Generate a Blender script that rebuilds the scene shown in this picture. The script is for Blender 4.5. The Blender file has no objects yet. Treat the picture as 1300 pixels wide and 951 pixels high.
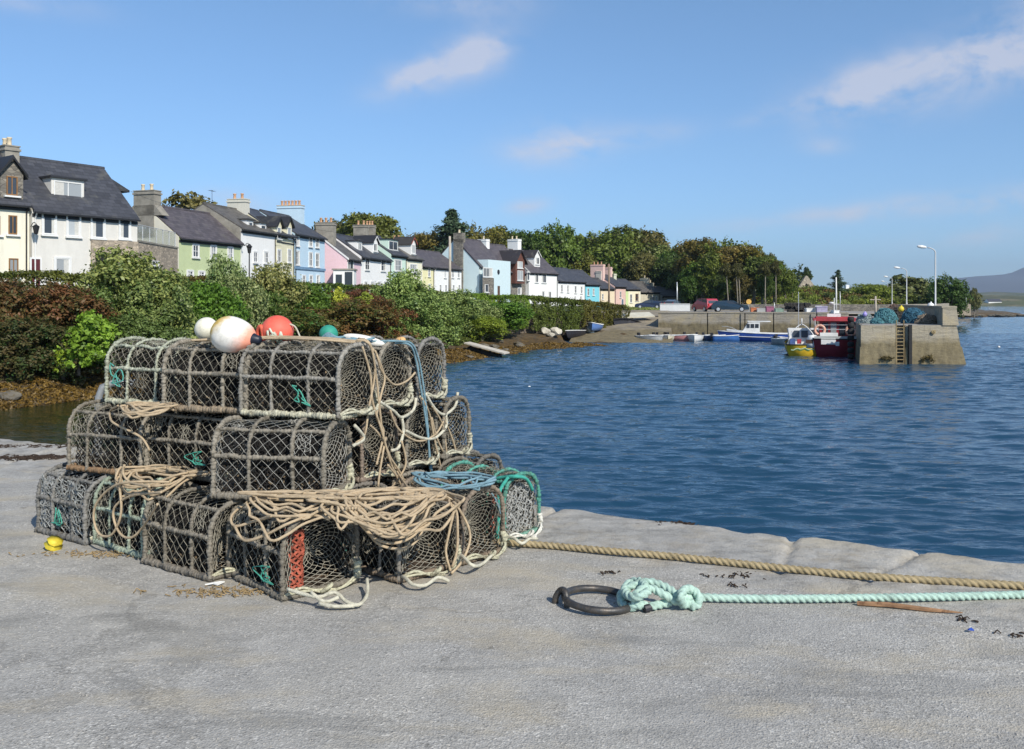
import bpy, math, random
import numpy as np
from mathutils import Vector, Matrix
random.seed(7)
RNG = np.random.default_rng(11)
scene = bpy.context.scene
COL = scene.collection
F, CX, HY, CH = 1150.0, 650.0, 383.0, 1.6      # focal px, centre, horizon, eye height

def P(px, py, Y):            # a point at real distance Y seen in this direction
    return Vector(((px-CX)/F*Y, Y, CH+(HY-py)/F*Y))
def G(px, py, z=0.0):        # a point on the level plane z
    return P(px, py, (CH-z)*F/(py-HY))

# ------------------------------------------------------------------ materials
MATS = {}
def _mat(name):
    m = bpy.data.materials.new(name); m.use_nodes = True
    nt = m.node_tree
    return m, nt, nt.nodes['Principled BSDF']
def N(nt, t, **kw):
    n = nt.nodes.new(t)
    for k, v in kw.items(): setattr(n, k, v)
    return n
def setin(n, **kw):
    for k, v in kw.items(): n.inputs[k.replace('_', ' ')].default_value = v
def c4(c): return (c[0], c[1], c[2], 1.0)
def mixc(nt, fac, a, b, mode='MIX'):
    n = N(nt, 'ShaderNodeMix', data_type='RGBA', blend_type=mode)
    for i, v in ((0, fac), (6, a), (7, b)):
        if hasattr(v, 'is_output') or isinstance(v, bpy.types.NodeSocket): nt.links.new(v, n.inputs[i])
        else: n.inputs[i].default_value = v if i == 0 else (c4(v) if len(v) == 3 else v)
    return n.outputs[2]
def noise(nt, vec, scale, detail=4, rough=.55, dist=0.0):
    n = N(nt, 'ShaderNodeTexNoise'); setin(n, Scale=scale, Detail=detail, Roughness=rough, Distortion=dist)
    if vec is not None: nt.links.new(vec, n.inputs['Vector'])
    return n.outputs['Fac']
def ramp(nt, fac, stops):
    r = N(nt, 'ShaderNodeValToRGB'); cr = r.color_ramp
    while len(cr.elements) < len(stops): cr.elements.new(.5)
    for e, (p, c) in zip(cr.elements, stops):
        e.position = p; e.color = c4(c) if not isinstance(c, (int, float)) else (c, c, c, 1)
    nt.links.new(fac, r.inputs[0]); return r.outputs[0]
def math_(nt, op, a, b=None, clamp=False):
    n = N(nt, 'ShaderNodeMath', operation=op); n.use_clamp = clamp
    for i, v in ((0, a), (1, b)):
        if v is None: continue
        if isinstance(v, bpy.types.NodeSocket): nt.links.new(v, n.inputs[i])
        else: n.inputs[i].default_value = v
    return n.outputs[0]
def bump(nt, bsdf, h, strength=.5, dist=.02, prev=None):
    b = N(nt, 'ShaderNodeBump'); setin(b, Strength=strength, Distance=dist)
    nt.links.new(h, b.inputs['Height'])
    if prev is not None: nt.links.new(prev, b.inputs['Normal'])
    nt.links.new(b.outputs[0], bsdf.inputs['Normal']); return b.outputs[0]
def geo_pos(nt): return N(nt, 'ShaderNodeNewGeometry').outputs['Position']
def sep(nt, v):
    s = N(nt, 'ShaderNodeSeparateXYZ'); nt.links.new(v, s.inputs[0]); return s.outputs
def mapping(nt, v, scale=(1,1,1), rot=(0,0,0), loc=(0,0,0)):
    m = N(nt, 'ShaderNodeMapping'); m.inputs['Scale'].default_value = scale
    m.inputs['Rotation'].default_value = rot; m.inputs['Location'].default_value = loc
    nt.links.new(v, m.inputs[0]); return m.outputs[0]

def plain(name, col, rough=.7, var=.2, scale=3., bs=0, bstr=.4, bd=.01, metal=0., spec=.4, col2=None, cov=.5):
    if name in MATS: return MATS[name]
    m, nt, b = _mat(name); p = geo_pos(nt)
    f = noise(nt, p, scale, 5, .6)
    lo = tuple(c*(1-var) for c in col); hi = tuple(min(1, c*(1+var)) for c in col)
    base = ramp(nt, f, [(.3, lo), (.7, hi)])
    if col2:
        f2 = noise(nt, p, scale*2.3, 5, .65)
        base = mixc(nt, ramp(nt, f2, [(cov, 0.), (cov+.12, 1.)]), base, col2)
    nt.links.new(base, b.inputs['Base Color'])
    setin(b, Roughness=rough, Metallic=metal); b.inputs['Specular IOR Level'].default_value = spec
    if bs: bump(nt, b, noise(nt, p, bs, 4, .6), bstr, bd)
    MATS[name] = m; return m

def wall_mat(name, col, dirt=(.32,.30,.26), amt=.35):
    if name in MATS: return MATS[name]
    m, nt, b = _mat(name); p = geo_pos(nt)
    st = noise(nt, mapping(nt, p, (1.6, 1.6, .22)), 1.4, 5, .65)
    base = mixc(nt, math_(nt, 'MULTIPLY', ramp(nt, st, [(.45, 0.), (.8, 1.)]), amt), col, tuple(a*.6+c*.3 for a, c in zip(dirt, col)))
    fine = noise(nt, p, 2.5, 4)
    base = mixc(nt, 1.0, base, ramp(nt, fine, [(.2, .93), (.8, 1.02)]), 'MULTIPLY')
    nt.links.new(base, b.inputs['Base Color']); setin(b, Roughness=.85)
    b.inputs['Specular IOR Level'].default_value = .2
    bump(nt, b, noise(nt, p, 9, 4), .25, .03)
    MATS[name] = m; return m

def slate_mat(name, col):
    m, nt, b = _mat(name); p = geo_pos(nt)
    tc = N(nt, 'ShaderNodeUVMap').outputs[0]
    br = N(nt, 'ShaderNodeTexBrick'); nt.links.new(tc, br.inputs['Vector'])
    setin(br, Scale=1.0, Mortar_Size=.012, Brick_Width=.5, Row_Height=.28, Bias=0.)
    br.inputs['Color1'].default_value = c4(tuple(c*.75 for c in col)); br.inputs['Color2'].default_value = c4(tuple(c*1.25 for c in col))
    br.inputs['Mortar'].default_value = c4(tuple(c*.4 for c in col))
    n1 = noise(nt, p, .9, 5, .65)
    base = mixc(nt, math_(nt, 'MULTIPLY', ramp(nt, n1, [(.55, 0.), (.8, 1.)]), .55), br.outputs[0], (.20, .19, .15))
    nt.links.new(base, b.inputs['Base Color']); setin(b, Roughness=.55)
    bump(nt, b, br.outputs['Fac'], -.5, .02)
    MATS[name] = m; return m

def stone_mat(name, c1, c2, mortar, scale=3.2):
    m, nt, b = _mat(name); p = geo_pos(nt)
    pm = mapping(nt, p, (1, 1, 2.1))
    v = N(nt, 'ShaderNodeTexVoronoi'); setin(v, Scale=scale); nt.links.new(pm, v.inputs['Vector'])
    e = N(nt, 'ShaderNodeTexVoronoi', feature='DISTANCE_TO_EDGE'); setin(e, Scale=scale); nt.links.new(pm, e.inputs['Vector'])
    s = sep(nt, v.outputs['Color'])
    base = ramp(nt, s[0], [(0., c1), (1., c2)])
    base = mixc(nt, ramp(nt, e.outputs['Distance'], [(.02, 1.), (.07, 0.)]), base, mortar)
    base = mixc(nt, .5, base, ramp(nt, noise(nt, p, 1.2, 6, .7), [(.3, .55), (.75, 1.25)]), 'MULTIPLY')
    nt.links.new(base, b.inputs['Base Color']); setin(b, Roughness=.9)
    bump(nt, b, e.outputs['Distance'], .5, .05)
    MATS[name] = m; return m

def concrete_mat(name, col, z_mark=None):
    # harbour wall: board marks, tide staining with height
    m, nt, b = _mat(name); p = geo_pos(nt); x, y, z = sep(nt, p)
    n1 = noise(nt, mapping(nt, p, (.35, .35, 2.6)), 1.5, 9, .75)
    base = ramp(nt, n1, [(.30, tuple(c*.38 for c in col)), (.47, col), (.75, tuple(min(1, c*1.35) for c in col))])
    base = mixc(nt, ramp(nt, noise(nt, p, .9, 6, .7), [(.48, 0.), (.62, .6)]), base, (.40, .33, .20))
    base = mixc(nt, ramp(nt, noise(nt, mapping(nt, p, (2.5, 2.5, .25)), 1.6, 6, .7), [(.56, 0.), (.70, .65)]), base, (.10, .09, .07))
    if z_mark is not None:
        zz = math_(nt, 'ADD', z, math_(nt, 'MULTIPLY', noise(nt, p, .8, 5), .9))
        t = ramp(nt, math_(nt, 'MULTIPLY', math_(nt, 'SUBTRACT', z_mark+.45, zz), .9, True), [(.1, 0.), (.45, 1.)])
        weed = ramp(nt, noise(nt, mapping(nt, p, (1, 1, .5)), 2.2, 6, .7), [(.3, (.07,.055,.025)), (.55, (.18,.145,.075)), (.8, (.29,.24,.13))])
        base = mixc(nt, math_(nt, 'MULTIPLY', t, .85), base, weed)
    nt.links.new(base, b.inputs['Base Color']); setin(b, Roughness=.9)
    h = noise(nt, mapping(nt, p, (1, 1, 2.5)), 3., 8, .7)
    bump(nt, b, h, .7, .08)
    MATS[name] = m; return m

def leaf_mat(name, base_col, tip_col, transl=.25, gloss=.5, nscale=.6):
    m, nt, b = _mat(name)
    oi = N(nt, 'ShaderNodeObjectInfo'); at = N(nt, 'ShaderNodeAttribute', attribute_name='var')
    p = geo_pos(nt)
    f = math_(nt, 'ADD', math_(nt, 'MULTIPLY', at.outputs['Fac'], .55), math_(nt, 'MULTIPLY', noise(nt, p, nscale, 4, .6), .45))
    col = ramp(nt, f, [(.25, base_col), (.68, tip_col)])
    col = mixc(nt, 1.0, col, oi.outputs['Color'], 'MULTIPLY')
    nt.links.new(col, b.inputs['Base Color']); setin(b, Roughness=gloss)
    b.inputs['Specular IOR Level'].default_value = .35
    tr = N(nt, 'ShaderNodeBsdfTranslucent'); nt.links.new(col, tr.inputs[0])
    mx = N(nt, 'ShaderNodeMixShader'); mx.inputs[0].default_value = transl
    nt.links.new(b.outputs[0], mx.inputs[1]); nt.links.new(tr.outputs[0], mx.inputs[2])
    nt.links.new(mx.outputs[0], nt.nodes['Material Output'].inputs[0])
    MATS[name] = m; return m

def objcol_mat(name, rough=.8, nsc=30., lo=.45, hi=1.3, bs=60, bstr=.5, bd=.004, spec=.3, dirt=None):
    m, nt, b = _mat(name); p = geo_pos(nt)
    oi = N(nt, 'ShaderNodeObjectInfo')
    f = noise(nt, p, nsc, 5, .7)
    col = mixc(nt, 1.0, oi.outputs['Color'], ramp(nt, f, [(.3, lo), (.7, hi)]), 'MULTIPLY')
    if dirt:
        f2 = noise(nt, p, nsc*.2, 5, .7)
        col = mixc(nt, ramp(nt, f2, [(.52, 0.), (.68, .8)]), col, dirt)
    nt.links.new(col, b.inputs['Base Color']); setin(b, Roughness=rough)
    b.inputs['Specular IOR Level'].default_value = spec
    if bs: bump(nt, b, noise(nt, p, bs, 3), bstr, bd)
    MATS[name] = m; return m

# ------------------------------------------------------------------ mesh building
class MB:
    def __init__(s): s.v = []; s.f = []; s.m = []; s.uv = None; s.cur = 0
    def add(s, vs, fs):
        o = len(s.v); s.v.extend([tuple(v) for v in vs]); s.f.extend([tuple(i+o for i in f) for f in fs]); s.m.extend([s.cur]*len(fs)); return s
    def frame_box(s, o, ax, ay, az):       # corner o and three edge vectors
        o, ax, ay, az = map(Vector, (o, ax, ay, az))
        vs = [o, o+ax, o+ax+ay, o+ay, o+az, o+ax+az, o+ax+ay+az, o+ay+az]
        fs = [(0,3,2,1),(4,5,6,7),(0,1,5,4),(1,2,6,5),(2,3,7,6),(3,0,4,7)]
        if ax.cross(ay).dot(az) < 0: fs = [f[::-1] for f in fs]
        return s.add(vs, fs)
    def box(s, c, size, rz=0.0):
        ca, sa = math.cos(rz), math.sin(rz); sx, sy, sz = size
        ax = Vector((ca*sx, sa*sx, 0)); ay = Vector((-sa*sy, ca*sy, 0)); az = Vector((0,0,sz))
        return s.frame_box(Vector(c)-ax/2-ay/2-az/2, ax, ay, az)
    def tube(s, pts, r, n=6, caps=True, rf=None, twist=0., lobes=0, lob=.2):
        pts = [Vector(p) for p in pts]; k = len(pts)
        if k < 2: return s
        rings = []; up = None; acc = 0.
        for i, p in enumerate(pts):
            t = (pts[min(i+1, k-1)]-pts[max(i-1, 0)])
            if t.length < 1e-9: t = Vector((0,0,1))
            t.normalize()
            if up is None:
                up = Vector((0,0,1)) if abs(t.z) < .9 else Vector((1,0,0))
            a = up - t*up.dot(t)
            if a.length < 1e-6: a = t.orthogonal()
            a.normalize(); bvec = t.cross(a); up = a
            if i: acc += (pts[i]-pts[i-1]).length
            rr = r[i] if isinstance(r, (list, tuple)) else r
            if rf: rr *= rf(acc)
            ring = []
            for j in range(n):
                ph = 2*math.pi*j/n
                q = rr
                if lobes: q = rr*(1-lob+lob*abs(math.cos(lobes*.5*(ph - twist*acc)))*1.0) 
                ring.append(p + a*(math.cos(ph)*q) + bvec*(math.sin(ph)*q))
            rings.append(ring)
        vs = [q for R in rings for q in R]; fs = []
        for i in range(k-1):
            for j in range(n):
                fs.append((i*n+j, i*n+(j+1) % n, (i+1)*n+(j+1) % n, (i+1)*n+j))
        if caps: fs.append(tuple(range(n))[::-1]); fs.append(tuple((k-1)*n+j for j in range(n)))
        return s.add(vs, fs)
    def lathe(s, prof, o=(0,0,0), axis=(0,0,1), n=16):
        ax = Vector(axis).normalized(); a = ax.orthogonal().normalized(); b = ax.cross(a); o = Vector(o)
        vs = []; 
        for (r, h) in prof:
            for j in range(n):
                ph = 2*math.pi*j/n
                vs.append(o+ax*h+(a*math.cos(ph)+b*math.sin(ph))*max(r, 1e-4))
        fs = []
        for i in range(len(prof)-1):
            for j in range(n):
                fs.append((i*n+j, i*n+(j+1) % n, (i+1)*n+(j+1) % n, (i+1)*n+j))
        fs.append(tuple(range(n))[::-1]); fs.append(tuple((len(prof)-1)*n+j for j in range(n)))
        return s.add(vs, fs)
    def prism(s, poly, ext):               # planar polygon (3d) extruded by vector
        poly = [Vector(p) for p in poly]; ext = Vector(ext); k = len(poly)
        nn = Vector((0,0,0))
        for i in range(k): nn += poly[i].cross(poly[(i+1) % k])
        vs = poly + [p+ext for p in poly]
        fs = [tuple(range(k))[::-1], tuple(range(k, 2*k))] + [(i, (i+1) % k, (i+1) % k+k, i+k) for i in range(k)]
        if nn.dot(ext) < 0: fs = [f[::-1] for f in fs]
        return s.add(vs, fs)
    def quad(s, a, b, c, d): return s.add([a, b, c, d], [(0,1,2,3)])
    def build(s, name, mats, parent=None, smooth=False, loc=None, mesh_only=False):
        me = bpy.data.meshes.new(name); me.from_pydata([tuple(v) for v in s.v], [], s.f)
        if mats is None: mats = []
        if not isinstance(mats, (list, tuple)): mats = [mats]
        for m in mats: me.materials.append(m)
        if len(mats) > 1: me.polygons.foreach_set('material_index', s.m)
        if smooth: me.polygons.foreach_set('use_smooth', [True]*len(me.polygons))
        me.update()
        if mesh_only: return me
        return link(name, me, parent, loc)
def link(name, me, parent=None, loc=None):
    o = bpy.data.objects.new(name, me); COL.objects.link(o)
    if parent: o.parent = parent
    if loc is not None:
        o.location = loc
    return o
def local(o, root):   # child built in world coordinates under a root that sits at its base (no rotation)
    o.location = Vector(o.location) - Vector(root.location); return o
def empty(name, loc=(0,0,0), rz=0.):
    o = bpy.data.objects.new(name, None); COL.objects.link(o); o.location = loc; o.rotation_euler = (0,0,rz)
    o.empty_display_size = .2; return o
def tag(o, label, cat, group=None, kind=None):
    if label: o['label'] = label
    if cat: o['category'] = cat
    if group: o['group'] = group
    if kind: o['kind'] = kind
    return o
def struct(o): o['kind'] = 'structure'; return o
def children(o): return [c for c in bpy.data.objects if c.parent == o]
def copy_tree(o, parent=None):
    c = o.copy(); COL.objects.link(c)
    if parent: c.parent = parent
    for ch in list(o.children): copy_tree(ch, c)
    return c

def fast_mesh(name, V, faces4, mats, var=None, smooth=False):
    me = bpy.data.meshes.new(name); n = len(V); m, k = faces4.shape
    me.vertices.add(n); me.vertices.foreach_set('co', np.asarray(V, dtype=np.float32).ravel())
    me.loops.add(m*k); me.loops.foreach_set('vertex_index', faces4.astype(np.int32).ravel())
    me.polygons.add(m); me.polygons.foreach_set('loop_start', np.arange(0, m*k, k, dtype=np.int32))
    try: me.polygons.foreach_set('loop_total', np.full(m, k, dtype=np.int32))
    except Exception: pass
    me.update(calc_edges=True)
    if var is not None:
        a = me.attributes.new('var', 'FLOAT', 'FACE'); a.data.foreach_set('value', np.asarray(var, dtype=np.float32))
    if smooth: me.polygons.foreach_set('use_smooth', np.ones(m, dtype=bool))
    for x in (mats if isinstance(mats, (list, tuple)) else [mats]): me.materials.append(x)
    me.validate(); return me

def spline(pts, step=.03, closed=False):
    pts = [Vector(p) for p in pts]; k = len(pts); out = []
    for i in range(k-1 if not closed else k):
        g = lambda j: pts[j % k] if closed else pts[max(0, min(k-1, j))]
        p0, p1, p2, p3 = g(i-1), g(i), g(i+1), g(i+2)
        n = max(1, int((p2-p1).length/step))
        for q in range(n):
            t = q/n; t2 = t*t; t3 = t2*t
            out.append(.5*((2*p1)+(-p0+p2)*t+(2*p0-5*p1+4*p2-p3)*t2+(-p0+3*p1-3*p2+p3)*t3))
    out.append(pts[0] if closed else pts[-1]); return out

# leaf cards: small folded rhombi
def leaf_arrays(pts, nrm, size, rng, aspect=.55, jitter=.9):
    n = len(pts)
    d = nrm + rng.normal(0, jitter, (n, 3)); d /= np.linalg.norm(d, axis=1)[:, None]+1e-9
    t = rng.normal(0, 1, (n, 3)); t -= d*(t*d).sum(1)[:, None]; t /= np.linalg.norm(t, axis=1)[:, None]+1e-9
    b = np.cross(d, t); s = (size*rng.uniform(.6, 1.35, n))[:, None]
    V = np.empty((n, 4, 3)); fold = d*s*.18
    V[:, 0] = pts-t*s; V[:, 1] = pts+b*s*aspect+fold; V[:, 2] = pts+t*s; V[:, 3] = pts-b*s*aspect+fold
    return V.reshape(-1, 3), np.arange(4*n).reshape(n, 4)
def lobe_points(lobes, n, rng, shell=.45, under=.35):
    L = np.array(lobes, dtype=float); w = (L[:, 3]*L[:, 4]+L[:, 4]*L[:, 5]+L[:, 3]*L[:, 5]); w /= w.sum()
    idx = rng.choice(len(L), n, p=w)
    d = rng.normal(0, 1, (n, 3)); d /= np.linalg.norm(d, axis=1)[:, None]
    low = (d[:, 2] < -.2) & (rng.random(n) > under); d[low, 2] *= -1
    r = 1-shell*rng.random(n)**1.6
    # ragged outline: direction dependent bumps
    r *= 1+.16*np.sin(d[:, 0]*7+idx*1.7)*np.sin(d[:, 1]*6+idx)+.10*np.sin(d[:, 2]*9+idx*2.3)
    pts = L[idx, :3]+d*L[idx, 3:6]*r[:, None]
    return pts, d, idx, r
def foliage_mesh(name, lobes, n, size, material, seed=0, clump=.25, shell=.45, under=.35, aspect=.55):
    rng = np.random.default_rng(seed)
    # twig clusters: leaves gather round clump centres so gaps stay between them
    nc = max(8, n//14)
    cp, cd, ci, cr = lobe_points(lobes, nc, rng, shell, under)
    k = rng.integers(0, nc, n)
    off = rng.normal(0, clump*.5, (n, 3))
    pts = cp[k]+off; nr = cd[k]+off/(clump+1e-6)*.6; nr[:, 2] += .35
    V, Fc = leaf_arrays(pts, nr, size, rng, aspect)
    cv = rng.random(nc)
    var = np.clip(.6*cv[k]+.4*rng.random(n), 0, 1)
    return fast_mesh(name, V, Fc, material, var)
# ------------------------------------------------------------------ camera, sun, sky
cam = bpy.data.cameras.new('camera'); camo = bpy.data.objects.new('camera', cam); COL.objects.link(camo)
camo.location = (0, 0, CH); camo.rotation_euler = (math.radians(90), 0, 0)
cam.sensor_width = 36; cam.sensor_fit = 'HORIZONTAL'; cam.lens = F/1300*36; cam.shift_y = -(475.5-HY)/1300
cam.clip_start = .05; cam.clip_end = 30000
scene.camera = camo
SUN_EL = math.radians(37); SD = Vector((.54, -.84, 0)).normalized()
sun_dir = Vector((SD.x*math.cos(SUN_EL), SD.y*math.cos(SUN_EL), math.sin(SUN_EL)))
sl = bpy.data.lights.new('sun', 'SUN'); sl.energy = 5.0; sl.angle = math.radians(.5); sl.color = (1., .94, .84)
so = bpy.data.objects.new('sun', sl); COL.objects.link(so)
so.rotation_euler = (-sun_dir).to_track_quat('-Z', 'Y').to_euler(); so.location = (0, 0, 50)
w = bpy.data.worlds.new('World'); scene.world = w; w.use_nodes = True
nt = w.node_tree; bg = nt.nodes['Background']; bg.inputs[1].default_value = .132
sky = N(nt, 'ShaderNodeTexSky', sky_type='NISHITA'); sky.sun_disc = False
sky.sun_elevation = SUN_EL; sky.sun_rotation = math.atan2(SD.x, SD.y)
sky.air_density = 1.0; sky.dust_density = .25; sky.ozone_density = 2.6; sky.altitude = 0
d = N(nt, 'ShaderNodeTexCoord').outputs['Generated']
nz = noise(nt, mapping(nt, d, (1, 1, 1.7)), 13., 7, .60, .25)
total = None
def dirv(px, py): return Vector((px-CX, F, HY-py)).normalized()
for (px, py, rx, ry, tilt, st) in [(520,98,42,15,22,.9),(570,82,60,20,20,1.),(612,62,34,24,20,.9),(705,183,50,22,5,1.15),(770,178,85,13,6,.8),
        (1085,120,46,18,28,1.),(1150,100,90,28,8,1.1),(1255,85,95,28,10,.95),(1300,35,60,30,20,1.),(1010,135,50,9,12,.7),(585,4,70,14,0,.7),(667,262,26,9,8,.8),
        (1030,275,100,10,5,.9),(1190,258,85,11,4,.95),(1300,252,70,12,6,.95),(275,258,55,16,0,.9),(1270,295,80,11,6,.85),(1050,185,22,9,0,.5),(30,3,60,12,0,.5)]:
    c = dirv(px, py); right = c.cross(Vector((0,0,1))).normalized(); upv = right.cross(c)
    a = math.radians(tilt); e1 = right*math.cos(a)+upv*math.sin(a); e2 = -right*math.sin(a)+upv*math.cos(a)
    def dotn(v, k):
        n_ = N(nt, 'ShaderNodeVectorMath', operation='DOT_PRODUCT'); nt.links.new(d, n_.inputs[0]); n_.inputs[1].default_value = v*k
        return n_.outputs['Value']
    x1 = math_(nt, 'SUBTRACT', dotn(e1, F/rx), c.dot(e1)*F/rx); x2 = math_(nt, 'SUBTRACT', dotn(e2, F/ry), c.dot(e2)*F/ry)
    rr = math_(nt, 'ADD', math_(nt, 'MULTIPLY', x1, x1), math_(nt, 'MULTIPLY', x2, x2))
    front = math_(nt, 'GREATER_THAN', dotn(c, 1.), .5)
    g = math_(nt, 'MULTIPLY', math_(nt, 'MULTIPLY', math_(nt, 'POWER', 2.718, math_(nt, 'MULTIPLY', rr, -.85)), st), front)
    total = g if total is None else math_(nt, 'ADD', total, g)
cl = math_(nt, 'MULTIPLY', total, math_(nt, 'MULTIPLY', math_(nt, 'SUBTRACT', nz, .34), 3.4), True)
cl = math_(nt, 'MULTIPLY', cl, .62, True)
dz_ = sep(nt, d)[2]
tint = ramp(nt, dz_, [(0., (.60, .83, 1.20)), (.05, (.62, .83, 1.15)), (.16, (.74, .91, 1.10)), (.38, (.90, 1.05, 1.13)), (.7, (1., 1., 1.))])
skc = mixc(nt, 1.0, sky.outputs[0], tint, 'MULTIPLY')
skyc = mixc(nt, cl, skc, (5.6, 5.5, 6.0))
nt.links.new(skyc, bg.inputs[0])
vs_ = scene.view_settings; vs_.view_transform = 'Standard'; vs_.look = 'None'; vs_.exposure = 0.0; vs_.gamma = 1
scene.render.engine = 'CYCLES'
scene.cycles.transparent_max_bounces = 8; scene.cycles.max_bounces = 6
# ------------------------------------------------------------------ sea
WZ = -2.6
m, nt, b = _mat('sea_water'); p = geo_pos(nt)
warp = N(nt, 'ShaderNodeTexNoise'); setin(warp, Scale=.12, Detail=2); nt.links.new(p, warp.inputs['Vector'])
pw = N(nt, 'ShaderNodeVectorMath', operation='MULTIPLY_ADD'); nt.links.new(warp.outputs['Color'], pw.inputs[0]); pw.inputs[1].default_value = (2.5, 2.5, 0); nt.links.new(p, pw.inputs[2])
wv = pw.outputs[0]
def ridge(vec, sc):
    n_ = noise(nt, vec, sc, 3, .55); return math_(nt, 'SUBTRACT', 1., math_(nt, 'ABSOLUTE', math_(nt, 'MULTIPLY', math_(nt, 'SUBTRACT', n_, .5), 3.2)))
h1 = ridge(mapping(nt, wv, (.30, .80, 1), (0, 0, math.radians(-14))), 1.0)
h2 = ridge(mapping(nt, wv, (.9, 2.5, 1), (0, 0, math.radians(-20))), 1.0)
h3 = noise(nt, mapping(nt, wv, (3.2, 7.5, 1), (0, 0, math.radians(-8))), 1.0, 4, .6)
gust = ramp(nt, noise(nt, mapping(nt, p, (.02, .06, 1), (0, 0, -.25)), 1., 4, .6), [(.32, .45), (.62, 1.)])
hh = math_(nt, 'ADD', math_(nt, 'MULTIPLY', h2, .022), math_(nt, 'MULTIPLY', h3, .022))
hh = math_(nt, 'MULTIPLY', hh, gust)
bump(nt, b, hh, 1.0, 1.0)
x, y, z = sep(nt, p)
# olive reflection of the left bank painted into the water colour, deep blue beyond
bank_refl = ramp(nt, math_(nt, 'ADD', math_(nt, 'MULTIPLY', math_(nt, 'ADD', x, math_(nt, 'MULTIPLY', y, .30)), .08), .5), [(.10, 1.), (.55, 0.)])
col = mixc(nt, bank_refl, (.013, .052, .098), (.026, .032, .010))
nt.links.new(col, b.inputs['Base Color']); setin(b, Roughness=.04, IOR=1.333)
b.inputs['Specular IOR Level'].default_value = .5
WATER = m
# the harbour is a real wavy sheet, finer where one can see single ripples
yr = np.concatenate([np.arange(5.5, 26, .05), np.arange(26, 60, .085), np.arange(60, 120, .17), np.arange(120, 320, .6), np.arange(320, 700, 3.)])
ta = np.linspace(-.85, .85, 760); TA, YR = np.meshgrid(ta, yr); XW = TA*(YR+3); YW = YR+0*TA; HWv = np.zeros_like(XW)
rgw = np.random.default_rng(77)
for k in range(64):
    lam = .22*(12.)**(k/63.)*rgw.uniform(.85, 1.15); th = math.radians(-104)+rgw.normal(0, .34); kk = 2*math.pi/lam
    slope = .027*(1.2 if lam < 1.1 else .8); ph = rgw.uniform(0, 6.28)
    q_ = kk*(math.cos(th)*XW+math.sin(th)*YW)+ph+.6*np.sin(XW*.11+k)+.5*np.sin(YW*.09+k*1.7)
    HWv += slope/kk*(np.sin(q_)+.18*np.cos(2*q_))
def vn(X, Y, s, seed):
    r = np.random.default_rng(seed); T = r.random((64, 64)); x = X/s; y = Y/s; xi = np.floor(x).astype(int); yi = np.floor(y).astype(int); fx = x-xi; fy = y-yi; fx = fx*fx*(3-2*fx); fy = fy*fy*(3-2*fy)
    g_ = lambda a, c_: T[a % 64, c_ % 64]
    return (g_(xi,yi)*(1-fx)+g_(xi+1,yi)*fx)*(1-fy)+(g_(xi,yi+1)*(1-fx)+g_(xi+1,yi+1)*fx)*fy
gm = .55+.75*(.6*vn(XW, YW*1.0, 17., 1)+.4*vn(XW*1.0, YW*2.2, 6., 2)); gm = np.clip(gm*np.clip((XW+YR*.33+2)/12., .25, 1.), .2, 1.25)
HWv *= gm*np.clip(1.15-YR/900, .6, 1)
SVv = np.stack([XW.ravel(), YW.ravel(), (WZ+HWv).ravel()], 1); nC, nR = len(ta), len(yr)
ii, jj = np.meshgrid(np.arange(nC-1), np.arange(nR-1)); q = (jj*nC+ii).ravel()
sea = struct(link('sea', fast_mesh('sea', SVv, np.stack([q, q+1, q+nC+1, q+nC], 1), WATER, smooth=True)))
mb = MB(); mb.quad((-9000, -60, WZ-.16), (9000, -60, WZ-.16), (9000, 14000, WZ-.16), (-9000, 14000, WZ-.16))
struct(mb.build('sea_outer', WATER)).name = 'water'

# ------------------------------------------------------------------ land
COAST = np.array([(-400,-60),(-60,14),(-35,26),(-19.6,34.7),(-14.3,47),(-9.0,54.5),(-3.3,62.7),(-.6,72),(3.4,79),(7.4,85),(13.0,90),
                  (19.0,107),(37.5,101),(43.0,101),(60,127),(85,177),(113,236),(128,250),(141,255),(150,262),(146,272),(138,282),(160,330),(260,600),(-700,600),(-700,-60)], dtype=float)
def seg_dist(X, Y, poly):
    D = np.full(X.shape, 1e9); inside = np.zeros(X.shape, bool); n = len(poly)
    for i in range(n):
        ax, ay = poly[i]; bx, by = poly[(i+1) % n]; dx, dy = bx-ax, by-ay
        t = np.clip(((X-ax)*dx+(Y-ay)*dy)/(dx*dx+dy*dy), 0, 1)
        D = np.minimum(D, np.hypot(X-ax-t*dx, Y-ay-t*dy))
        if ay != by:
            c = ((ay > Y) != (by > Y)) & (X < (bx-ax)*(Y-ay)/(by-ay)+ax); inside ^= c
    return np.where(inside, D, -D)
def sm(a, b_, x): t = np.clip((x-a)/(b_-a), 0, 1); return t*t*(3-2*t)
def vnoise(X, Y, s, seed=0):
    r = np.random.default_rng(seed); T = r.random((64, 64)); x = X/s; y = Y/s
    xi = np.floor(x).astype(int); yi = np.floor(y).astype(int); fx = x-xi; fy = y-yi; fx = fx*fx*(3-2*fx); fy = fy*fy*(3-2*fy)
    g = lambda a, b_: T[a % 64, b_ % 64]
    return (g(xi,yi)*(1-fx)+g(xi+1,yi)*fx)*(1-fy)+(g(xi,yi+1)*(1-fx)+g(xi+1,yi+1)*fx)*fy-.5
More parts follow.
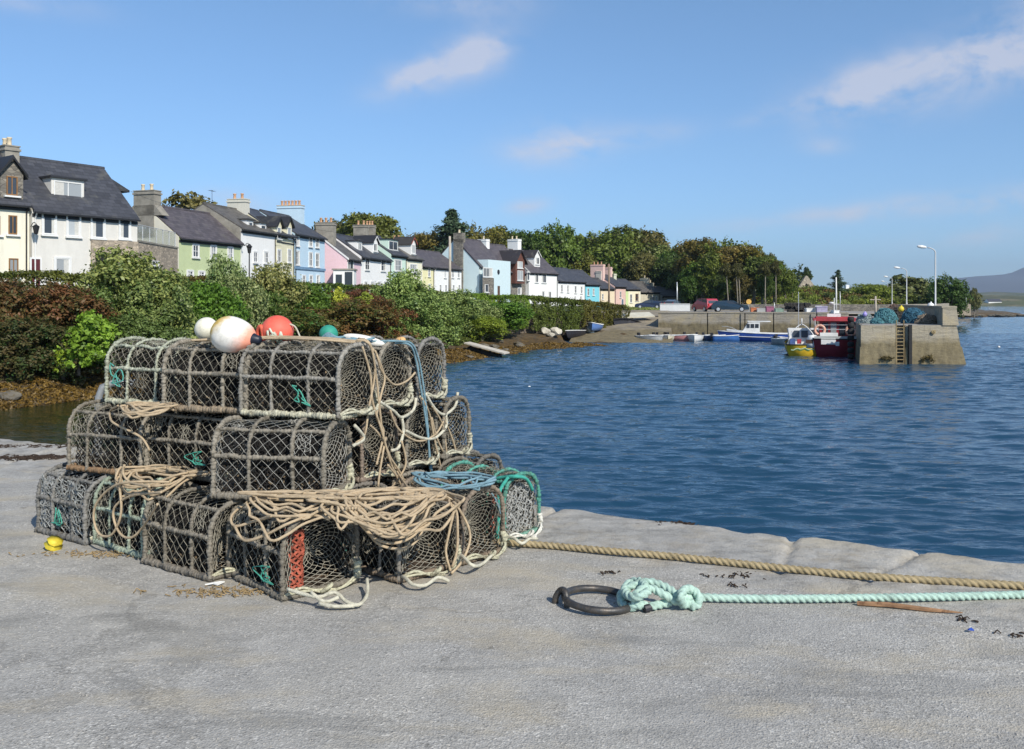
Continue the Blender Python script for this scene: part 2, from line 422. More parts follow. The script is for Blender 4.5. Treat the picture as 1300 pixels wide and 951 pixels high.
def height(X, Y):
    X = np.asarray(X, float); Y = np.asarray(Y, float)
    D = seg_dist(X, Y, COAST)
    road = np.interp(Y, [0, 90, 130, 180, 210, 600], [2.1, 2.1, 1.5, .7, .4, 6])
    right = .32+3.6*sm(132, 200, Y)*sm(6, 30, D)*sm(36, 58, X-(Y-130)*.15)+1.0*sm(70, 140, D)
    k = sm(0, 11, X)
    plat = road*(1-k)+right*k
    plat = plat + 3.5*sm(-16, -70, X+(-.42)*(Y-60)*0)*sm(60, 100, Y)*0 + 6*sm(230, 420, Y)*sm(20, 80, D)
    steep = sm(14, 18, X)                                  # behind the harbour walls
    wide = np.interp(Y, [30, 60, 72, 82, 100], [1.0, 1.0, 1.5, 2.2, 2.4])
    d = D/wide
    bank = np.interp(d, [-30, -3, 0, 2.2, 4.8, 6.4, 9.0, 12.], [-6, -3.4, -2.72, -2.1, -1.55, -.6, 1.0, 1.0])
    bank = np.where(d > 9, 1.0+(plat-1.0)*sm(9, 12, d), bank)
    wallp = np.where(D > 0, plat, -4.0)
    tip = sm(225, 240, Y)*sm(100, 112, X)
    wallp = wallp*(1-tip)+tip*np.interp(D, [-5, 0, 2, 5, 20], [-4, -2.7, -1.7, -1.3, .3])
    z = bank*(1-steep)+wallp*steep
    sa = np.array([10.5, 90.]); sd = np.array([5.2, 31.]); sl_ = np.hypot(*sd); tt = ((X-sa[0])*sd[0]+(Y-sa[1])*sd[1])/sl_**2; pp = np.abs((X-sa[0])*sd[1]-(Y-sa[1])*sd[0])/sl_
    z = np.where((pp < 6.2) & (tt > -.1) & (tt < 1.02), np.minimum(z, -3.15+3.25*tt), z)
    rough = vnoise(X, Y, 1.1, 3)*.55+vnoise(X, Y, 2.7, 4)*.6+vnoise(X, Y, .55, 6)*.25
    z = z+rough*np.interp(D, [-2, 0, 4, 9, 14], [.1, .35, 1., .6, .08])*(1-steep*.95+tip*1.2)
    return z
def hz(x, y): return float(height(np.array([x]), np.array([y]))[0])
xs = np.concatenate([np.arange(-400, -45, 12.), np.arange(-45, 22, .55), np.arange(22, 160, 2.2), np.arange(160, 420, 14.)])
ys = np.concatenate([np.arange(-60, 20, 8.), np.arange(20, 112, .6), np.arange(112, 290, 2.5), np.arange(290, 601, 14.)])
XX, YY = np.meshgrid(xs, ys); ZZ = height(XX, YY)
V = np.stack([XX.ravel(), YY.ravel(), ZZ.ravel()], 1); nx, ny = len(xs), len(ys)
ii, jj = np.meshgrid(np.arange(nx-1), np.arange(ny-1)); q = (jj*nx+ii).ravel()
FQ = np.stack([q, q+1, q+nx+1, q+nx], 1)
m, nt, b = _mat('land'); p = geo_pos(nt); x, y, z = sep(nt, p)
zz = math_(nt, 'ADD', z, math_(nt, 'MULTIPLY', math_(nt, 'SUBTRACT', noise(nt, p, .55, 6, .7), .5), 1.6))
zz = math_(nt, 'MULTIPLY', math_(nt, 'ADD', zz, 3.2), .18)
rock = ramp(nt, noise(nt, p, 2.4, 7, .75), [(.3, (.035,.030,.022)), (.6, (.14,.12,.09)), (.8, (.27,.24,.19))])
weed = ramp(nt, noise(nt, p, 1.7, 6, .7), [(.3, (.03,.022,.008)), (.55, (.11,.065,.018)), (.78, (.20,.13,.03))])
soil = ramp(nt, noise(nt, p, 1.2, 6, .7), [(.3, (.03,.035,.015)), (.55, (.06,.08,.02)), (.8, (.14,.16,.05))])
c1 = mixc(nt, ramp(nt, zz, [(.20, 0.), (.36, 1.)]), weed, rock)
c1 = mixc(nt, ramp(nt, zz, [(.48, 0.), (.60, 1.)]), c1, soil)
nt.links.new(c1, b.inputs['Base Color']); setin(b, Roughness=.85)
bump(nt, b, noise(nt, p, 3., 8, .75), .8, .25)
LAND = m
terrain = link('terrain', fast_mesh('terrain', V, FQ, LAND, smooth=True)); struct(terrain)

# ------------------------------------------------------------------ the quay we stand on
E0 = Vector((.22, 7.16, 0)); ED = Vector((.8744, -.4853, 0)); EN = Vector((-.4853, -.8744, 0))
def quay_mat(name, edge):
    m, nt, b = _mat(name); p = geo_pos(nt)
    big = noise(nt, p, .55, 6, .62, .4); mid = noise(nt, p, 3.2, 6, .65)
    base = ramp(nt, big, [(.28, (.335,.325,.305)), (.5, (.42,.405,.37)), (.72, (.475,.45,.395))])
    base = mixc(nt, .8, base, ramp(nt, mid, [(.3, .80), (.72, 1.12)]), 'MULTIPLY')
    # exposed aggregate: light and dark grains
    v = N(nt, 'ShaderNodeTexVoronoi'); setin(v, Scale=120.); nt.links.new(p, v.inputs['Vector'])
    s = sep(nt, v.outputs['Color'])
    v2 = N(nt, 'ShaderNodeTexVoronoi'); setin(v2, Scale=70.); nt.links.new(p, v2.inputs['Vector'])
    s2 = sep(nt, v2.outputs['Color'])
    g = ramp(nt, s[0], [(0., .42), (.12, .85), (.84, 1.0), (.96, 1.5)])
    g2 = ramp(nt, s2[1], [(0., .72), (.1, .95), (.92, 1.03), (1., 1.4)])
    ex = ramp(nt, noise(nt, p, 1.1, 5, .7), [(.36, .35), (.62, 1.)])
    base = mixc(nt, math_(nt, 'MULTIPLY', ex, .95 if not edge else .35), base, g, 'MULTIPLY')
    base = mixc(nt, math_(nt, 'MULTIPLY', ex, .8 if not edge else .3), base, g2, 'MULTIPLY')
    # tyre-dark streaks and tan mud films with a shape of their own
    st = noise(nt, mapping(nt, p, (.7, 2.6, 1), (0, 0, math.radians(-8))), 1.3, 6, .68, .6)
    base = mixc(nt, ramp(nt, st, [(.52, 0.), (.68, .6)]), base, (.20, .195, .18))
    st2 = noise(nt, mapping(nt, p, (1.1, 2.2, 1), (0, 0, .3), (7, 3, 0)), .9, 6, .65, .3)
    base = mixc(nt, ramp(nt, st2, [(.50, 0.), (.66, .6)]), base, (.46, .40, .29))
    wp = N(nt, 'ShaderNodeVectorMath', operation='MULTIPLY_ADD'); nw = N(nt, 'ShaderNodeTexNoise'); setin(nw, Scale=2.2, Detail=5, Roughness=.7); nt.links.new(p, nw.inputs['Vector']); nt.links.new(nw.outputs['Color'], wp.inputs[0]); wp.inputs[1].default_value = (.9, .9, 0); nt.links.new(p, wp.inputs[2])
    vc = N(nt, 'ShaderNodeTexVoronoi', feature='DISTANCE_TO_EDGE'); setin(vc, Scale=.33); nt.links.new(wp.outputs[0], vc.inputs['Vector'])
    ck = math_(nt, 'MULTIPLY', ramp(nt, vc.outputs['Distance'], [(.0, 1.), (.004, .8), (.010, 0.)]), ramp(nt, noise(nt, p, .8, 3), [(.45, 0.), (.6, .35)]))
    base = mixc(nt, ck, base, (.10, .095, .085))
    pt = ramp(nt, noise(nt, mapping(nt, p, (1, 1.6, 1), (0, 0, .2), (3, 9, 0)), .45, 7, .7, .8), [(.50, 0.), (.62, .20)])
    base = mixc(nt, pt, base, (.235, .228, .21))
    spot = noise(nt, p, 7.5, 3, .5)
    base = mixc(nt, ramp(nt, spot, [(.70, 0.), (.76, .55)]), base, (.12, .115, .10))
    if edge:
        rs = ramp(nt, noise(nt, p, 6., 8, .75), [(.28, .5), (.48, .94), (.8, 1.25)])
        base = mixc(nt, 1., base, rs, 'MULTIPLY')
        base = mixc(nt, ramp(nt, noise(nt, p, 1.9, 6, .7), [(.5, 0.), (.72, .6)]), base, (.36, .30, .21))
        x, y, z = sep(nt, p)
        base = mixc(nt, ramp(nt, math_(nt, 'MULTIPLY', z, -8., True), [(.1, 0.), (.5, .8)]), base, (.07, .06, .045))
    nt.links.new(base, b.inputs['Base Color']); setin(b, Roughness=.88); b.inputs['Specular IOR Level'].default_value = .25
    n1 = bump(nt, b, noise(nt, p, 5.5, 6, .7), .5 if edge else .25, .03)
    n2 = N(nt, 'ShaderNodeBump'); setin(n2, Strength=.5 if not edge else .3, Distance=.006); nt.links.new(v.outputs['Distance'], n2.inputs['Height']); nt.links.new(n1, n2.inputs['Normal'])
    n3 = N(nt, 'ShaderNodeBump'); setin(n3, Strength=.45, Distance=.012); nt.links.new(noise(nt, p, 55., 4, .7), n3.inputs['Height']); nt.links.new(n2.outputs[0], n3.inputs['Normal'])
    nt.links.new(n3.outputs[0], b.inputs['Normal'])
    return m
QM = quay_mat('quay_concrete', False); QE = quay_mat('quay_coping_stone', True)
# coping strip as a dense sheet that rounds over and falls down the quay face
S = np.arange(-26, 16, .03); Tv = np.array([-.05, -.045, -.04, -.03, -.015, 0, .012, .025, .04, .06, .085]+list(np.arange(.115, 1.2, .03)))
SS, TT = np.meshgrid(S, Tv)
joints = sorted([0.22, 1.97, 2.77, 4.15, 5.6, 7.3, 9.2, -1.35, -2.9, -4.3, -5.9, -7.4, -9.2, -10.9, -12.8, -15, -17, -19.5, -22])
slant = [(-.25, .5, .15, -.4, .3, 0, .1)[i % 7] for i in range(len(joints))]
Zs = -.06*np.exp(-np.maximum(TT, 0)/.014)
wob = .07*(vnoise(SS, SS*0, .55, 8))+.06*vnoise(SS, SS*0, .18, 9)+.03*vnoise(SS, SS*0, .07, 12)+.10*vnoise(SS, SS*0, 1.9, 10)
off = TT+wob*np.exp(-np.maximum(TT, 0)/.35)
blk = np.zeros_like(SS)
for i, (j, sl_) in enumerate(zip(joints, slant)):
    dd = np.abs(SS-(j+sl_*TT)+.03*vnoise(TT, TT*0+i, .12, 20+i))
    Zs -= .035*np.exp(-(dd/.022)**2)*np.where(TT < 1.0, 1, 0)*(.6+.8*np.exp(-TT/.25))
    off += .035*np.exp(-(dd/.05)**2)*np.exp(-np.maximum(TT, 0)/.1)
    blk += np.where(SS > j+sl_*TT, (.006, -.006, .003, -.004, .006)[i % 5], 0)*np.clip((1.15-TT)/.12, 0, 1)
    off += np.where(SS > j, (.035, -.03, .02, -.045, .02)[i % 5], 0)*np.exp(-np.maximum(TT, 0)/.5)
Zs += blk - blk.mean(1, keepdims=True)*0
Zs += (.008*vnoise(SS, TT, .16, 31)+.009*vnoise(SS, TT, .5, 32)+.006*vnoise(SS, TT, .06, 33))*np.clip((1.17-TT)/.15, 0, 1)
Zs = Zs+.004; last = TT > 1.14; Zs = np.where(last, -.005, Zs); off = np.where(last, TT+.02, off)
SV = np.stack([E0.x+ED.x*SS+EN.x*off, E0.y+ED.y*SS+EN.y*off, Zs], -1)
down = SV[:1].copy(); rows = [SV]
for k_, dz in enumerate((-.5, -1.2, -3.6)):
    r_ = SV[:1].copy(); r_[..., 2] = dz; rows.insert(0, r_)
SV = np.concatenate(rows, 0); nr, ncn = SV.shape[:2]
ii, jj = np.meshgrid(np.arange(ncn-1), np.arange(nr-1)); q = (jj*ncn+ii).ravel()
FQ = np.stack([q, q+ncn, q+ncn+1, q+1], 1)
struct(link('quay_coping', fast_mesh('quay_coping', SV.reshape(-1, 3), FQ, QE, smooth=True)))
# the deck: from the inner edge of the coping backwards
a = E0+ED*-26+EN*1.15; c = E0+ED*16+EN*1.15
mb = MB(); mb.quad(a, a+EN*30, c+EN*30, c)
mb.frame_box(a+Vector((0,0,-.6)), (c-a), EN*30, Vector((0,0,.59)))
struct(mb.build('quay_deck', QM))

# ------------------------------------------------------------------ harbour walls, pier, slipway
HW = concrete_mat('harbour_wall_stone', (.30, .27, .22), -.5)
PIER = concrete_mat('pier_concrete', (.30, .265, .20), -.75)
DECK = plain('pier_deck', (.30, .28, .25), .9, .25, 1.2, 8, .3, .03)
DARK = plain('recess_shade', (.02, .02, .02), .9)  # flat dark colour standing for the shade inside openings
# main harbour wall
A = Vector((16.8, 104, -3.6)); B = Vector((36.3, 97.6, -3.6)); u = (B-A).normalized(); nb = Vector((-u.y, u.x, 0))
if nb.y < 0: nb = -nb
mb = MB()
L_ = (B-A).length; cuts = [0, .27, .47, .62, .84, 1]
for i in range(5):
    s0, s1 = cuts[i]*L_+(.0 if i == 0 else .06), cuts[i+1]*L_-.06
    mb.frame_box(A+u*s0, u*(s1-s0), nb*1.2, Vector((0,0,3.6+.30)))
    mb.frame_box(A+u*s0-nb*.06+Vector((0,0,3.58+.31)), u*(s1-s0), nb*1.3, Vector((0,0,.16)))
mb.frame_box(A+nb*.5, u*L_, nb*1.0, Vector((0,0,3.6+.2)))
for (s_, w_) in ((.47, .32), (.84, .5)):
    mb.frame_box(A+u*(s_*L_-w_-.1)-nb*.14, u*w_, nb*.13, Vector((0,0,3.85)))
hw = mb.build('harbour_wall', HW); tag(hw, 'long weathered concrete harbour wall behind the blue boat, brown with weed at its foot', 'wall')
# quay surface behind the wall
poly = [A+nb*1.0, B+nb*1.0, Vector((43.5, 99.8, 0)), Vector((60.5, 127, 0)), Vector((47, 131, 0)), Vector((22.5, 128, 0)), Vector((21.2, 121, 0))]
poly = [Vector((p_.x, p_.y, .26)) for p_ in poly]
mb = MB(); mb.prism(poly, (0, 0, .075)); struct(mb.build('quay_road', DECK))
# small road past the far cottages
mb = MB()
rp = [(-36, 52), (-25.0, 64), (-22, 78), (-18.6, 98), (-14, 115), (-8, 130), (0, 148), (8, 161), (16, 174), (26, 186), (40, 196), (62, 200)]
for (x0, y0), (x1, y1) in zip(rp[:-1], rp[1:]):
    dx, dy = x1-x0, y1-y0; l = math.hypot(dx, dy); ox, oy = dy/l*2.6, -dx/l*2.6
    k = max(1, int(l/3))
    for q_ in range(k):
        t0, t1 = q_/k, (q_+1)/k; pts_ = []
        for (t, sg) in ((t0, -1), (t0, 1), (t1, 1), (t1, -1)):
            X_, Y_ = x0+dx*t+ox*sg, y0+dy*t+oy*sg; pts_.append((X_, Y_, max(hz(x0+dx*t, y0+dy*t), hz(X_, Y_))+.08))
        mb.quad(*pts_)
ASPH = plain('asphalt', (.06, .06, .06), .9, .25, 2.)
struct(mb.build('road', ASPH))
# slipway
SLIP = concrete_mat('slipway_stone', (.22, .19, .145), -1.25)
mb = MB(); s0 = Vector((10.0, 92, -2.95)); s1 = Vector((16.6, 103.2, -2.4))
mb.add([(5.4, 90.8, -2.9), (15.9, 89.2, -2.9), (20.9, 120.2, .37), (10.4, 121.9, .37)], [(0,1,2,3)])
mb.add([(10.4, 121.9, .37), (20.9, 120.2, .37), (24, 150, .42), (10, 150, .42)], [(0,1,2,3)])
mb.add([(15.9, 89.2, -2.9), (15.9, 89.2, -3.9), (20.9, 120.2, -3.9), (20.9, 120.2, .37)], [(0,1,2,3)])
struct(mb.build('slipway', SLIP))

# pier: battered front, deck, parapet on the seaward side
PA = Vector((23.35, 61, 0)); PB = Vector((30.35, 61, 0)); pd = Vector((8.9, 26.2, 0)).normalized(); pw = Vector((1, 0, 0))
root = empty('stone_pier', (26.8, 61, WZ))
tag(root, 'short concrete harbour pier with battered front face, ladder and raised seaward parapet', 'pier')
def child(mb_, name, mat_, root_, smooth=False, parent=None):
    o = mb_.build(name, mat_, None, smooth); o.parent = parent or root_
    base = Vector((0,0,0)); q_ = o.parent
    while q_ is not None: base += Vector(q_.location); q_ = q_.parent
    o.location = -base; return o
def wpos(o):
    r = Vector((0,0,0))
    while o is not None: r += Vector(o.location); o = o.parent
    return r
LEN = 38.5
mb = MB()
zt = 0.0; zb = -4.0; bat = .46
def pier_block(mb, xa, xb, ya, yb, z0, z1, ba=.0, bb=.0, bf=.0):
    # xa/xb left and right edge at the top; batter outward at the bottom
    h = (z1-z0)
    o = lambda x_, yy, dx: Vector((x_+dx, 61+yy, 0))+Vector((pd.x/pd.y*yy, 0, 0))
    T = [o(xa, ya, 0), o(xb, ya, 0), o(xb, yb, 0), o(xa, yb, 0)]
    Bm = [o(xa-ba, ya-bf, 0), o(xb+bb, ya-bf, 0), o(xb+bb, yb, 0), o(xa-ba, yb, 0)]
    vs = [v+Vector((0,0,z0)) for v in Bm]+[v+Vector((0,0,z1)) for v in T]
    mb.add(vs, [(3,2,1,0), (4,5,6,7), (0,1,5,4), (1,2,6,5), (2,3,7,6), (3,0,4,7)])
lx = 26.55  # ladder recess
pier_block(mb, 23.45, 25.85, 0, LEN, zb, -1.45, .12, 0, .10); pier_block(mb, 26.50, 30.30, 0, LEN, zb, -1.45, 0, .62, .10)
pier_block(mb, 25.84, 26.51, .5, LEN, zb, -.02)
child(mb, 'lower_wall', PIER, root)
mb = MB()
pier_block(mb, 23.5, 25.85, .05, LEN, -1.447, zt, .0, 0, .0); pier_block(mb, 26.50, 29.95, .05, LEN, -1.447, zt, 0, .28, .0)
child(mb, 'upper_wall', PIER, root)
mb = MB(); pier_block(mb, 23.6, 29.0, .12, LEN, .003, .02); child(mb, 'deck', DECK, root)
mb = MB(); pier_block(mb, 29.0, 29.93, .0, LEN+2, -.001, 1.18, 0, .16, 0.04)
pier_block(mb, 28.94, 29.97, -.03, LEN+2, 1.18, 1.30, 0, 0, .0)
child(mb, 'parapet', PIER, root)
mb = MB()
for k in range(13):
    zz_ = -.15-.24*k; mb.box((26.17, 61.1, zz_), (.46, .05, .05))
mb.tube([(25.92, 61.1, .35), (25.92, 61.08, -3.1)], .045, 6); mb.tube([(26.42, 61.1, .35), (26.42, 61.08, -3.1)], .045, 6)
YEL = plain('yellow_steel', (.30, .235, .12), .7, .35, 5., col2=(.16, .09, .04))
child(mb, 'ladder', YEL, root)
mb = MB(); mb.box((26.75, 60.86, -1.5), (.20, .16, 3.1)); child(mb, 'fender', plain('black_rubber', (.018, .018, .018), .8), root)
mb = MB()
for k in range(7): mb.lathe([(.10, -.17), (.20, -.18), (.24, 0), (.20, .18), (.10, .17)], (24.05, 64.3, -2.3+.44*k), (0, 0, 1), 14)
child(mb, 'shade_fenders', MATS['black_rubber'], root, True)  # black fender column added for the dark of the pier's shaded side
mb = MB(); mb.lathe([(.0, 0), (.13, .02), (.15, .08), (.06, .12)], (28.35, 60.99, -.45), (0, -1, 0), 10)
mb.lathe([(.0, 0), (.07, .02), (.07, .06)], (28.4, 60.9, -.38), (0, -1, 0), 8)
child(mb, 'wall_ring', YEL, root)
# weed hanging on the face
GM = leaf_mat('seaweed', (.05, .04, .012), (.16, .12, .035), .1, .6)
fm = foliage_mesh('hanging_weed', [(27.95, 60.75, -2.25, .42, .08, .25), (25.2, 60.78, -2.25, .5, .05, .2)], 700, .05, GM, 5, .1)
o = link('hanging_weed', fm, root); o.location = -Vector(root.location)

# seaward breakwater wall going back, and the tan wall at its far end
mb = MB()
sp = [(42.6, 98), (44.2, 101.5), (60.8, 127.5), (85.6, 177), (108, 222)]
for (x0, y0), (x1, y1) in zip(sp[:-1], sp[1:]):
    d_ = Vector((x1-x0, y1-y0, 0)); n_ = Vector((-d_.y, d_.x, 0)).normalized()
    mb.frame_box(Vector((x0, y0, -3.6)), d_*1.003, n_*.8, Vector((0,0,4.9)))
bw = mb.build('sea_wall', HW); tag(bw, 'long low sea wall running back from the pier towards the far headland', 'wall')
mb = MB(); mb.prism([(108, 222, -1.6), (117.5, 232, -2.0), (117.5, 232, .9), (114, 228.4, 1.5), (108, 222, 1.9)], (-1.5, 1.2, 0))
TAN = stone_mat('tan_stone', (.38, .31, .22), (.25, .21, .15), (.18, .15, .11), 1.4)
tag(mb.build('headland_wall', TAN), 'tan stone wall end above the seaweed-covered rocks at the far right', 'wall')

# rocks of the shore
def rock_mesh(name, seed, mt, n=2):
    bmx = bpy.data.meshes.new(name)
    import bmesh
    bm = bmesh.new(); bmesh.ops.create_icosphere(bm, subdivisions=n, radius=.5); r = random.Random(seed)
    pl = [(Vector((r.gauss(0,1), r.gauss(0,1), r.gauss(0,1))).normalized(), r.uniform(.26, .45)) for _ in range(9)]
    for v in bm.verts:
        c_ = v.co.copy()
        for nrm_, dd_ in pl:
            k_ = c_.dot(nrm_)
            if k_ > dd_: c_ -= nrm_*(k_-dd_)
        v.co = c_*r.uniform(.96, 1.04)
    bm.to_mesh(bmx); bm.free(); bmx.materials.append(mt); return bmx
RK = plain('shore_rock', (.13, .115, .09), .9, .5, 1.8, 6, .8, .08, col2=(.10, .075, .03), cov=.52)
RP = plain('pale_rock', (.50, .46, .37), .9, .3, 2.5, 6, .6, .05)
rks = [rock_mesh('rock', 40+i, RK) for i in range(4)]; rkp = [rock_mesh('pale_rock', 60+i, RP) for i in range(3)]
# ------------------------------------------------------------------ lobster pots
WRAP = objcol_mat('rope_wrapping', .95, 70., .55, 1.35, 240, .9, .004, .15, dirt=(.10, .085, .06))
TWINE = objcol_mat('net_twine', .9, 40., .7, 1.25, 0, spec=.2)
BLACKNET = plain('black_netting', (.022, .020, .018), .95, .4, 30.)
GROWTH = plain('dried_growth', (.17, .12, .07), .95, .6, 25., col2=(.22, .20, .14))
SLAT = plain('pot_floor', (.07, .05, .035), .95, .4, 9., 60, .5, .01)
TIE = objcol_mat('twine_tie', .8, 40., .7, 1.2, 0)
def arch(t, W, H0=.235, H1=.185):       # t in 0..1 along the D profile from front foot over to back foot
    a = H0; arc = 0.5*math.pi*(W/2+H1)/2*1.06*2/1.0; tot = 2*a+arc*.5*2*.5*2/1.0*.5*2*.5
    tot = 2*a+arc*.98; s = t*tot
    if s < a: return (-W/2, s)
    if s > tot-a: return (W/2, tot-s)
    th = (s-a)/(tot-2*a)*math.pi
    ex = .82
    cx_, sx_ = math.cos(th), math.sin(th)
    return (-W/2*math.copysign(abs(cx_)**ex, cx_), a+H1*abs(sx_)**ex)
def net(mb, f, nu, nv, r, rng, closed_u=False, sag=.004, sides=3):
    pts = {}
    for i in range(nu+1):
        for j in range(nv+1):
            if (i+j) % 2 == 0:
                ii = i % nu if closed_u else i
                if (ii, j) in pts: continue
                pts[(ii, j)] = f(ii/nu, j/nv)+Vector((rng.gauss(0, sag), rng.gauss(0, sag), rng.gauss(0, sag)))
    for (i, j), p0 in pts.items():
        for dj in (1, -1):
            ni = (i+1) % nu if closed_u else i+1
            k = (ni, j+dj)
            if k not in pts: continue
            p1 = pts[k]; d_ = (p1-p0)
            if d_.length < 1e-4: continue
            d_.normalize(); a_ = d_.orthogonal().normalized(); b_ = d_.cross(a_)
            o = len(mb.v)
            for q_ in (p0, p1):
                for s_ in range(sides):
                    ph = 2*math.pi*s_/sides; mb.v.append(tuple(q_+a_*(r*math.cos(ph))+b_*(r*math.sin(ph))))
            for s_ in range(sides):
                mb.f.append((o+s_, o+(s_+1) % sides, o+sides+(s_+1) % sides, o+sides+s_)); mb.m.append(0)
def wrapped(mb, pts, r, seed, n=8):
    rr = random.Random(seed); ph = rr.uniform(0, 6); ph2 = rr.uniform(0, 6)
    pl = spline(pts, .007)
    pl = [p_+Vector((rr.gauss(0, .0017), rr.gauss(0, .0017), rr.gauss(0, .0017))) for p_ in pl]
    ph3 = rr.uniform(0, 6)
    mb.tube(pl, r, n, rf=lambda s: 1+.20*math.sin(s*2*math.pi/.024+ph)+.13*math.sin(s*2*math.pi/.19+ph2)+.16*math.sin(s*2*math.pi/.061+ph3)*math.sin(s*9+ph))
    k = len(pl)
    for _ in range(int(k*1.1)):      # frayed fibres
        c = pl[rr.randrange(k)]; d1 = Vector((rr.gauss(0,1), rr.gauss(0,1), rr.gauss(0,1))).normalized(); d2 = (d1+Vector((rr.gauss(0,.6), rr.gauss(0,.6), rr.gauss(0,.6)-.3))).normalized()
        q0 = c+d1*r*.8; q1 = q0+d1*rr.uniform(.003, .010); q2 = q1+d2*rr.uniform(.003, .014)
        mb.tube([q0, q1, q2], [.0016, .0014, .0008], 3, caps=False)
def pot_meshes(L, W, seed, cell=.036, fat=1.0):
    rng = random.Random(seed); out = {}
    hoop_x = [-L/2, -L*rng.uniform(.16, .24), L*rng.uniform(.16, .24), L/2]
    H0, H1 = .235, .19
    A_ = lambda t: arch(t, W, H0, H1)
    hoops = []
    for k, hx in enumerate(hoop_x):
        mb = MB(); bow = rng.uniform(-.02, .02) if k in (1, 2) else rng.uniform(-.006, .006); wj = rng.uniform(.985, 1.03); hj = rng.uniform(.985, 1.03)
        wrapped(mb, [(hx+bow*math.sin(t*3.1), A_(t)[0]*wj, A_(t)[1]*hj+.012) for t in [q_/26 for q_ in range(27)]], (.0135 if k in (0, 3) else .0105)*fat, seed*7+k)
        hoops.append(mb.build('hoop', WRAP, mesh_only=True, smooth=True))
    rails = []
    for k, t in enumerate((.205, .36, .64, .795)):
        mb = MB(); yy, zz_ = A_(t); wrapped(mb, [(x_, yy*1.015+rng.gauss(0, .002), zz_+.014+rng.gauss(0, .003)) for x_ in np.linspace(-L/2, L/2, 8)], .0100*fat if k in (1, 2) else .0120*fat, seed*13+k)
        rails.append(mb.build('rail', WRAP, mesh_only=True, smooth=True))
    mb = MB()
    for yy in (-W/2, W/2): wrapped(mb, [(x_, yy+rng.gauss(0, .003), .022+rng.gauss(0, .002)) for x_ in np.linspace(-L/2, L/2, 8)], .0185*fat, seed+int(yy*100))
    for xx in (-L/2, L/2): wrapped(mb, [(xx+rng.gauss(0, .002), y_, .022+rng.gauss(0, .002)) for y_ in np.linspace(-W/2, W/2, 6)], .0185*fat, seed+int(xx*100))
    base = mb.build('base_frame', WRAP, mesh_only=True, smooth=True)
    mb = MB()
    for k in range(7):
        yy = -W/2+.04+(W-.08)*k/6; mb.box((0, yy, .012), (L-.02, .035, .012))
    for xx in (-L*.2, L*.2): mb.box((xx, 0, .026), (.03, W-.03, .014))
    floor = mb.build('floor_slats', SLAT, mesh_only=True)
    # outer netting
    per = 2*H0+.5*math.pi*(W/2+H1)*1.02
    mb = MB(); nu = int(L/cell)*1; nu += nu % 2; nv = int(per/cell*1.0); nv += nv % 2
    net(mb, lambda u_, v_: Vector(((u_-.5)*(L-.01), A_(v_)[0]*.985, .012+A_(v_)[1]*.985)), nu, nv, .0016, rng, sag=.0036)
    for _ in range(3):      # mended, bunched patches
        u0, v0, du, dv = rng.uniform(0, .8), rng.uniform(.08, .8), rng.uniform(.08, .2), rng.uniform(.06, .12)
        net(mb, lambda u_, v_: Vector(((u0+u_*du-.5)*(L-.01), A_(min(1, v0+v_*dv))[0]*1.0, .012+A_(min(1, v0+v_*dv))[1]*1.0)), 8, 6, .0018, rng, sag=.007)
    skin = mb.build('netting', TWINE, mesh_only=True)
    ends = []
    for sgn in (-1, 1):
        mb = MB(); nr_ = 16; na = 38
        def fe(u_, v_, sgn=sgn):
            t = u_; # round the outline: arch then along the floor
            if t < .78: y_, z_ = A_(t/.78)
            else: y_, z_ = W/2-W*(t-.78)/.22, 0.0
            rr = (1-v_)**.8*.955+.045; cy_, cz_ = 0.0, .19
            dep = .13*v_**1.5
            return Vector((sgn*(L/2-.004-dep), cy_+(y_-cy_)*rr, .014+cz_+(z_-cz_)*rr))
        net(mb, fe, na, nr_, .0016, rng, closed_u=True, sag=.0022)
        ends.append(mb.build('end_netting', TWINE, mesh_only=True))
    # inner chamber and funnel nets, dense and black to darken the pot's inside
    mb = MB()
    net(mb, lambda u_, v_: Vector(((u_-.5)*(L*.94), A_(v_)[0]*.80, .03+A_(v_)[1]*.84)), 44, 62, .0042, rng, sag=.006)
    for xx in (-.08*L, .08*L):
        net(mb, lambda u_, v_, xx=xx: Vector((xx+.05*math.sin(v_*5), (u_-.5)*W*.85, .03+v_*.34)), 26, 22, .0038, rng, sag=.007)
    net(mb, lambda u_, v_: Vector(((u_-.5)*L*.9, W*.28+.03*math.sin(u_*9), .03+v_*.33)), 34, 20, .0046, rng, sag=.008)
    mb.cur = 1
    for _ in range(520):      # dried growth and bait scraps caught inside
        c = Vector((rng.uniform(-L/2, L/2)*.93, rng.choice((-1, 1))*W*rng.uniform(.2, .44), .03+abs(rng.gauss(0, .075)))); e1 = Vector((rng.gauss(0,1), rng.gauss(0,1), rng.gauss(0,1))).normalized()*rng.uniform(.004, .014); e2 = e1.orthogonal().normalized()*rng.uniform(.003, .009)
        mb.m.append(1); o_ = len(mb.v); mb.v.extend([tuple(c-e1), tuple(c+e2), tuple(c+e1), tuple(c-e2)]); mb.f.append((o_, o_+1, o_+2, o_+3))
    inner = mb.build('inner_netting', [BLACKNET, GROWTH], mesh_only=True)
    # bridle: slack rope loop with a knot in front of the end
    mb = MB(); xe = L/2+.02
    for q_ in range(2):
        mb.tube(spline([(L/2, -W/2, .03), (xe+.01, -W*.3, .06-.02*q_), (xe+.03, -W*.05, .02+.012*q_), (xe+.03, W*.2, .015), (xe+.02, W*.42, .04+.02*q_), (L/2, W/2, .07)], .015), .0085, 6, twist=260, lobes=3, lob=.25)
    mb.tube(spline([(xe+.03, -.03, .02), (xe+.07, .0, .05), (xe+.04, .03, .055), (xe+.03, .0, .025), (xe+.05, .01, .02), (xe+.06, .05, .015)], .012), .011, 6)
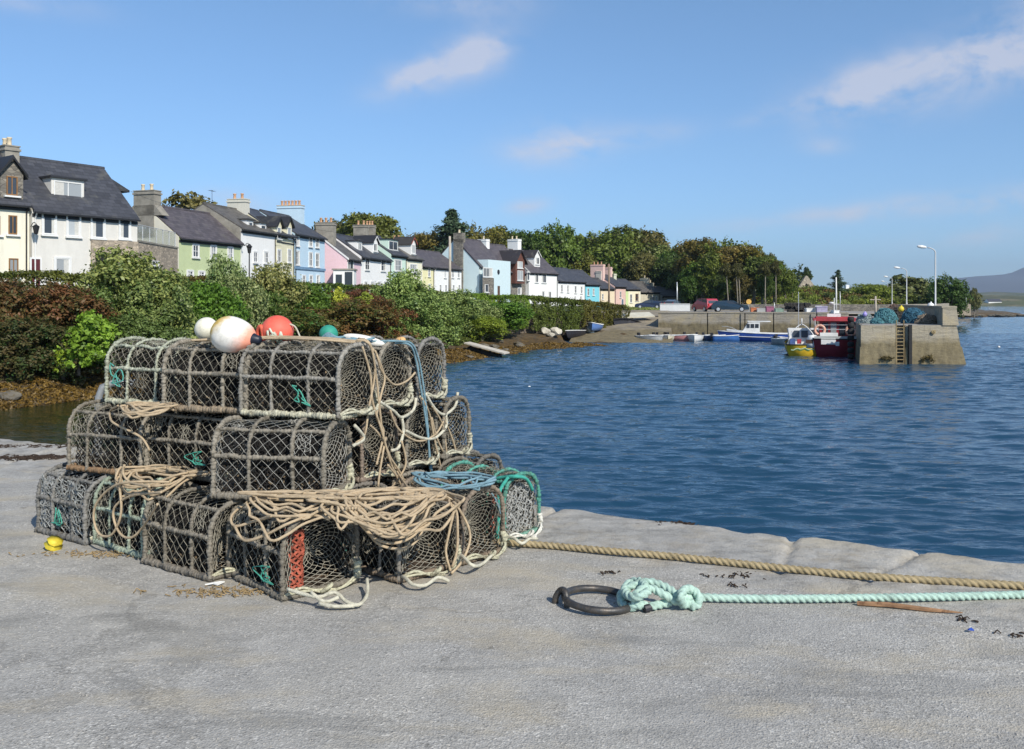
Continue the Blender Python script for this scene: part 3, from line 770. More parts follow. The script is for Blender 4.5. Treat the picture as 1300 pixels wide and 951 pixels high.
    wrapped(mb, [(L/2, W/2, .03), (L/2+.005, W/2+.004, .09), (L/2, W/2, .14)], .021, seed+5)
    bridle = mb.build('bridle', WRAP, mesh_only=True, smooth=True)
    mb = MB()
    x0 = rng.uniform(-L*.3, L*.2); z0 = rng.uniform(.2, .3)
    tp = [Vector((x0, -W/2-.006, z0))]
    for q_ in range(14): tp.append(Vector((x0+rng.gauss(0, .035)+(.05 if q_ > 6 else 0), -W/2-.008-.012*rng.random(), z0-.11*abs(math.sin(q_*.45))+rng.gauss(0, .012))))
    mb.tube(spline(tp, .02), .0042, 5)
    ties = mb.build('twine_tie', TIE, mesh_only=True)
    return dict(hoops=hoops, rails=rails, base=base, floor=floor, skin=skin, ends=ends, inner=inner, bridle=bridle, ties=ties, L=L, W=W)
PV = {}; POTN = [0]
def get_pot(L, W, seed):
    k = (round(L, 2), round(W, 2), seed)
    if k not in PV: PV[k] = pot_meshes(L, W, seed, cell=(.034, .037, .033)[seed % 3], fat=(1., 1.12, .95)[seed % 3])
    return PV[k]
GREY = (.265, .24, .195); 
def pot(C, ang, z, label, L=.64, W=.44, seed=0, wrap=GREY, twine=(.30, .28, .225), tie=(.08, .36, .27), base=None, bridle=(.52, .50, .36), tiltx=0., tilty=0.):
    # C: near bottom right corner (front foot of the right-hand end)
    a = math.radians(ang); u = Vector((math.cos(a), math.sin(a), 0)); wv_ = Vector((-u.y, u.x, 0))
    cen = Vector((C[0], C[1], 0))-u*L/2+wv_*W/2
    r = empty('lobster_pot', (cen.x, cen.y, z), a); r.rotation_euler = (math.radians(tiltx), math.radians(tilty), a)
    tag(r, label, 'lobster pot', 'lobster pots stacked on the quay')
    POTN[0] += 1; M = get_pot(L, W, seed+3*(POTN[0] % 2))
    def ch(name, me, col):
        o = link(name, me, r); o.color = (*col, 1); return o
    for h_ in M['hoops']:
        kf = random.uniform(.75, 1.15); ch('hoop', h_, tuple(c*kf for c in wrap))
    for h_ in M['rails']: ch('rail', h_, wrap)
    ch('base_frame', M['base'], base or tuple(c*.85 for c in wrap)); ch('floor_slats', M['floor'], (1,1,1))
    ch('netting', M['skin'], twine)
    for e_ in M['ends']: ch('end_netting', e_, twine)
    ch('inner_netting', M['inner'], (1,1,1)); ch('bridle', M['bridle'], bridle); 
    if random.random() < .55:
        o_ = ch('twine_tie', M['ties'], tie); o_.location = (random.uniform(-.1, .18), 0, random.uniform(-.04, .03)); o_.scale = (random.uniform(.6, 1.5), 1, random.uniform(.7, 1.05))
    return r, u, wv_
CREAM = (.52, .50, .38); PG = (.36, .42, .33); BR = (.24, .19, .14); TEAL = (.11, .34, .27)
# bottom row
r4 = pot((-1.22, 4.83), -47, 0, 'front corner pot of the bottom row, red mesh panel behind its end net', .64, .46, 0)[0]
pot((-1.72, 5.17), -35, 0, 'bottom row pot left of the front corner one, white scraps at its foot', .64, .44, 1, base=(.20, .18, .15))
pot((-2.29, 5.62), -38, 0, 'pale green-roped bottom row pot under the small looping rope coil at left', .58, .42, 2, wrap=PG, base=PG, bridle=PG)
r1 = pot((-2.80, 5.95), -35, 0, 'leftmost bottom row pot, covered in dense grey mesh beside the yellow scrap', .60, .44, 1, twine=(.30, .31, .30), wrap=(.22, .215, .20))[0]
pot((-.64, 5.13), -45, 0, 'bottom row pot right of the front corner pot, under the big rope coil', .64, .44, 2, wrap=(.24, .22, .19), base=BR)
pot((-.30, 5.48), -40, 0, 'bottom row pot with rusty tufts, second from the right', .58, .38, 0, wrap=(.27, .22, .17), base=BR)
r7 = pot((-.05, 5.98), -40, 0, 'rightmost bottom row pot, bound in bright teal rope beside the thick tan mooring rope', .58, .37, 2, wrap=TEAL, bridle=(.72, .70, .62), base=(.18, .34, .27))[0]
pot((-.28, 6.70), -30, 0, 'small dark pot peeping out at the right behind the teal-bound pot', .58, .40, 1, wrap=(.20, .19, .17))
pot((-.82, 6.02), -40, 0, 'bottom row pot inside the pile, under the middle row ends', .60, .42, 1)
pot((-1.36, 5.75), -40, 0, 'bottom row pot inside the pile, behind the front corner pot', .60, .42, 0)
pot((-1.93, 6.10), -38, 0, 'bottom row pot inside the pile, behind the pale green-roped pot', .60, .42, 2)
pot((-.55, 6.50), -38, 0, 'bottom row pot at the back of the pile, nearest the water', .60, .42, 0)
pot((-2.45, 6.48), -36, 0, 'bottom row pot at the left back of the pile', .60, .42, 1)
# middle row
z1 = .447
pot((-1.08, 5.20), -9, z1, 'front pot of the middle row, straight under the nearest top pot', .68, .44, 1, tie=(.10, .40, .34), twine=(.38, .37, .33))
pot((-1.86, 5.74), -27, z1, 'middle row pot between the front middle pot and the leftmost middle pot', .64, .44, 0)
pot((-2.43, 5.93), -24, z1, 'leftmost middle row pot with see-through side, under the small tan coil', .66, .46, 2, base=(.26, .17, .10))
pot((-.95, 5.74), -24, z1, 'middle row pot end beside the front middle pot, rusty red at its edge', .64, .42, 2, wrap=(.30, .24, .19))
pot((-.72, 6.17), -24, z1, 'middle row pot end between the rusty-edged pot and the rightmost middle pot', .64, .42, 0, bridle=CREAM)
pot((-.50, 6.60), -24, z1, 'rightmost middle row pot, blue water seen through its end net', .64, .42, 1, bridle=CREAM)
pot((-1.62, 6.15), -24, z1, 'middle row pot inside the pile behind the front ones', .62, .42, 2)
pot((-1.36, 6.62), -24, z1, 'middle row pot at the back of the pile', .62, .42, 0)
pot((-2.28, 6.42), -24, z1, 'middle row pot at the left back of the pile', .60, .42, 1)
# top row
z2 = .893
pot((-1.03, 5.38), -21, z2, 'nearest top row pot on the right, thick cream rope along its bottom rail', .70, .44, 0, base=CREAM, bridle=CREAM, wrap=(.30, .285, .25))
pot((-1.66, 5.66), -22, z2, 'middle pot of the top row, under the big pink and white buoy', .66, .44, 1, base=(.30, .24, .17))
pot((-2.24, 6.02), -26, z2, 'leftmost top row pot with pale green-white rope frame', .64, .44, 2, wrap=(.44, .46, .36), base=(.48, .48, .36), tie=(.10, .36, .30))
pot((-.86, 5.85), -21, z2, 'top row pot showing its round end, second from the right', .66, .43, 2, bridle=CREAM)
pot((-.66, 6.32), -21, z2, 'rightmost top row pot, blue water seen through its end net', .66, .43, 0, bridle=CREAM, wrap=(.25, .24, .22))
pot((-1.55, 6.13), -21, z2, 'top row pot at the back behind the middle top pot', .64, .42, 1)
# coloured bits fixed to single pots
RED = plain('red_mesh', (.34, .085, .05), .85, .5, 14., 60, .6, .01)
mb = MB(); rg = random.Random(4)
net(mb, lambda u_, v_: Vector((.22+.045*math.sin(u_*6.28), -.13+.045*math.cos(u_*6.28), .03+v_*.33)), 14, 18, .0075, rg, closed_u=True, sag=.004)
r4c = link('red_mesh_panel', mb.build('red_mesh_panel', RED, mesh_only=True), r4); r4c.location = (.04, .0, 0)
mb = MB(); mb.tube([(.17, -.17, .03), (.172, -.17, .32)], .02, 7, rf=lambda s: 1+.2*math.sin(s*200)); link('red_rope_post', mb.build('red_rope_post', RED, mesh_only=True), r7)
mb = MB()
net(mb, lambda u_, v_: Vector((.26, (u_-.5)*.34, .03+v_*.36)), 26, 26, .0042, rg, sag=.006)
link('grey_mesh_liner', mb.build('grey_mesh_liner', plain('grey_liner', (.34, .34, .32), .9, .3, 40.), mesh_only=True), r7)
mb = MB()
net(mb, lambda u_, v_: Vector(((u_-.5)*.56, -.205-.02*math.sin(u_*9), .05+v_*.34)), 34, 22, .0036, rg, sag=.008)
link('dense_mesh', mb.build('dense_mesh', plain('grey_mesh', (.27, .28, .27), .9, .3, 40.), mesh_only=True), r1)

# ------------------------------------------------------------------ ropes
def rope_mat(name, col, rough=.85):
    m, nt, b = _mat(name); p = geo_pos(nt)
    f = noise(nt, p, 18., 5, .7)
    base = ramp(nt, f, [(.25, tuple(c*.5 for c in col)), (.5, col), (.8, tuple(min(1, c*1.2) for c in col))])
    nt.links.new(base, b.inputs['Base Color']); setin(b, Roughness=rough); b.inputs['Specular IOR Level'].default_value = .25
    bump(nt, b, noise(nt, p, 260, 4, .7), .9, .005); MATS[name] = m; return m
TAN = rope_mat('tan_rope', (.50, .39, .255)); GREEN = rope_mat('pale_green_rope', (.45, .62, .53), .85); OLD = rope_mat('old_hemp_rope', (.40, .32, .185))
BLUE = rope_mat('blue_rope', (.20, .33, .39)); CREAMR = rope_mat('cream_rope', (.60, .57, .45)); TEALR = rope_mat('teal_rope', (.06, .38, .30))
def rope(name, paths, mt, label, r=.0075, cat='rope', n=6, group=None, lob=.22, pitch=None, step=.022):
    base = Vector(paths[0][0]); mb = MB()
    tw = 2*math.pi/(pitch or r*9)
    for pth in paths:
        mb.tube([p_-base for p_ in spline(pth, step)], r, n, twist=tw, lobes=3 if n >= 6 else 0, lob=lob)
    o = mb.build(name, mt, None, True); o.location = base; tag(o, label, cat, group); return o
def coil_path(cx_, cy_, z0, rx, ry, ang, turns, seed, dz=.012, jit=.12, n=14, tilt=0.):
    rr = random.Random(seed); jx = jy = 0.; out = []; a0 = rr.uniform(0, 6); ca, sa = math.cos(ang), math.sin(ang)
    for k in range(int(turns*n)):
        t = a0+2*math.pi*k/n; lay = k/n
        q1 = rx*(1+rr.gauss(0, jit)*.6-.25*abs(math.sin(lay*1.9))); q2 = ry*(1+rr.gauss(0, jit)*1.3-.3*abs(math.cos(lay*2.7)))
        if k % n == 0: jx, jy = rr.gauss(0, rx*.13), rr.gauss(0, ry*.22)
        x_, y_ = q1*math.cos(t)+jx, q2*math.sin(t)+jy
        out.append(Vector((cx_+ca*x_-sa*y_, cy_+sa*x_+ca*y_, z0+dz*lay+.01*rr.random()+min(0, tilt*(y_+ry*.25))*(1+.25*rr.random()))))
    return out
def GZ(lst, z): return [G(a_, b_, z) for a_, b_ in lst]
def front(px, py, p0, p1, off=.03):    # point on the upright plane through p0-p1 (plan), pushed out by off
    p0 = Vector((p0[0], p0[1])); p1 = Vector((p1[0], p1[1])); d_ = (p1-p0).normalized(); n_ = Vector((d_.y, -d_.x))
    q0 = p0+n_*off; k = (px-CX)/F
    s_ = (k*q0.y-q0.x)/(d_.x-k*d_.y); Y = q0.y+d_.y*s_
    return P(px, py, Y)
# big coil on the front pots
paths = []
cA = G(372, 643, .475); cB = G(505, 646, .475)
paths.append(coil_path(cA.x+.03, cA.y+.02, .485, .30, .15, -.12, 6, 3, .006, .10, n=18, tilt=.75))
paths.append(coil_path(cB.x, cB.y, .50, .31, .20, -.1, 9, 5, .005, .10, n=18, tilt=.9))
paths.append(coil_path(cB.x-.12, cB.y+.03, .51, .34, .15, .05, 5, 8, .006, .14, n=18, tilt=.7))
paths.append(coil_path((cA.x+cB.x)/2, cA.y+.03, .52, .42, .09, -.05, 2.5, 18, .006, .3))
pl0, pl1 = (-1.22, 4.83), (-.30, 5.48)
fr = lambda a_, b_, o=.0: front(a_, b_, (-1.3, 4.97), (-.2, 5.47), o)
paths.append(GZ([(345, 655), (318, 672), (297, 684)], .47)[:1]+[P(322, 662, 4.95), P(298, 668, 4.98), P(294, 655, 5.05), P(312, 640, 5.15)]+GZ([(345, 632), (380, 630)], .49))
paths.append([P(298, 668, 4.97), P(310, 686, 4.90), P(335, 680, 4.85), P(365, 665, 4.82), P(390, 655, 4.9)])
for k, (dy, xx) in enumerate(((0, 0), (9, 4), (18, 8), (27, 2), (36, 10))):
    paths.append([G(455-k*4, 645, .50), P(462+xx*.3, 656+dy*.5, 5.02), P(478+xx*.5, 665+dy*.75, 5.0), P(500+xx, 668+dy*.8, 5.02), P(525+xx*.5, 660+dy*.7, 5.10), P(536+k*2, 645+dy*.3, 5.2), G(530+k*4, 632, .50)])
for k in range(3):
    paths.append([G(520+k*8, 640, .5), P(555+k*4, 634-k, 5.35), P(575+k*3, 645, 5.38), P(571+k*10, 672, 5.36), P(566+k*14, 700, 5.34), P(572+k*2, 725-k*5, 5.30)] if k < 2 else
                 [G(520, 630, .5), P(565, 630, 5.42), P(585, 650, 5.42), P(597, 680, 5.40), P(588, 710, 5.34), P(573, 728, 5.26)])
rope('rope_coil', paths, TAN, 'large heap of coiled tan rope spread over the front bottom pots', .0088)
# left coil
cC = G(196, 612, .47)
pp = [coil_path(cC.x, cC.y+.05, .485, .29, .15, -.35, 7, 21, .006, .11, n=18, tilt=.8)]
fl = lambda a_, b_: front(a_, b_, (-3.3, 6.3), (-2.05, 5.38), .05)
pp.append([G(215, 612, .5), fl(165, 612), fl(140, 620), fl(122, 640), fl(119, 660), fl(126, 678), fl(140, 680), fl(150, 665), fl(154, 645), fl(152, 615), fl(158, 590)])
pp.append([fl(158, 590), fl(156, 600), G(165, 612, .5), G(190, 618, .52)])
pp.append([G(205, 625, .5), fl(165, 630), fl(145, 645), fl(146, 665), fl(155, 680), fl(168, 682), fl(182, 668), G(200, 640, .46)])
rope('rope_coil', pp, TAN, 'tangled tan rope coil hanging in loops over the left bottom pots', .0085)
cD = G(176, 520, .905)
pp = [coil_path(cD.x+.05, cD.y+.02, .905, .20, .10, -.3, 6, 31, .005, .10, n=18, tilt=.5)]
pp.append([G(150, 515, .92), P(140, 522, 6.15), P(142, 535, 5.98), P(160, 545, 5.9), P(180, 556, 5.85), P(190, 572, 5.8)])
rope('rope_coil', pp, TAN, 'small flattened tan coil between the leftmost top and middle pots', .0085)
# lines on the top
zt_ = 1.345
rr = random.Random(9); pp = []
for k in range(8):
    o_ = rr.uniform(-.10, .12)
    pp.append([Vector((-2.1+rr.uniform(-.2, .9), 6.0-k*.02+o_, zt_+rr.uniform(0, .02))), Vector((-1.5, 5.85+o_, zt_+.012+rr.uniform(0, .02))), Vector((-1.2, 5.72+o_*1.3, zt_+.02)), Vector((-.98+rr.uniform(-.05, .05), 5.70+o_, zt_+.0))])
rope('rope_tangle', pp, TAN, 'loose tan ropes lying along the top of the pile beside the red and green buoys', .0085)
TE = ((-1.03, 5.38), (-.48, 6.75)); ME = ((-1.08, 5.20), (-.30, 7.0))
t_ = lambda a_, b_, o=.04: front(a_, b_, TE[0], TE[1], o)
strands = [
 [P(452, 432, 5.6), t_(468, 436), t_(476, 470), t_(468, 520), t_(463, 552), t_(452, 562)],
 [P(455, 430, 5.7), t_(470, 437), t_(478, 480), t_(482, 520), t_(488, 560), t_(505, 600), G(520, 622, .5)],
 [P(462, 430, 5.8), t_(478, 450), t_(484, 470), t_(500, 488), t_(516, 484), t_(527, 473)],
 [t_(490, 555), t_(486, 575, .06), t_(482, 600, .06), t_(480, 618, .06)],
 [t_(548, 515), t_(562, 540), t_(567, 575), t_(570, 600)], [t_(563, 530), t_(575, 560), t_(585, 598)], [t_(548, 530), t_(556, 560), t_(572, 590)],
 [t_(510, 560, .06), t_(515, 590, .06), t_(500, 615, .06), G(490, 628, .5)],
 [t_(470, 540), t_(482, 553), t_(495, 580), t_(508, 600), t_(514, 615)],
 [t_(460, 440), t_(470, 475), t_(473, 510), t_(484, 545, .06), t_(497, 590, .07), t_(512, 622, .07)], [t_(476, 445), t_(488, 478), t_(484, 500), t_(478, 530), t_(487, 548), t_(478, 590, .06)],
 [t_(492, 590, .07), t_(505, 605, .07), t_(520, 612, .07), G(540, 628, .5)], [t_(535, 505), t_(545, 525), t_(552, 560), t_(560, 595)], [t_(495, 520), t_(506, 545), t_(530, 560), t_(552, 552), t_(563, 535)]]
rope('hanging_rope', strands, TAN, 'tan ropes hanging in strands down the right-hand ends of the top pots', .0080)
creams = [
 [t_(482, 510), t_(500, 522), t_(510, 530), t_(525, 520), t_(528, 505)], [t_(510, 530), t_(512, 548), t_(506, 568), t_(497, 572)],
 [t_(540, 500), t_(553, 520), t_(565, 526), t_(578, 515), t_(581, 498)], [t_(566, 526), t_(566, 542), t_(552, 556), t_(535, 556), t_(515, 547)],
 [t_(590, 585), t_(580, 598), t_(575, 602)], [t_(450, 540), t_(462, 556), t_(448, 566)]]
rope('bridle_rope', creams, CREAMR, 'thick cream bridle ropes knotted between the right-hand ends of the upper pots', .012)
bl = [[P(416, 430, 5.95), P(440, 428, 5.95), P(465, 433, 5.9), P(500, 433, 6.0), t_(522, 436), t_(531, 455), t_(536, 480), t_(541, 520), t_(544, 560), t_(546, 596)],
      [P(420, 434, 5.9), P(445, 431, 5.9), P(480, 436, 6.0), t_(518, 437), t_(528, 458), t_(532, 480), t_(540, 530), t_(548, 598)],
      [P(415, 426, 5.95), P(428, 430, 5.85), P(452, 434, 5.8), P(475, 429, 5.9)]]
cE = G(590, 612, .47)
bl.append(coil_path(cE.x-.05, cE.y, .475, .27, .10, -.25, 6, 77, .006, .10, n=18, tilt=.5))
bl.append([G(600, 612, .49), P(620, 622, 5.95), P(632, 640, 5.9), P(636, 655, 5.9)])
rope('blue_rope', bl, BLUE, 'faded blue rope running over the top pots down to a coil beside the teal pot', .0085)
tl = [[P(612, 612, 6.2), P(628, 608, 6.1), P(640, 606, 6.05), P(655, 605, 6.0), P(668, 608, 6.1), P(676, 622, 6.2)], [P(645, 606, 6.0), P(634, 625, 5.94), P(633, 655, 5.92), P(631, 684, 5.92)]]
rope('teal_rope', tl, TEALR, 'bright teal rope wound over the rightmost bottom pot', .013)
# pale float lashings at the pot feet
lash = [[P(365, 748, 4.80), P(385, 754, 4.76), P(405, 758, 4.72), P(425, 752, 4.78), P(440, 764, 4.74), P(455, 768, 4.70), P(466, 755, 4.85), P(466, 735, 5.0)],
        [P(405, 766, 4.70), P(425, 770, 4.68), P(450, 769, 4.70)], [P(395, 752, 4.74), P(412, 764, 4.70), P(430, 758, 4.72)],
        [G(502, 728, .03), P(515, 734, 5.08), P(524, 742, 5.0), P(540, 743, 5.0), P(556, 733, 5.1), P(570, 738, 5.12)],
        [P(577, 712, 5.35), P(585, 705, 5.35), P(600, 718, 5.25), P(612, 716, 5.45), P(624, 705, 5.55)],
        [P(636, 686, 5.9), P(650, 682, 5.85), P(662, 690, 5.8), P(672, 684, 5.9), P(682, 684, 5.95)]]
for pth in lash:
    for p_ in pth:
        if p_.z < .014: p_.z = .014
for nm_l, (i0, i1) in (('pale lashing ropes knotted at the foot of the front corner pot', (0, 3)), ('pale knotted lashing below the big rope coil', (3, 4)), ('frayed pale lashing at the foot of the pot with rusty tufts', (4, 5)), ('white lashing at the foot of the teal-bound pot', (5, 6))):
    rope('lashing_rope', lash[i0:i1], CREAMR, nm_l, .0115)
# mooring ropes
def g(a_, b_, z=.026):
    q_ = G(a_, b_, z)
    return G(a_, b_, .038) if (q_-E0).dot(EN) < 1.12 else q_
rope('mooring_rope', [[G(628, 688, .03), g(690, 692), g(780, 700), g(860, 707), g(1000, 722), g(1120, 733), g(1300, 744), g(1420, 752), g(1600, 768)]], OLD,
     'thick frayed tan mooring rope lying along the quay from the pots to the right', .0235, 'mooring rope', 24, lob=.40, pitch=.115, step=.008)
rope('mooring_rope', [[g(868, 757, .04), g(888, 758, .03), g(930, 759.5), g(1010, 760), g(1100, 759), g(1200, 757.5), g(1300, 755), g(1420, 751), g(1600, 744)]], GREEN,
     'pale green mooring rope tied to the iron ring', .0225, 'mooring rope', 24, lob=.42, pitch=.105, step=.008)
def ropeadd(mb, pth, r=.0235, step=.008): mb.tube(spline(pth, step), r, 24, twist=2*math.pi/.11, lobes=3, lob=.42)
mb = MB(); K = lambda a_, b_, z: G(a_, b_, z)
ropeadd(mb, [K(884, 760, .035), K(864, 757, .07), K(846, 746, .10), K(824, 739, .118), K(802, 744, .10), K(789, 754, .06), K(790, 766, .026), K(801, 771, .024), K(812, 765, .05), K(811, 753, .09)])
ropeadd(mb, [K(880, 767, .03), K(860, 764, .045), K(843, 755, .08), K(829, 748, .10), K(814, 749, .105), K(806, 758, .075), K(809, 768, .04), K(820, 768, .03)])
ropeadd(mb, [K(868, 769, .024), K(864, 757, .09), K(871, 748, .105), K(881, 750, .09), K(888, 759, .06), K(885, 768, .026), K(877, 770, .024)])
ropeadd(mb, [K(820, 745, .12), K(812, 738, .115), K(800, 740, .10), K(793, 749, .085), K(799, 757, .08), K(812, 757, .095), K(823, 751, .11)])
ropeadd(mb, [K(852, 765, .035), K(840, 767, .028), K(824, 771, .026)])
kn = mb.build('rope_knot', GREEN, None, True); kn.parent = None
# the knot is the end of the green rope: make it its child
gr = [o for o in bpy.data.objects if o.name.startswith('mooring_rope') and 'green' in o['label']][0]
kn.parent = gr; kn.location = -gr.location
mb = MB(); mb.tube([G(826, 771, .026)-gr.location, G(818, 773, .022)-gr.location], .020, 10); o = mb.build('taped_end', plain('black_tape', (.03,.03,.035), .5), gr)
# iron ring
IRON = plain('worn_iron', (.062, .060, .058), .45, .3, 12., 70, .4, .004, .35, .5, col2=(.10, .085, .07))
rc = G(760, 768, 0); R_ = .180
root = empty('mooring_ring', rc); tag(root, 'heavy worn iron mooring ring lying on the quay with the green rope knotted to it', 'mooring ring')
mb = MB(); pts_ = []
for k in range(64):
    a = 2*math.pi*k/64; pts_.append(Vector((R_*math.cos(a), R_*math.sin(a), .030+.012*(-math.cos(a)))))
pts_.append(pts_[0].copy()); mb.tube(pts_, .0185, 14, caps=False, rf=lambda s: 1+.03*math.sin(s*40)); mb.build('ring', IRON, root, True)
mb = MB(); ex = -R_
mb.tube(spline([(ex+.012, -.035, -.03), (ex+.010, -.035, .035), (ex+.002, -.012, .075), (ex-.018, .02, .072), (ex-.045, .03, .03), (ex-.05, .03, -.03)], .01), .017, 12)
mb.build('eye_bolt', IRON, root, True)

# ------------------------------------------------------------------ buoys on top
def buoy_mat(name, cols, lo, hi, axis, seed=0):
    m, nt, b = _mat(name); tc = N(nt, 'ShaderNodeTexCoord').outputs['Object']
    dn = N(nt, 'ShaderNodeVectorMath', operation='DOT_PRODUCT'); nt.links.new(tc, dn.inputs[0]); dn.inputs[1].default_value = axis
    f = math_(nt, 'ADD', math_(nt, 'MULTIPLY', math_(nt, 'SUBTRACT', dn.outputs['Value'], lo), 1/(hi-lo)), math_(nt, 'MULTIPLY', math_(nt, 'SUBTRACT', noise(nt, tc, 9., 5, .7), .5), .35))
    base = ramp(nt, f, cols)
    base = mixc(nt, .6, base, ramp(nt, noise(nt, tc, 16., 7, .75), [(.32, .55), (.5, .95), (.7, 1.02)]), 'MULTIPLY')
    nt.links.new(base, b.inputs['Base Color']); setin(b, Roughness=.55); b.inputs['Specular IOR Level'].default_value = .25
    b.inputs['Subsurface Weight'].default_value = .0
    bump(nt, b, noise(nt, tc, 35., 4), .15, .005); return m
def buoy(loc, R, stretch, axis, mt, label, cap=None, eye=True, n=32):
    r = empty('buoy', loc); tag(r, label, 'buoy', 'buoys on the top pots')
    ax = Vector(axis).normalized(); prof = []
    for k in range(19):
        a = math.pi*k/18; rr_ = math.sin(a)*R; hh_ = -math.cos(a)*R
        if hh_ > 0: hh_ *= stretch
        prof.append((rr_, hh_))
    mb = MB(); mb.lathe(prof, (0,0,0), ax, n); mb.build('body', mt, r, True)
    if cap:
        mb = MB(); mb.lathe([(R*.36, R*stretch*.86), (R*.36, R*stretch*.90), (R*.27, R*stretch*1.02), (R*.23, R*stretch*1.2), (R*.12, R*stretch*1.24)], (0,0,0), ax, 16)
        mb.build('cap', cap, r, True)
    return r
NAVY = plain('navy_plastic', (.015, .02, .035), .45)
CR = [(0., (.72, .68, .52)), (1., (.80, .78, .66))]
b1 = G(297, 426, 0); 
buoy(P(291, 424.5, 5.80), .118, 1.55, (.93, -.22, -.16), buoy_mat('buoy_white_pink', [(.12, (.62, .43, .12)), (.26, (.80, .78, .70)), (.56, (.84, .80, .74)), (.80, (.86, .38, .26)), (1., (.84, .26, .17))], -.125, .20, (.80, -.1, -.60)),
     'large white buoy stained orange at left and pink below, with dark blue cap', NAVY)
buoy(P(262, 418, 6.15), .078, 1.05, (.2, .3, .9), buoy_mat('buoy_cream', CR, -.1, .1, (0, 0, 1)), 'small cream buoy behind the large white and pink one')
rb = buoy(P(352, 421, 6.0), .108, 1.0, (.1, -.8, .5), buoy_mat('buoy_red', [(0., (.78, .13, .08)), (.62, (.80, .16, .11)), (1., (.74, .12, .08))], -.12, .12, (0, 0, 1)), 'red buoy with a pale rope-wrapped face')
mb = MB(); rg = random.Random(3)
for k in range(26):
    a = rg.uniform(0, 6.28); q_ = rg.uniform(.0, .06); cx_, cz_ = .005+q_*math.cos(a), -.035+q_*math.sin(a)*.8; dx, dz = rg.uniform(-.02, .02), rg.uniform(-.025, .025)
    yy = lambda X_, Z_: -math.sqrt(max(.0004, .108**2-X_*X_-Z_*Z_))-.005
    mb.tube([(cx_-dx, yy(cx_-dx, cz_-dz), cz_-dz), (cx_, yy(cx_, cz_)-.004, cz_), (cx_+dx, yy(cx_+dx, cz_+dz), cz_+dz)], .008, 6)
mb.build('rope_wrapping', rope_mat('mint_white_rope', (.62, .66, .54)), rb, True)
mb = MB(); mb.tube(spline([(-.115, -.02, -.07), (-.12, -.03, -.0), (-.095, -.05, .035), (-.075, -.06, -.02), (-.085, -.06, -.075)], .01), .016, 8); mb.build('handle', buoy_mat('buoy_red_b', [(0., (.70, .14, .08)), (1., (.70, .14, .08))], -1, 1, (0,0,1)), rb, True)
mb = MB(); mb.tube(spline([(.09, -.03, .05), (.13, -.04, .03), (.165, -.05, -.04)], .01), .006, 6); mb.build('lanyard', CREAMR, rb, True)
gb = buoy(P(417, 424.5, 5.95), .062, 1.0, (.2, -.6, .6), buoy_mat('buoy_green', [(0., (.02, .24, .16)), (1., (.05, .33, .24))], -.08, .08, (0, 0, 1)), 'small green buoy tied with blue rope')
mb = MB()
for k in range(5): mb.tube(spline([(-.03+k*.008, -.055, -.02-k*.005), (.01, -.066-k*.003, .01-k*.008), (.05, -.045, -.012-k*.006), (.09, -.03, -.025-k*.003)], .01), .008, 6)
mb.build('blue_lashing', BLUE, gb, True)
fl_ = buoy(P(462, 432, 5.95), .034, 1.0, (1, -.1, -.2), buoy_mat('float_white', [(0., (.78, .76, .70)), (1., (.80, .76, .68))], -1, 1, (0,0,1)), 'long white cigar-shaped float lying on the top pots', n=16)
for v in fl_.children[0].data.vertices:
    ax = Vector((1, -.1, -.2)).normalized(); t = v.co.dot(ax); v.co += ax*t*3.2
    v.co *= 1.0
fo = buoy(P(507, 433.5, 6.2), .03, 1.6, (.8, -.2, .3), buoy_mat('float_orange', [(0., (.62, .36, .14)), (1., (.72, .46, .20))], -1, 1, (0,0,1)), 'small orange-tan float at the right end of the top pots', n=14)
# steel grab rail of the quay ladder behind the pots
STEEL = plain('galvanised_steel', (.28, .29, .29), .55, .25, 8., metal=.3)
gq = P(124, 518, 9.3); mb = MB()
gq = Vector((gq.x, gq.y, 0)); mb.tube([(0, 0, -.6), (0, 0, .25), (.01, .0, .62), (.04, .02, .72), (.14, .05, .76), (.34, .12, .76)], .038, 8); o = mb.build('grab_rail', STEEL, None, True); o.location = gq
tag(o, 'bent grey steel grab rail at the quay edge behind the left pots', 'handrail')
# odds and ends on the quay
YP = plain('yellow_plastic', (.70, .55, .05), .6, .3, 25.); WP = plain('white_scrap', (.75, .75, .72), .7)
def scrap(loc, pts_, mt, name, label, cat, th=.006):
    mb = MB(); mb.prism([(a_, b_, .004) for a_, b_ in pts_], (0, 0, th)); o = mb.build(name, mt); o.location = loc
    for v in o.data.vertices: v.co.z += abs(math.sin(v.co.x*60+v.co.y*40))*.012
    return tag(o, label, cat)
mb = MB(); mb.lathe([(.0, .0), (.035, .005), (.06, .03), (.03, .045), (.052, .07), (.0, .075)], (0,0,0), (.5, -.3, 1), 7); o = mb.build('plastic_scrap', YP, None, True); o.location = G(68, 696, .0)+Vector((0, -.02, .0)); tag(o, 'bright yellow plastic scrap beside the leftmost pot', 'litter')
scrap(G(197, 707), [(-.04,-.01), (.03,-.02), (.05,.01), (-.02,.02)], WP, 'paper_scrap', 'white scrap on the ground by the pale green-roped pot', 'litter')
scrap(G(273, 744), [(-.05,-.02), (-.01,-.005), (.02,-.02), (.045,.03), (.02,.02), (-.02,.012)], WP, 'paper_scrap', 'torn white scrap at the foot of the front corner pot', 'litter')
scrap(G(1232, 803), [(-.012,-.01), (.014,-.008), (.01,.012), (-.01,.01)], plain('blue_plastic', (.03, .08, .4), .5), 'plastic_scrap', 'tiny blue plastic bit on the concrete at lower right', 'litter')
sp0, sp1 = G(1088, 766, .012), G(1222, 778, .012)
mb = MB(); d_ = sp1-sp0
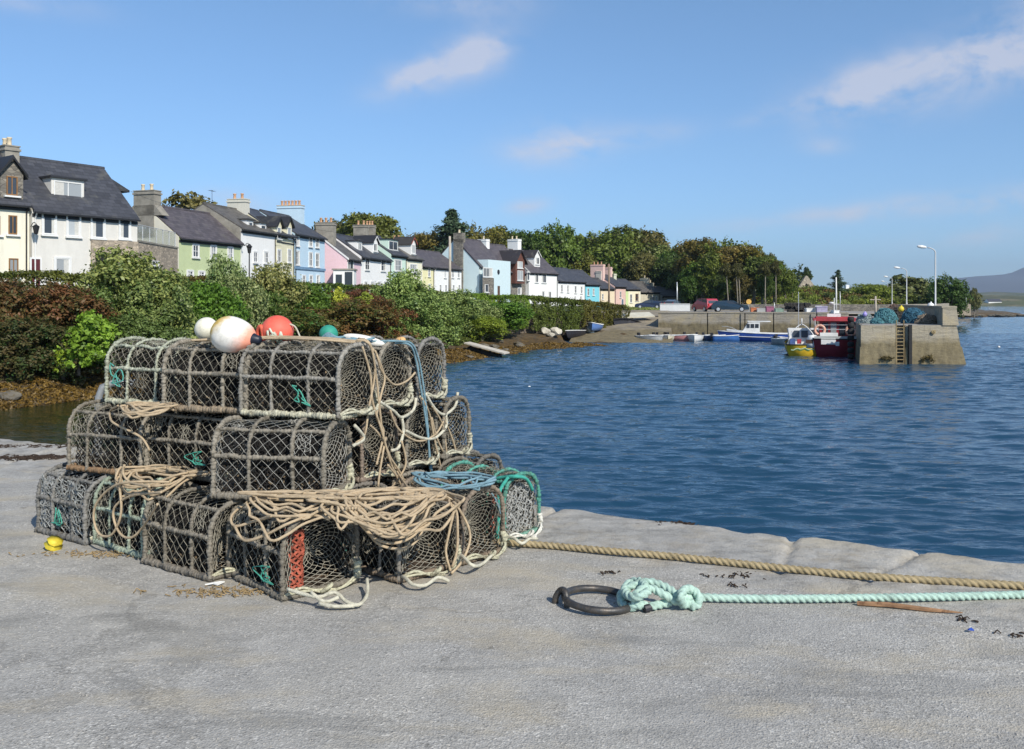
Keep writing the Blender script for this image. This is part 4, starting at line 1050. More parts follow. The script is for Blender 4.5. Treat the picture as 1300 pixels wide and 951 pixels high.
mb.tube([(0,0,0), d_*.3+Vector((0,.004,.006)), d_*.7, d_], [.012, .014, .012, .003], 6); o = mb.build('stick', plain('rusty_wood', (.30, .17, .09), .9, .4, 12., col2=(.16, .08, .04)), None, False); o.location = sp0; tag(o, 'reddish splintered stick under the green mooring rope', 'stick')
rg = random.Random(12)
WEED = plain('dried_weed', (.035, .022, .014), .9, .5, 60.)
def litter(px, py, n, sx, sy, label, seed, mt=WEED, r=.0035, lo=.01):
    rg = random.Random(seed); mb = MB()
    for k in range(n):
        x_, y_ = rg.gauss(0, sx), rg.gauss(0, sy); a = rg.uniform(0, 6.3); l = rg.uniform(lo, lo*4)
        mb.tube([(x_, y_, .003+rg.random()*.006), (x_+math.cos(a)*l*.5, y_+math.sin(a)*l*.5, .006+rg.random()*.014), (x_+math.cos(a+.7)*l, y_+math.sin(a+.7)*l, .004)], r, 4)
    o = mb.build('dried_seaweed', mt); o.location = G(px, py); tag(o, label, 'seaweed', kind='stuff'); return o
litter(938, 732, 40, .07, .03, 'dark dried seaweed on the quay between the two mooring ropes', 1)
litter(935, 744, 8, .02, .01, 'small knot of dried seaweed just above the green rope', 2)
litter(775, 728, 10, .03, .01, 'thin dark weed strands near the iron ring', 3)
litter(1222, 788, 10, .03, .03, 'scattered dark weed crumbs below the right end of the green rope', 4)
litter(1285, 806, 6, .03, .02, 'dark crumbs of weed at the lower right', 6)
litter(850, 667, 70, .08, .03, 'dark weed clump caught on the coping stones', 5, r=.005, lo=.015)
litter(40, 582, 420, .40, .05, 'brown seaweed strip lying on the coping at far left', 7, r=.006, lo=.03)
litter(25, 568, 260, .35, .05, 'narrow brown weed streak near the quay edge at far left', 8, r=.006, lo=.03)
litter(300, 752, 160, .22, .05, 'brown plant debris along the foot of the front pots', 9, plain('straw', (.28, .20, .10), .9, .4, 50.), .003, .012)
litter(150, 704, 120, .25, .04, 'brown plant debris along the foot of the left pots', 10, MATS['straw'], .003, .012)
# loose grit
rg2 = np.random.default_rng(5); mb = MB()
for k in range(2600):
    t = rg2.random(); px = rg2.uniform(-60, 1360); py = 700+270*rg2.random()**1.1
    q_ = G(px, py); 
    if (q_-E0).dot(EN) < .1: continue
    s_ = rg2.uniform(.0022, .0065)*(1.5 if rg2.random() < .08 else 1); a = rg2.uniform(0, 3)
    ca, sa = math.cos(a)*s_, math.sin(a)*s_
    mb.add([q_+Vector((ca, sa, 0)), q_+Vector((-sa*.8, ca*.8, 0)), q_+Vector((-ca, -sa, 0)), q_+Vector((sa*.7, -ca*.7, 0)), q_+Vector((0, 0, s_*.9))], [(0,1,4), (1,2,4), (2,3,4), (3,0,4)])
o = mb.build('gravel', plain('grit', (.30, .285, .26), .9, .6, 300.)); tag(o, 'loose grit scattered over the quay concrete', 'gravel', kind='stuff')
# ------------------------------------------------------------------ houses along the road
SLATE = slate_mat('roof_slate', (.058, .060, .070)); SLATE2 = slate_mat('roof_slate_brown', (.095, .082, .088)); SLATE3 = slate_mat('roof_slate_old', (.115, .105, .092))
WHITE = plain('white_trim', (.74, .74, .72), .6, .06); 
FRAME = plain('window_frame_white', (.72, .72, .70), .5, .05); WOODF = plain('window_frame_brown', (.25, .13, .05), .6, .2)
BLACKP = plain('black_gutter', (.02, .02, .022), .5); POTM = plain('chimney_pot_clay', (.52, .30, .17), .8, .25, 6.); POTC = plain('chimney_pot_cream', (.62, .52, .36), .8, .15, 6.)
GSTONE = stone_mat('grey_rubble', (.30, .27, .22), (.15, .14, .12), (.10, .09, .08), 2.4)
RENDER = plain('grey_render', (.27, .25, .21), .9, .25, 1.5, 10, .4, .03)
def glass(name, col, r=.08):
    m, nt, b = _mat(name); p = geo_pos(nt); oi = N(nt, 'ShaderNodeObjectInfo')
    base = mixc(nt, oi.outputs['Random'], tuple(c*.6 for c in col), tuple(min(1, c*1.5) for c in col))
    nt.links.new(base, b.inputs['Base Color']); setin(b, Roughness=r); b.inputs['Specular IOR Level'].default_value = .45
    bump(nt, b, noise(nt, p, 1.5, 2), .06, .05); return m
GL = glass('window_glass', (.045, .055, .07)); GLP = glass('window_net_curtain', (.30, .32, .33), .2)
CURT = plain('curtain_fabric', (.55, .54, .50), .9, .12, 6.)
def nrm2(v): v = Vector((v[0], v[1], 0)); return v.normalized()
class House:
    def __init__(s, name, label, cat, A, B, depth, eave, ridge, base, wall, roofm, ohl=.0, ohr=.0, nogable=False, group='houses along the harbour road'):
        s.A = Vector((A[0], A[1], 0)); s.B = Vector((B[0], B[1], 0)); s.u = (s.B-s.A).normalized(); s.n = Vector((s.u.y, -s.u.x, 0)); s.L = (s.B-s.A).length
        s.D, s.ze, s.zr, s.zb = depth, eave, ridge, base; s.wall, s.roofm = wall, roofm
        s.root = empty(name, (s.A.x, s.A.y, base)); tag(s.root, label, cat, group)
        if roofm is None: return
        mb = MB(); L = s.L; zb = base-1.2
        pts_ = lambda ss: [s.pt(ss, 0, zb), s.pt(ss, 0, eave), s.pt(ss, depth/2, ridge), s.pt(ss, depth, eave), s.pt(ss, depth, zb)]
        a, b_ = pts_(0), pts_(L)
        mb.add(a+b_, [(0,1,2,3,4), (9,8,7,6,5), (0,5,6,1), (1,6,7,2), (2,7,8,3), (3,8,9,4)])
        s.part(mb, 'wall', wall)
        # two roof slabs with thickness, slates mapped in metres
        mb = MB(); th = .14; oe = .28; sl = (ridge-eave)/(depth/2); uv = []
        for side in (0, 1):
            dd = lambda q_: q_ if side == 0 else depth-q_
            e0, e1 = s.pt(-ohl, dd(-oe), eave-sl*oe+.03), s.pt(L+ohr, dd(-oe), eave-sl*oe+.03)
            r0, r1 = s.pt(-ohl, dd(depth/2), ridge+.03), s.pt(L+ohr, dd(depth/2), ridge+.03)
            up = Vector((0, 0, th)); vs = [e0, e1, r1, r0, e0+up, e1+up, r1+up, r0+up]
            fs = [(3,2,1,0), (4,5,6,7), (0,1,5,4), (1,2,6,5), (2,3,7,6), (3,0,4,7)]
            if side: fs = [f[::-1] for f in fs]
            mb.add(vs, fs)
        mb.tube([s.pt(-ohl, depth/2, ridge+.17), s.pt(L+ohr, depth/2, ridge+.17)], .11, 6)
        s.roof = s.part(mb, 'roof', roofm)
        me = s.roof.data; uvl = me.uv_layers.new(name='UVMap'); base_w = Vector(s.root.location)
        for lp in me.loops:
            v = me.vertices[lp.vertex_index].co+base_w; uvl.data[lp.index].uv = ((v-s.A).dot(s.u), math.hypot((v-s.A).dot(-s.n)-depth/2, v.z-ridge)*1.0)
        mb = MB(); gz = eave-sl*oe-.02
        mb.frame_box(s.pt(-ohl, -oe-.02, gz-.02), s.u*(L+ohl+ohr), s.n*.12, Vector((0,0,.11)))
        mb.frame_box(s.pt(.0, -.02, gz-.22), s.u*L, s.n*.04, Vector((0,0,.2)))
        s.part(mb, 'gutter', BLACKP)
        mb = MB(); xd = .16 if random.random() < .5 else L-.2
        mb.tube([s.pt(xd, -oe, gz), s.pt(xd, -.07, gz-.35), s.pt(xd, -.07, base)], .045, 6); s.part(mb, 'downpipe', BLACKP if random.random() < .6 else WHITE)
        if random.random() < .55:
            mb = MB(); c = s.pt(L*random.uniform(.2, .9), depth/2, ridge+.1); mb.tube([c, c+Vector((0,0,1.5))], .02, 4); e = c+Vector((0,0,1.4)); mb.tube([e-s.u*.5, e+s.u*.5], .014, 4)
            for k in range(5): mb.tube([e+s.u*(-.4+.2*k)-s.n*.22, e+s.u*(-.4+.2*k)+s.n*.22], .010, 3)
            s.part(mb, 'aerial', BLACKP)
    def pt(s, ss, d, z): return s.A+s.u*ss-s.n*d+Vector((0,0,z))
    def part(s, mb, name, mt, parent=None, smooth=False):
        o = mb.build(name, mt, None, smooth); o.parent = parent or s.root; b = Vector((0,0,0)); q = o.parent
        while q is not None: b += Vector(q.location); q = q.parent
        o.location = -b; return o
    def s_of(s, px, d=0.):
        A = s.A-s.n*d; k = (px-CX)/F; return (k*A.y-A.x)/(s.u.x-k*s.u.y)
    def z_of(s, py, ss, d=0.): Y = (s.A+s.u*ss-s.n*d).y; return CH+(HY-py)/F*Y
    def win(s, px, y0, y1, w, d=0., frame=None, gl=None, mull=1, trans=1, sill=True, name='window', surround=True, parent=None):
        s0, s1 = s.s_of(px-w/2, d), s.s_of(px+w/2, d); ss = (s0+s1)/2; zt, zb = s.z_of(y0, ss, d), s.z_of(y1, ss, d)
        return s.win_m(s0, s1, zb, zt, d, frame, gl, mull, trans, sill, name, surround, parent)
    def win_m(s, s0, s1, zb, zt, d=0., frame=None, gl=None, mull=1, trans=1, sill=True, name='window', surround=True, parent=None):
        frame = frame or FRAME; gl = gl or (GL if random.random() < .75 else GLP); W_ = s1-s0; H_ = zt-zb; t = .07
        mb = MB()
        def bar(a0, a1, z0, z1, dep=.05, pr=.0): mb.frame_box(s.pt(a0, d-.004-pr, z0), s.u*(a1-a0), s.n*dep, Vector((0,0,z1-z0)))
        bar(s0, s0+t, zb, zt); bar(s1-t, s1, zb, zt); bar(s0+t+.001, s1-t-.001, zb, zb+t, .047); bar(s0+t+.001, s1-t-.001, zt-t, zt, .047)
        for k in range(mull): c = s0+W_*(k+1)/(mull+1); bar(c-.03, c+.03, zb+t+.001, zt-t-.001, .04)
        for k in range(trans): c = zb+H_*(k+1)/(trans+1); bar(s0+t+.001, s1-t-.001, c-.025, c+.025, .036)
        if surround:
            g = .11
            mb.frame_box(s.pt(s0-g, d-.003, zb-.02), s.u*g, s.n*.075, Vector((0,0,H_+g))); mb.frame_box(s.pt(s1, d-.003, zb-.02), s.u*g, s.n*.075, Vector((0,0,H_+g)))
            mb.frame_box(s.pt(s0+.001, d-.003, zt), s.u*(W_-.002), s.n*.073, Vector((0,0,g)))
        f = s.part(mb, name, frame, parent)
        if parent is None:
            mb = MB(); mb.frame_box(s.pt(s0+.02, d-.002, zb+.02), s.u*(W_-.04), s.n*.012, Vector((0,0,H_-.04))); s.part(mb, 'pane', gl, f)
            if W_ > .7 and random.random() < .8:
                mb = MB(); q_ = W_*random.uniform(.16, .34); a_ = random.choice((s0+t, s1-t-q_)); mb.frame_box(s.pt(a_, d-.013, zb+t), s.u*q_, s.n*.006, Vector((0,0,H_-2*t))); s.part(mb, 'curtain', CURT, f)
            if sill:
                mb = MB(); mb.frame_box(s.pt(s0-.16, d-.004, zb-.13), s.u*(W_+.32), s.n*.17, Vector((0,0,.105))); s.part(mb, 'sill', WHITE, f)
        else:
            mb = MB(); mb.frame_box(s.pt(s0+.02, d-.002, zb+.02), s.u*(W_-.04), s.n*.012, Vector((0,0,H_-.04))); s.part(mb, 'pane', gl, parent)
        return f
    def door(s, px, y0, w, mt, h=None, frame=None):
        s0, s1 = s.s_of(px-w/2), s.s_of(px+w/2); zt = s.z_of(y0, (s0+s1)/2); zb = max(s.zb-.2, zt-2.3)
        mb = MB(); mb.frame_box(s.pt(s0, -.003, zb), s.u*(s1-s0), s.n*.05, Vector((0,0,zt-zb)))
        for a0, a1, z0, z1 in ((.12, .45, .1, .42), (.55, .88, .1, .42), (.12, .45, .5, .9), (.55, .88, .5, .9)):
            mb.frame_box(s.pt(s0+(s1-s0)*a0, -.051, zb+(zt-zb)*z0), s.u*((s1-s0)*(a1-a0)), s.n*.02, Vector((0,0,(zt-zb)*(z1-z0))))
        o = s.part(mb, 'door', mt)
        mb = MB(); g = .1
        mb.frame_box(s.pt(s0-g, -.004, zb), s.u*g, s.n*.08, Vector((0,0,zt-zb+g))); mb.frame_box(s.pt(s1, -.004, zb), s.u*g, s.n*.08, Vector((0,0,zt-zb+g))); mb.frame_box(s.pt(s0+.001, -.004, zt), s.u*(s1-s0-.002), s.n*.078, Vector((0,0,g)))
        s.part(mb, 'door_frame', frame or WHITE, o); return o
    def chimney(s, ss, w, dp, z1, mt, pots=2, potm=None, z0=None, capm=None, d=None, potdir='d', label=None):
        d = s.D/2 if d is None else d; z0 = z0 or s.ze; mb = MB()
        mb.frame_box(s.pt(ss-w/2, d-dp/2, z0), s.u*w, -s.n*dp, Vector((0,0,z1-z0)))
        mb.frame_box(s.pt(ss-w/2-.08, d-dp/2-.08, z1-.28), s.u*(w+.16), -s.n*(dp+.16), Vector((0,0,.14)))
        o = s.part(mb, 'chimney', mt)
        mb = MB(); mb.frame_box(s.pt(ss-w/2-.05, d-dp/2-.05, z1+.002), s.u*(w+.1), -s.n*(dp+.1), Vector((0,0,.08))); s.part(mb, 'chimney_cap', capm or mt, o)
        for k in range(pots):
            t = (k+.5)/pots-.5; c = s.pt(ss, d+t*dp*.85, z1+.06)
            mb = MB(); mb.lathe([(.17, 0), (.15, .08), (.13, .45), (.17, .5), (.17, .58), (.12, .58)], c, (0,0,1), 10); s.part(mb, 'chimney_pot', potm or POTM, o, True)
        if label: o['label'] = label
        return o
    def dormer(s, px, y0, y1, w, wallm, gable=True, d=.9, roofm=None, gh=.9, ew=.45, panes=1, frame=None, barge=None, back=3.0, flat_h=.12):
        s0, s1 = s.s_of(px-w/2, d), s.s_of(px+w/2, d); ss = (s0+s1)/2; zt, zb = s.z_of(y0, ss, d), s.z_of(y1, ss, d)
        roofm = roofm or s.roofm; a0, a1 = s0-ew*.5, s1+ew*.5; mb = MB(); top = zt+.18; zlow = zb-.7
        if gable: ap = top+gh; mb.prism([s.pt(a0, d, zlow), s.pt(a1, d, zlow), s.pt(a1, d, top), s.pt(ss, d, ap), s.pt(a0, d, top)], -s.n*back)
        else: mb.prism([s.pt(a0, d, zlow), s.pt(a1, d, zlow), s.pt(a1, d, top), s.pt(a0, d, top)], -s.n*back)
        dm = s.part(mb, 'dormer', wallm); mb = MB()
        if gable:
            for sg, aa in ((-1, a0), (1, a1)):
                k_ = .22; e = s.pt(aa+sg*k_, d-.22, top-gh/((a1-a0)/2)*k_+.03); r_ = s.pt(ss, d-.22, ap+.03)
                mb.prism([e, r_, r_+Vector((0,0,.12)), e+Vector((0,0,.12))], -s.n*(back+.2))
        else: mb.frame_box(s.pt(a0-.15, d-.2, top+.002), s.u*(a1-a0+.3), -s.n*(back+.2), Vector((0,0,flat_h)))
        s.part(mb, 'dormer_roof', roofm, dm)
        if gable:
            mb = MB()
            for sg, aa in ((-1, a0), (1, a1)):
                e = s.pt(aa+sg*.2, d-.25, top-.18); r_ = s.pt(ss, d-.25, ap-.12)
                mb.prism([e, r_, r_+Vector((0,0,.16)), e+Vector((0,0,.16))], s.n*.03)
            s.part(mb, 'bargeboard', barge or WHITE, dm)
        f = s.win_m(s0, s1, zb, zt, d-.003, frame, None, panes, 0, True, 'window', False)
        f.name = 'dormer_window'; return dm
    def barge(s, mt, end=0, w=.2):
        mb = MB(); sl = (s.zr-s.ze)/(s.D/2); ss, sg = (-.03, -1) if end == 0 else (s.L+.03, 1)
        for (d0, z0, d1, z1) in ((-.3, s.ze-sl*.3, s.D/2, s.zr), (s.D+.3, s.ze-sl*.3, s.D/2, s.zr)):
            mb.prism([s.pt(ss, d0, z0-.05), s.pt(ss, d1, z1-.05), s.pt(ss, d1, z1+w), s.pt(ss, d0, z0+w)], s.u*sg*.05)
        return s.part(mb, 'bargeboard', mt)
def HP(px, Z): return ((px-CX)/F*Z, Z)
ROAD = lambda Z: float(np.interp(Z, [0, 90, 130, 180, 210], [2.1, 2.1, 1.5, .7, .4]))

# cream house, far left
h = House('cream_house', 'cream two-storey house with brown windows at the far left edge', 'house', (-36.3, 49.0), (-30.35, 56.95), 8, 7.75, 11.2, 2.1, wall_mat('cream_wall', (.80, .76, .62)), SLATE)
h.win(16, 273.5, 297.5, 11, frame=WOODF, surround=False, mull=1, trans=0); h.win(17, 328, 351, 12, frame=WOODF, surround=False, trans=0); h.win(-6, 274, 298, 12, frame=WOODF, surround=False, trans=0)
h.dormer(15, 224, 248, 14, GSTONE, d=.1, roofm=SLATE, gh=1.0, ew=.7, frame=WOODF, barge=BLACKP)
h.chimney(h.s_of(9, 4), .9, 1.5, 11.75, RENDER, 2, POTC)
# light grey house
LG = wall_mat('pale_grey_wall', (.68, .66, .61), amt=.2)
h = House('grey_house', 'pale grey house with large dark slate roof and a wide dormer window', 'house', (-30.2, 57), (-26.1, 63.1), 8, 7.45, 11.05, 2.1, LG, SLATE)
for px, y0, y1, w_ in ((62, 271, 297.5, 15), (93, 272.5, 300, 15), (124, 275, 302, 15), (158, 278, 303, 12)): h.win(px, y0, y1, w_, mull=0, trans=0)
h.win(79, 328, 352, 18, mull=0, trans=0, gl=GLP); h.door(44.8, 329, 11, plain('maroon_door', (.10, .02, .025), .5))
h.dormer(86, 231, 251, 36, LG, gable=False, d=1.15, ew=.3, panes=1, back=4)
# hipped right end: sweeping hood over the end wall
L = h.L; mb = MB(); q0, q1, q2 = h.pt(L-.7, 4, 11.16), h.pt(L+1.05, 2.5, 9.62), h.pt(L+1.05, 5.5, 9.62); q3, q4 = h.pt(L-.05, 2.35, 9.66), h.pt(L-.05, 5.65, 9.66); dn = Vector((0, 0, -.14))
mb.add([q0, q1, q2, q3, q4]+[q+dn for q in (q0, q1, q2, q3, q4)], [(0,1,2), (0,3,1), (0,2,4), (5,7,6), (5,6,8), (5,9,7), (1,6,7,2), (3,8,6,1), (2,7,9,4)])
h.part(mb, 'half_hip', SLATE)
STONEC = stone_mat('stone_cladding', (.56, .46, .34), (.32, .27, .21), (.24, .20, .16), 3.0)
s0 = h.s_of(115); mb = MB(); mb.frame_box(h.pt(s0, -.001, .8), h.u*(h.L-s0+.01), h.n*.12, Vector((0,0,h.z_of(303.5, s0)-.8))); h.part(mb, 'stone_cladding', STONEC)
sa, sb = h.s_of(120), h.s_of(143); mb = MB(); mb.frame_box(h.pt(sa, -.125, 2.1), h.u*(sb-sa), h.n*.02, Vector((0,0,h.z_of(321, sa)-2.1))); h.part(mb, 'porch_shade_panel', DARK)  # dark panel on the cladding paints the shade inside the porch
mb = MB(); sl_ = h.s_of(38); zc = h.z_of(288, sl_); c = h.pt(sl_+.05, 0, zc)
mb.tube(spline([c, c+h.n*.3+Vector((0,0,.25)), c+h.n*.6+Vector((0,0,.2))], .05), .025, 6); mb.lathe([(.02, .18), (.05, .12), (.22, .0), (.20, -.06), (.12, -.45), (.05, -.5)], c+h.n*.62, (0,0,1), 8); h.part(mb, 'wall_lantern', BLACKP)
# stone terrace block
h = House('stone_terrace_block', 'stone-faced flat-topped block with glass balcony between grey and green houses', 'building', (-26.22, 63.3), (-26.42, 71.6), 6, 5.8, 5.8, 2.1, STONEC, None)
mb = MB(); mb.frame_box(h.pt(0, 0, .8), h.u*h.L, -h.n*6, Vector((0,0,5.0))); h.part(mb, 'wall', STONEC)
mb = MB(); mb.frame_box(h.pt(-.02, -.06, 5.802), h.u*(h.L+.04), -h.n*6.1, Vector((0,0,.12))); h.part(mb, 'coping', RENDER)
h.win(197, 331, 338, 9, surround=False, mull=1, trans=0); h.win(192, 343, 351, 8, surround=False, mull=0, trans=0)
m, nt, b = _mat('balcony_glass'); setin(b, Roughness=.06, IOR=1.45); b.inputs['Transmission Weight'].default_value = .95; b.inputs['Base Color'].default_value = (.93, .97, .96, 1); BG = m
mb = MB(); mb.frame_box(h.pt(.1, .15, 5.93), h.u*(h.L-.3), -h.n*.02, Vector((0,0,1.05))); bal = h.part(mb, 'glass_balustrade', BG)
mb = MB()
for k in range(7): mb.frame_box(h.pt(.1+k*(h.L-.3)/6, .12, 5.925), h.u*.05, -h.n*.08, Vector((0,0,1.1)))
mb.frame_box(h.pt(.1, .12, 7.026), h.u*(h.L-.25), -h.n*.08, Vector((0,0,.04))); h.part(mb, 'rail_posts', plain('steel_grey', (.5, .52, .53), .4, .1), bal)
mb = MB(); mb.frame_box(h.pt(3.4, 2.4, 5.93), h.u*1.0, -h.n*.6, Vector((0,0,.42))); mb.frame_box(h.pt(3.3, 2.9, 6.35), h.u*1.2, -h.n*.08, Vector((0,0,.5))); h.part(mb, 'bench', BLACKP)
# green house
GW = wall_mat('green_wall', (.50, .57, .33), amt=.15); CW = wall_mat('cream_gable', (.72, .68, .56))
h = House('green_house', 'pale green house with cream gable and tall rendered chimney with two pots', 'house', (-27.95, 76), (-25.2, 84.4), 7, 7.05, 9.75, 2.1, GW, SLATE2)
mb = MB(); mb.prism([h.pt(-.001, .0, 1.0), h.pt(-.001, .0, 7.05), h.pt(-.001, 3.5, 9.75), h.pt(-.001, 7, 7.05), h.pt(-.001, 7, 1.0)], -h.u*.06); h.part(mb, 'gable_render', CW)
for px, y0, y1, w_ in ((248, 311, 326.5, 7), (270.5, 312.5, 328, 6.5), (292, 314.5, 329.5, 6)): h.win(px, y0, y1, w_)
h.win(241, 344, 352, 7); h.win(255.5, 345, 352, 7)
h.chimney(.35, .9, 2.1, 11.0, RENDER, 2, POTC)
mb = MB(); mb.prism([h.pt(-.1, 1.6, 8.9), h.pt(-.1, 5.4, 8.9), h.pt(-.1, 4.6, 9.8), h.pt(-.1, 2.4, 9.8)], h.u*.9); h.part(mb, 'chimney_shoulder', RENDER)
# white house with small box dormers
h = House('tall_white_house', 'tall white house with two small grey dormers behind the green house', 'house', (-25.35, 84.7), (-23.74, 91), 8, 8.45, 10.75, 2.1, wall_mat('white_wall_a', (.80, .80, .78), amt=.15), SLATE3)
mb = MB(); mb.prism([h.pt(-.001, .0, 2), h.pt(-.001, .0, 8.45), h.pt(-.001, 4, 10.75), h.pt(-.001, 8, 8.45), h.pt(-.001, 8, 2)], -h.u*.06); h.part(mb, 'gable_render', RENDER)
h.win(324, 320, 333, 4.5); h.win(337.5, 320, 334, 5); h.win(326, 349, 358, 4.5); h.win(341, 350, 358, 5)
h.dormer(317.5, 282, 289, 6, WHITE, gable=False, d=.7, ew=.3, panes=0); h.dormer(334, 286, 296, 6, WHITE, gable=False, d=.4, ew=.3, panes=0)
h.chimney(h.L-.3, .9, 2.0, 11.9, wall_mat('pale_chimney', (.60, .58, .50)), 2, POTM)
# cream house with twin gable dormers
h = House('narrow_cream_house', 'narrow cream house with twin black-edged gable dormers', 'house', (-23.72, 91.2), (-23.1, 96), 8, 8.5, 11.1, 2.1, wall_mat('cream_wall_b', (.76, .72, .52), amt=.15), SLATE)
for px in (354, 367): h.dormer(px, 289, 303, 4.5, h.wall, d=-.02, gh=.85, ew=.55, barge=BLACKP, panes=0); h.win(px, 317.5, 333, 4.2); h.win(px, 346, 358, 4.2)
mb = MB(); mb.frame_box(h.pt(0, -.003, h.z_of(309, 2)), h.u*h.L, h.n*.08, Vector((0,0,.12))); h.part(mb, 'string_course', BLACKP)
# blue house
BW = wall_mat('blue_wall', (.50, .65, .76), amt=.12); DB = plain('dark_blue_band', (.16, .27, .40), .7)
h = House('tall_blue_house', 'tall three-storey light blue house with a row of chimney pots', 'house', (-23.08, 96.2), (-21.5, 104), 8, 8.85, 11.25, 2.0, BW, SLATE)
for px, a_, b_, c_ in ((377.5, 301, 319, 0), (394, 302, 321, 349.5), (402.5, 303, 322, 350.5)):
    h.win(px, a_, a_+11, 3.6); h.win(px, b_, b_+17, 3.8)
for px in (385.5, 394.5, 403.5): h.win(px, 350, 360, 3.4)
mb = MB(); mb.frame_box(h.pt(0, -.003, h.z_of(343, 4)), h.u*h.L, h.n*.12, Vector((0,0,.28))); h.part(mb, 'shopfront_band', DB)
h.chimney(h.L-.4, .9, 3.0, 12.6, BW, 6, POTM, capm=plain('tan_cap', (.52, .42, .30), .8))
# pink house with porch
PW = wall_mat('pink_wall', (.78, .56, .60), amt=.12)
h = House('pink_house', 'pink house with glazed white porch and bare grey chimney', 'house', (-19.3, 106), (-18.55, 111), 8, 6.7, 9.7, 1.8, PW, SLATE3)
h.win(444.7, 329, 342.5, 7, mull=1, trans=0); h.win(447.7, 355, 364, 4)
h.chimney(.9, .9, 2.2, 10.9, RENDER, 3, POTM, d=2.9)
mb = MB(); mb.prism([h.pt(-.06, -.25, 6.45), h.pt(-.06, 4, 9.68), h.pt(-.06, 4, 9.9), h.pt(-.06, -.25, 6.68)], -h.u*.05); h.part(mb, 'verge', WHITE)
g0 = P(423, 343, 103.6); mb = MB(); ax = Vector((2.35, .1, 0)); mb.frame_box((g0.x, g0.y, .9), ax, Vector((-.2, 2.8, 0)), Vector((0,0,g0.z-.9))); h.part(mb, 'porch', wall_mat('white_wall_b', (.80, .80, .77), amt=.1))
mb = MB(); mb.frame_box((g0.x-.15, g0.y-.15, g0.z+.002), ax*1.12, Vector((-.2, 3.0, 0)), Vector((0,0,.18))); h.part(mb, 'porch_roof', RENDER)
mb = MB(); mb.frame_box((g0.x+.3, g0.y-.04, 1.4), ax*.3, Vector((0, .03, 0)), Vector((0,0,g0.z-1.4-.5))); h.part(mb, 'porch_door', GL)
mb = MB(); mb.frame_box((g0.x+1.35, g0.y-.035, 2.5), ax*.36, Vector((0, .03, 0)), Vector((0,0,g0.z-2.5-.2))); h.part(mb, 'porch_window', GL)
mb = MB(); d1, d2 = h.pt(-.03, 7.2, 5.6), h.pt(-.03, 2.6, 3.6)
mb.prism([h.pt(-.01, 7.6, 7.0), h.pt(-.01, 3.6, 3.6), h.pt(-.01, 3.3, 3.6), h.pt(-.01, 7.3, 7.0)], -h.u*.04); h.part(mb, 'red_stripe', plain('dark_red_paint', (.30, .05, .05), .6))
# white house, two dormers
WW = wall_mat('white_wall_c', (.82, .82, .80), amt=.12)
h = House('white_dormer_house', 'white house with two white dormers between the pink and mint houses', 'house', (-18.5, 111.2), (-16.2, 121), 8, 7.15, 9.9, 1.7, WW, SLATE)
h.win(466, 328.5, 342.5, 5.2); h.win(486.5, 330, 344, 5.6)
for px in (464, 472.5, 481.5, 489): h.win(px, 358, 366, 3.6)
h.dormer(456.5, 308.5, 317.5, 4.6, WW, d=1.2, gable=False, ew=.5); h.dormer(476.5, 309.5, 319, 4.4, WW, d=.8, gh=.8, ew=.6)
h.chimney(h.L-.6, .9, 1.8, 11.8, RENDER, 2, POTM)
# mint
MW = wall_mat('mint_wall', (.60, .76, .66), amt=.1)
h = House('mint_green_house', 'mint green house with a broad white-framed dormer', 'house', (-16.18, 121.2), (-14.72, 126.2), 8, 7.95, 10.6, 1.6, MW, SLATE)
h.win(505, 330.5, 344, 8.5, mull=1); h.dormer(499, 306.5, 317.5, 11, MW, d=.9, gable=False, ew=.4, panes=1); h.win(504, 357, 366, 5)
h.chimney(h.L*.35, .9, 1.4, 12.0, RENDER, 3, POTM)
h = House('small_cream_house', 'small cream house with one gabled dormer beside the mint green house', 'house', (-14.7, 126.4), (-13.0, 131), 8, 7.7, 10.0, 1.5, wall_mat('cream_wall_d', (.80, .77, .60), amt=.1), SLATE3)
h.win(524.7, 336, 346.5, 8.5, mull=2); h.dormer(524.5, 311, 322, 4.2, WHITE, d=.6, gh=.9, ew=.5, barge=plain('red_barge', (.35, .08, .05), .6))
h.chimney(h.L-.3, .9, 1.6, 10.6, RENDER, 2, POTM)
h = House('yellow_house', 'pale yellow house left of the long white house with the utility pole', 'house', (-13.2, 133), (-11.8, 137), 8, 6.85, 9.6, 1.4, wall_mat('yellow_wall', (.80, .75, .45), amt=.1), SLATE2)
h.win(544.6, 341, 351, 2.4); h.win(545, 361, 369, 2.4)
h.chimney(.5, .8, 2.2, 10.5, RENDER, 3, POTC)
h = House('long_white_house', 'white two-storey house behind the bare utility pole, brown slate roof', 'house', (-11.78, 137.2), (-8.15, 146), 8, 6.85, 9.45, 1.3, wall_mat('white_wall_d', (.82, .82, .80), amt=.1), SLATE2)
for px in (565, 574.7, 582): h.win(px, 342.3, 352.5, 2.3, surround=False)
for px in (559, 566, 575.6, 583): h.win(px, 361.5, 370, 2.3, surround=False)
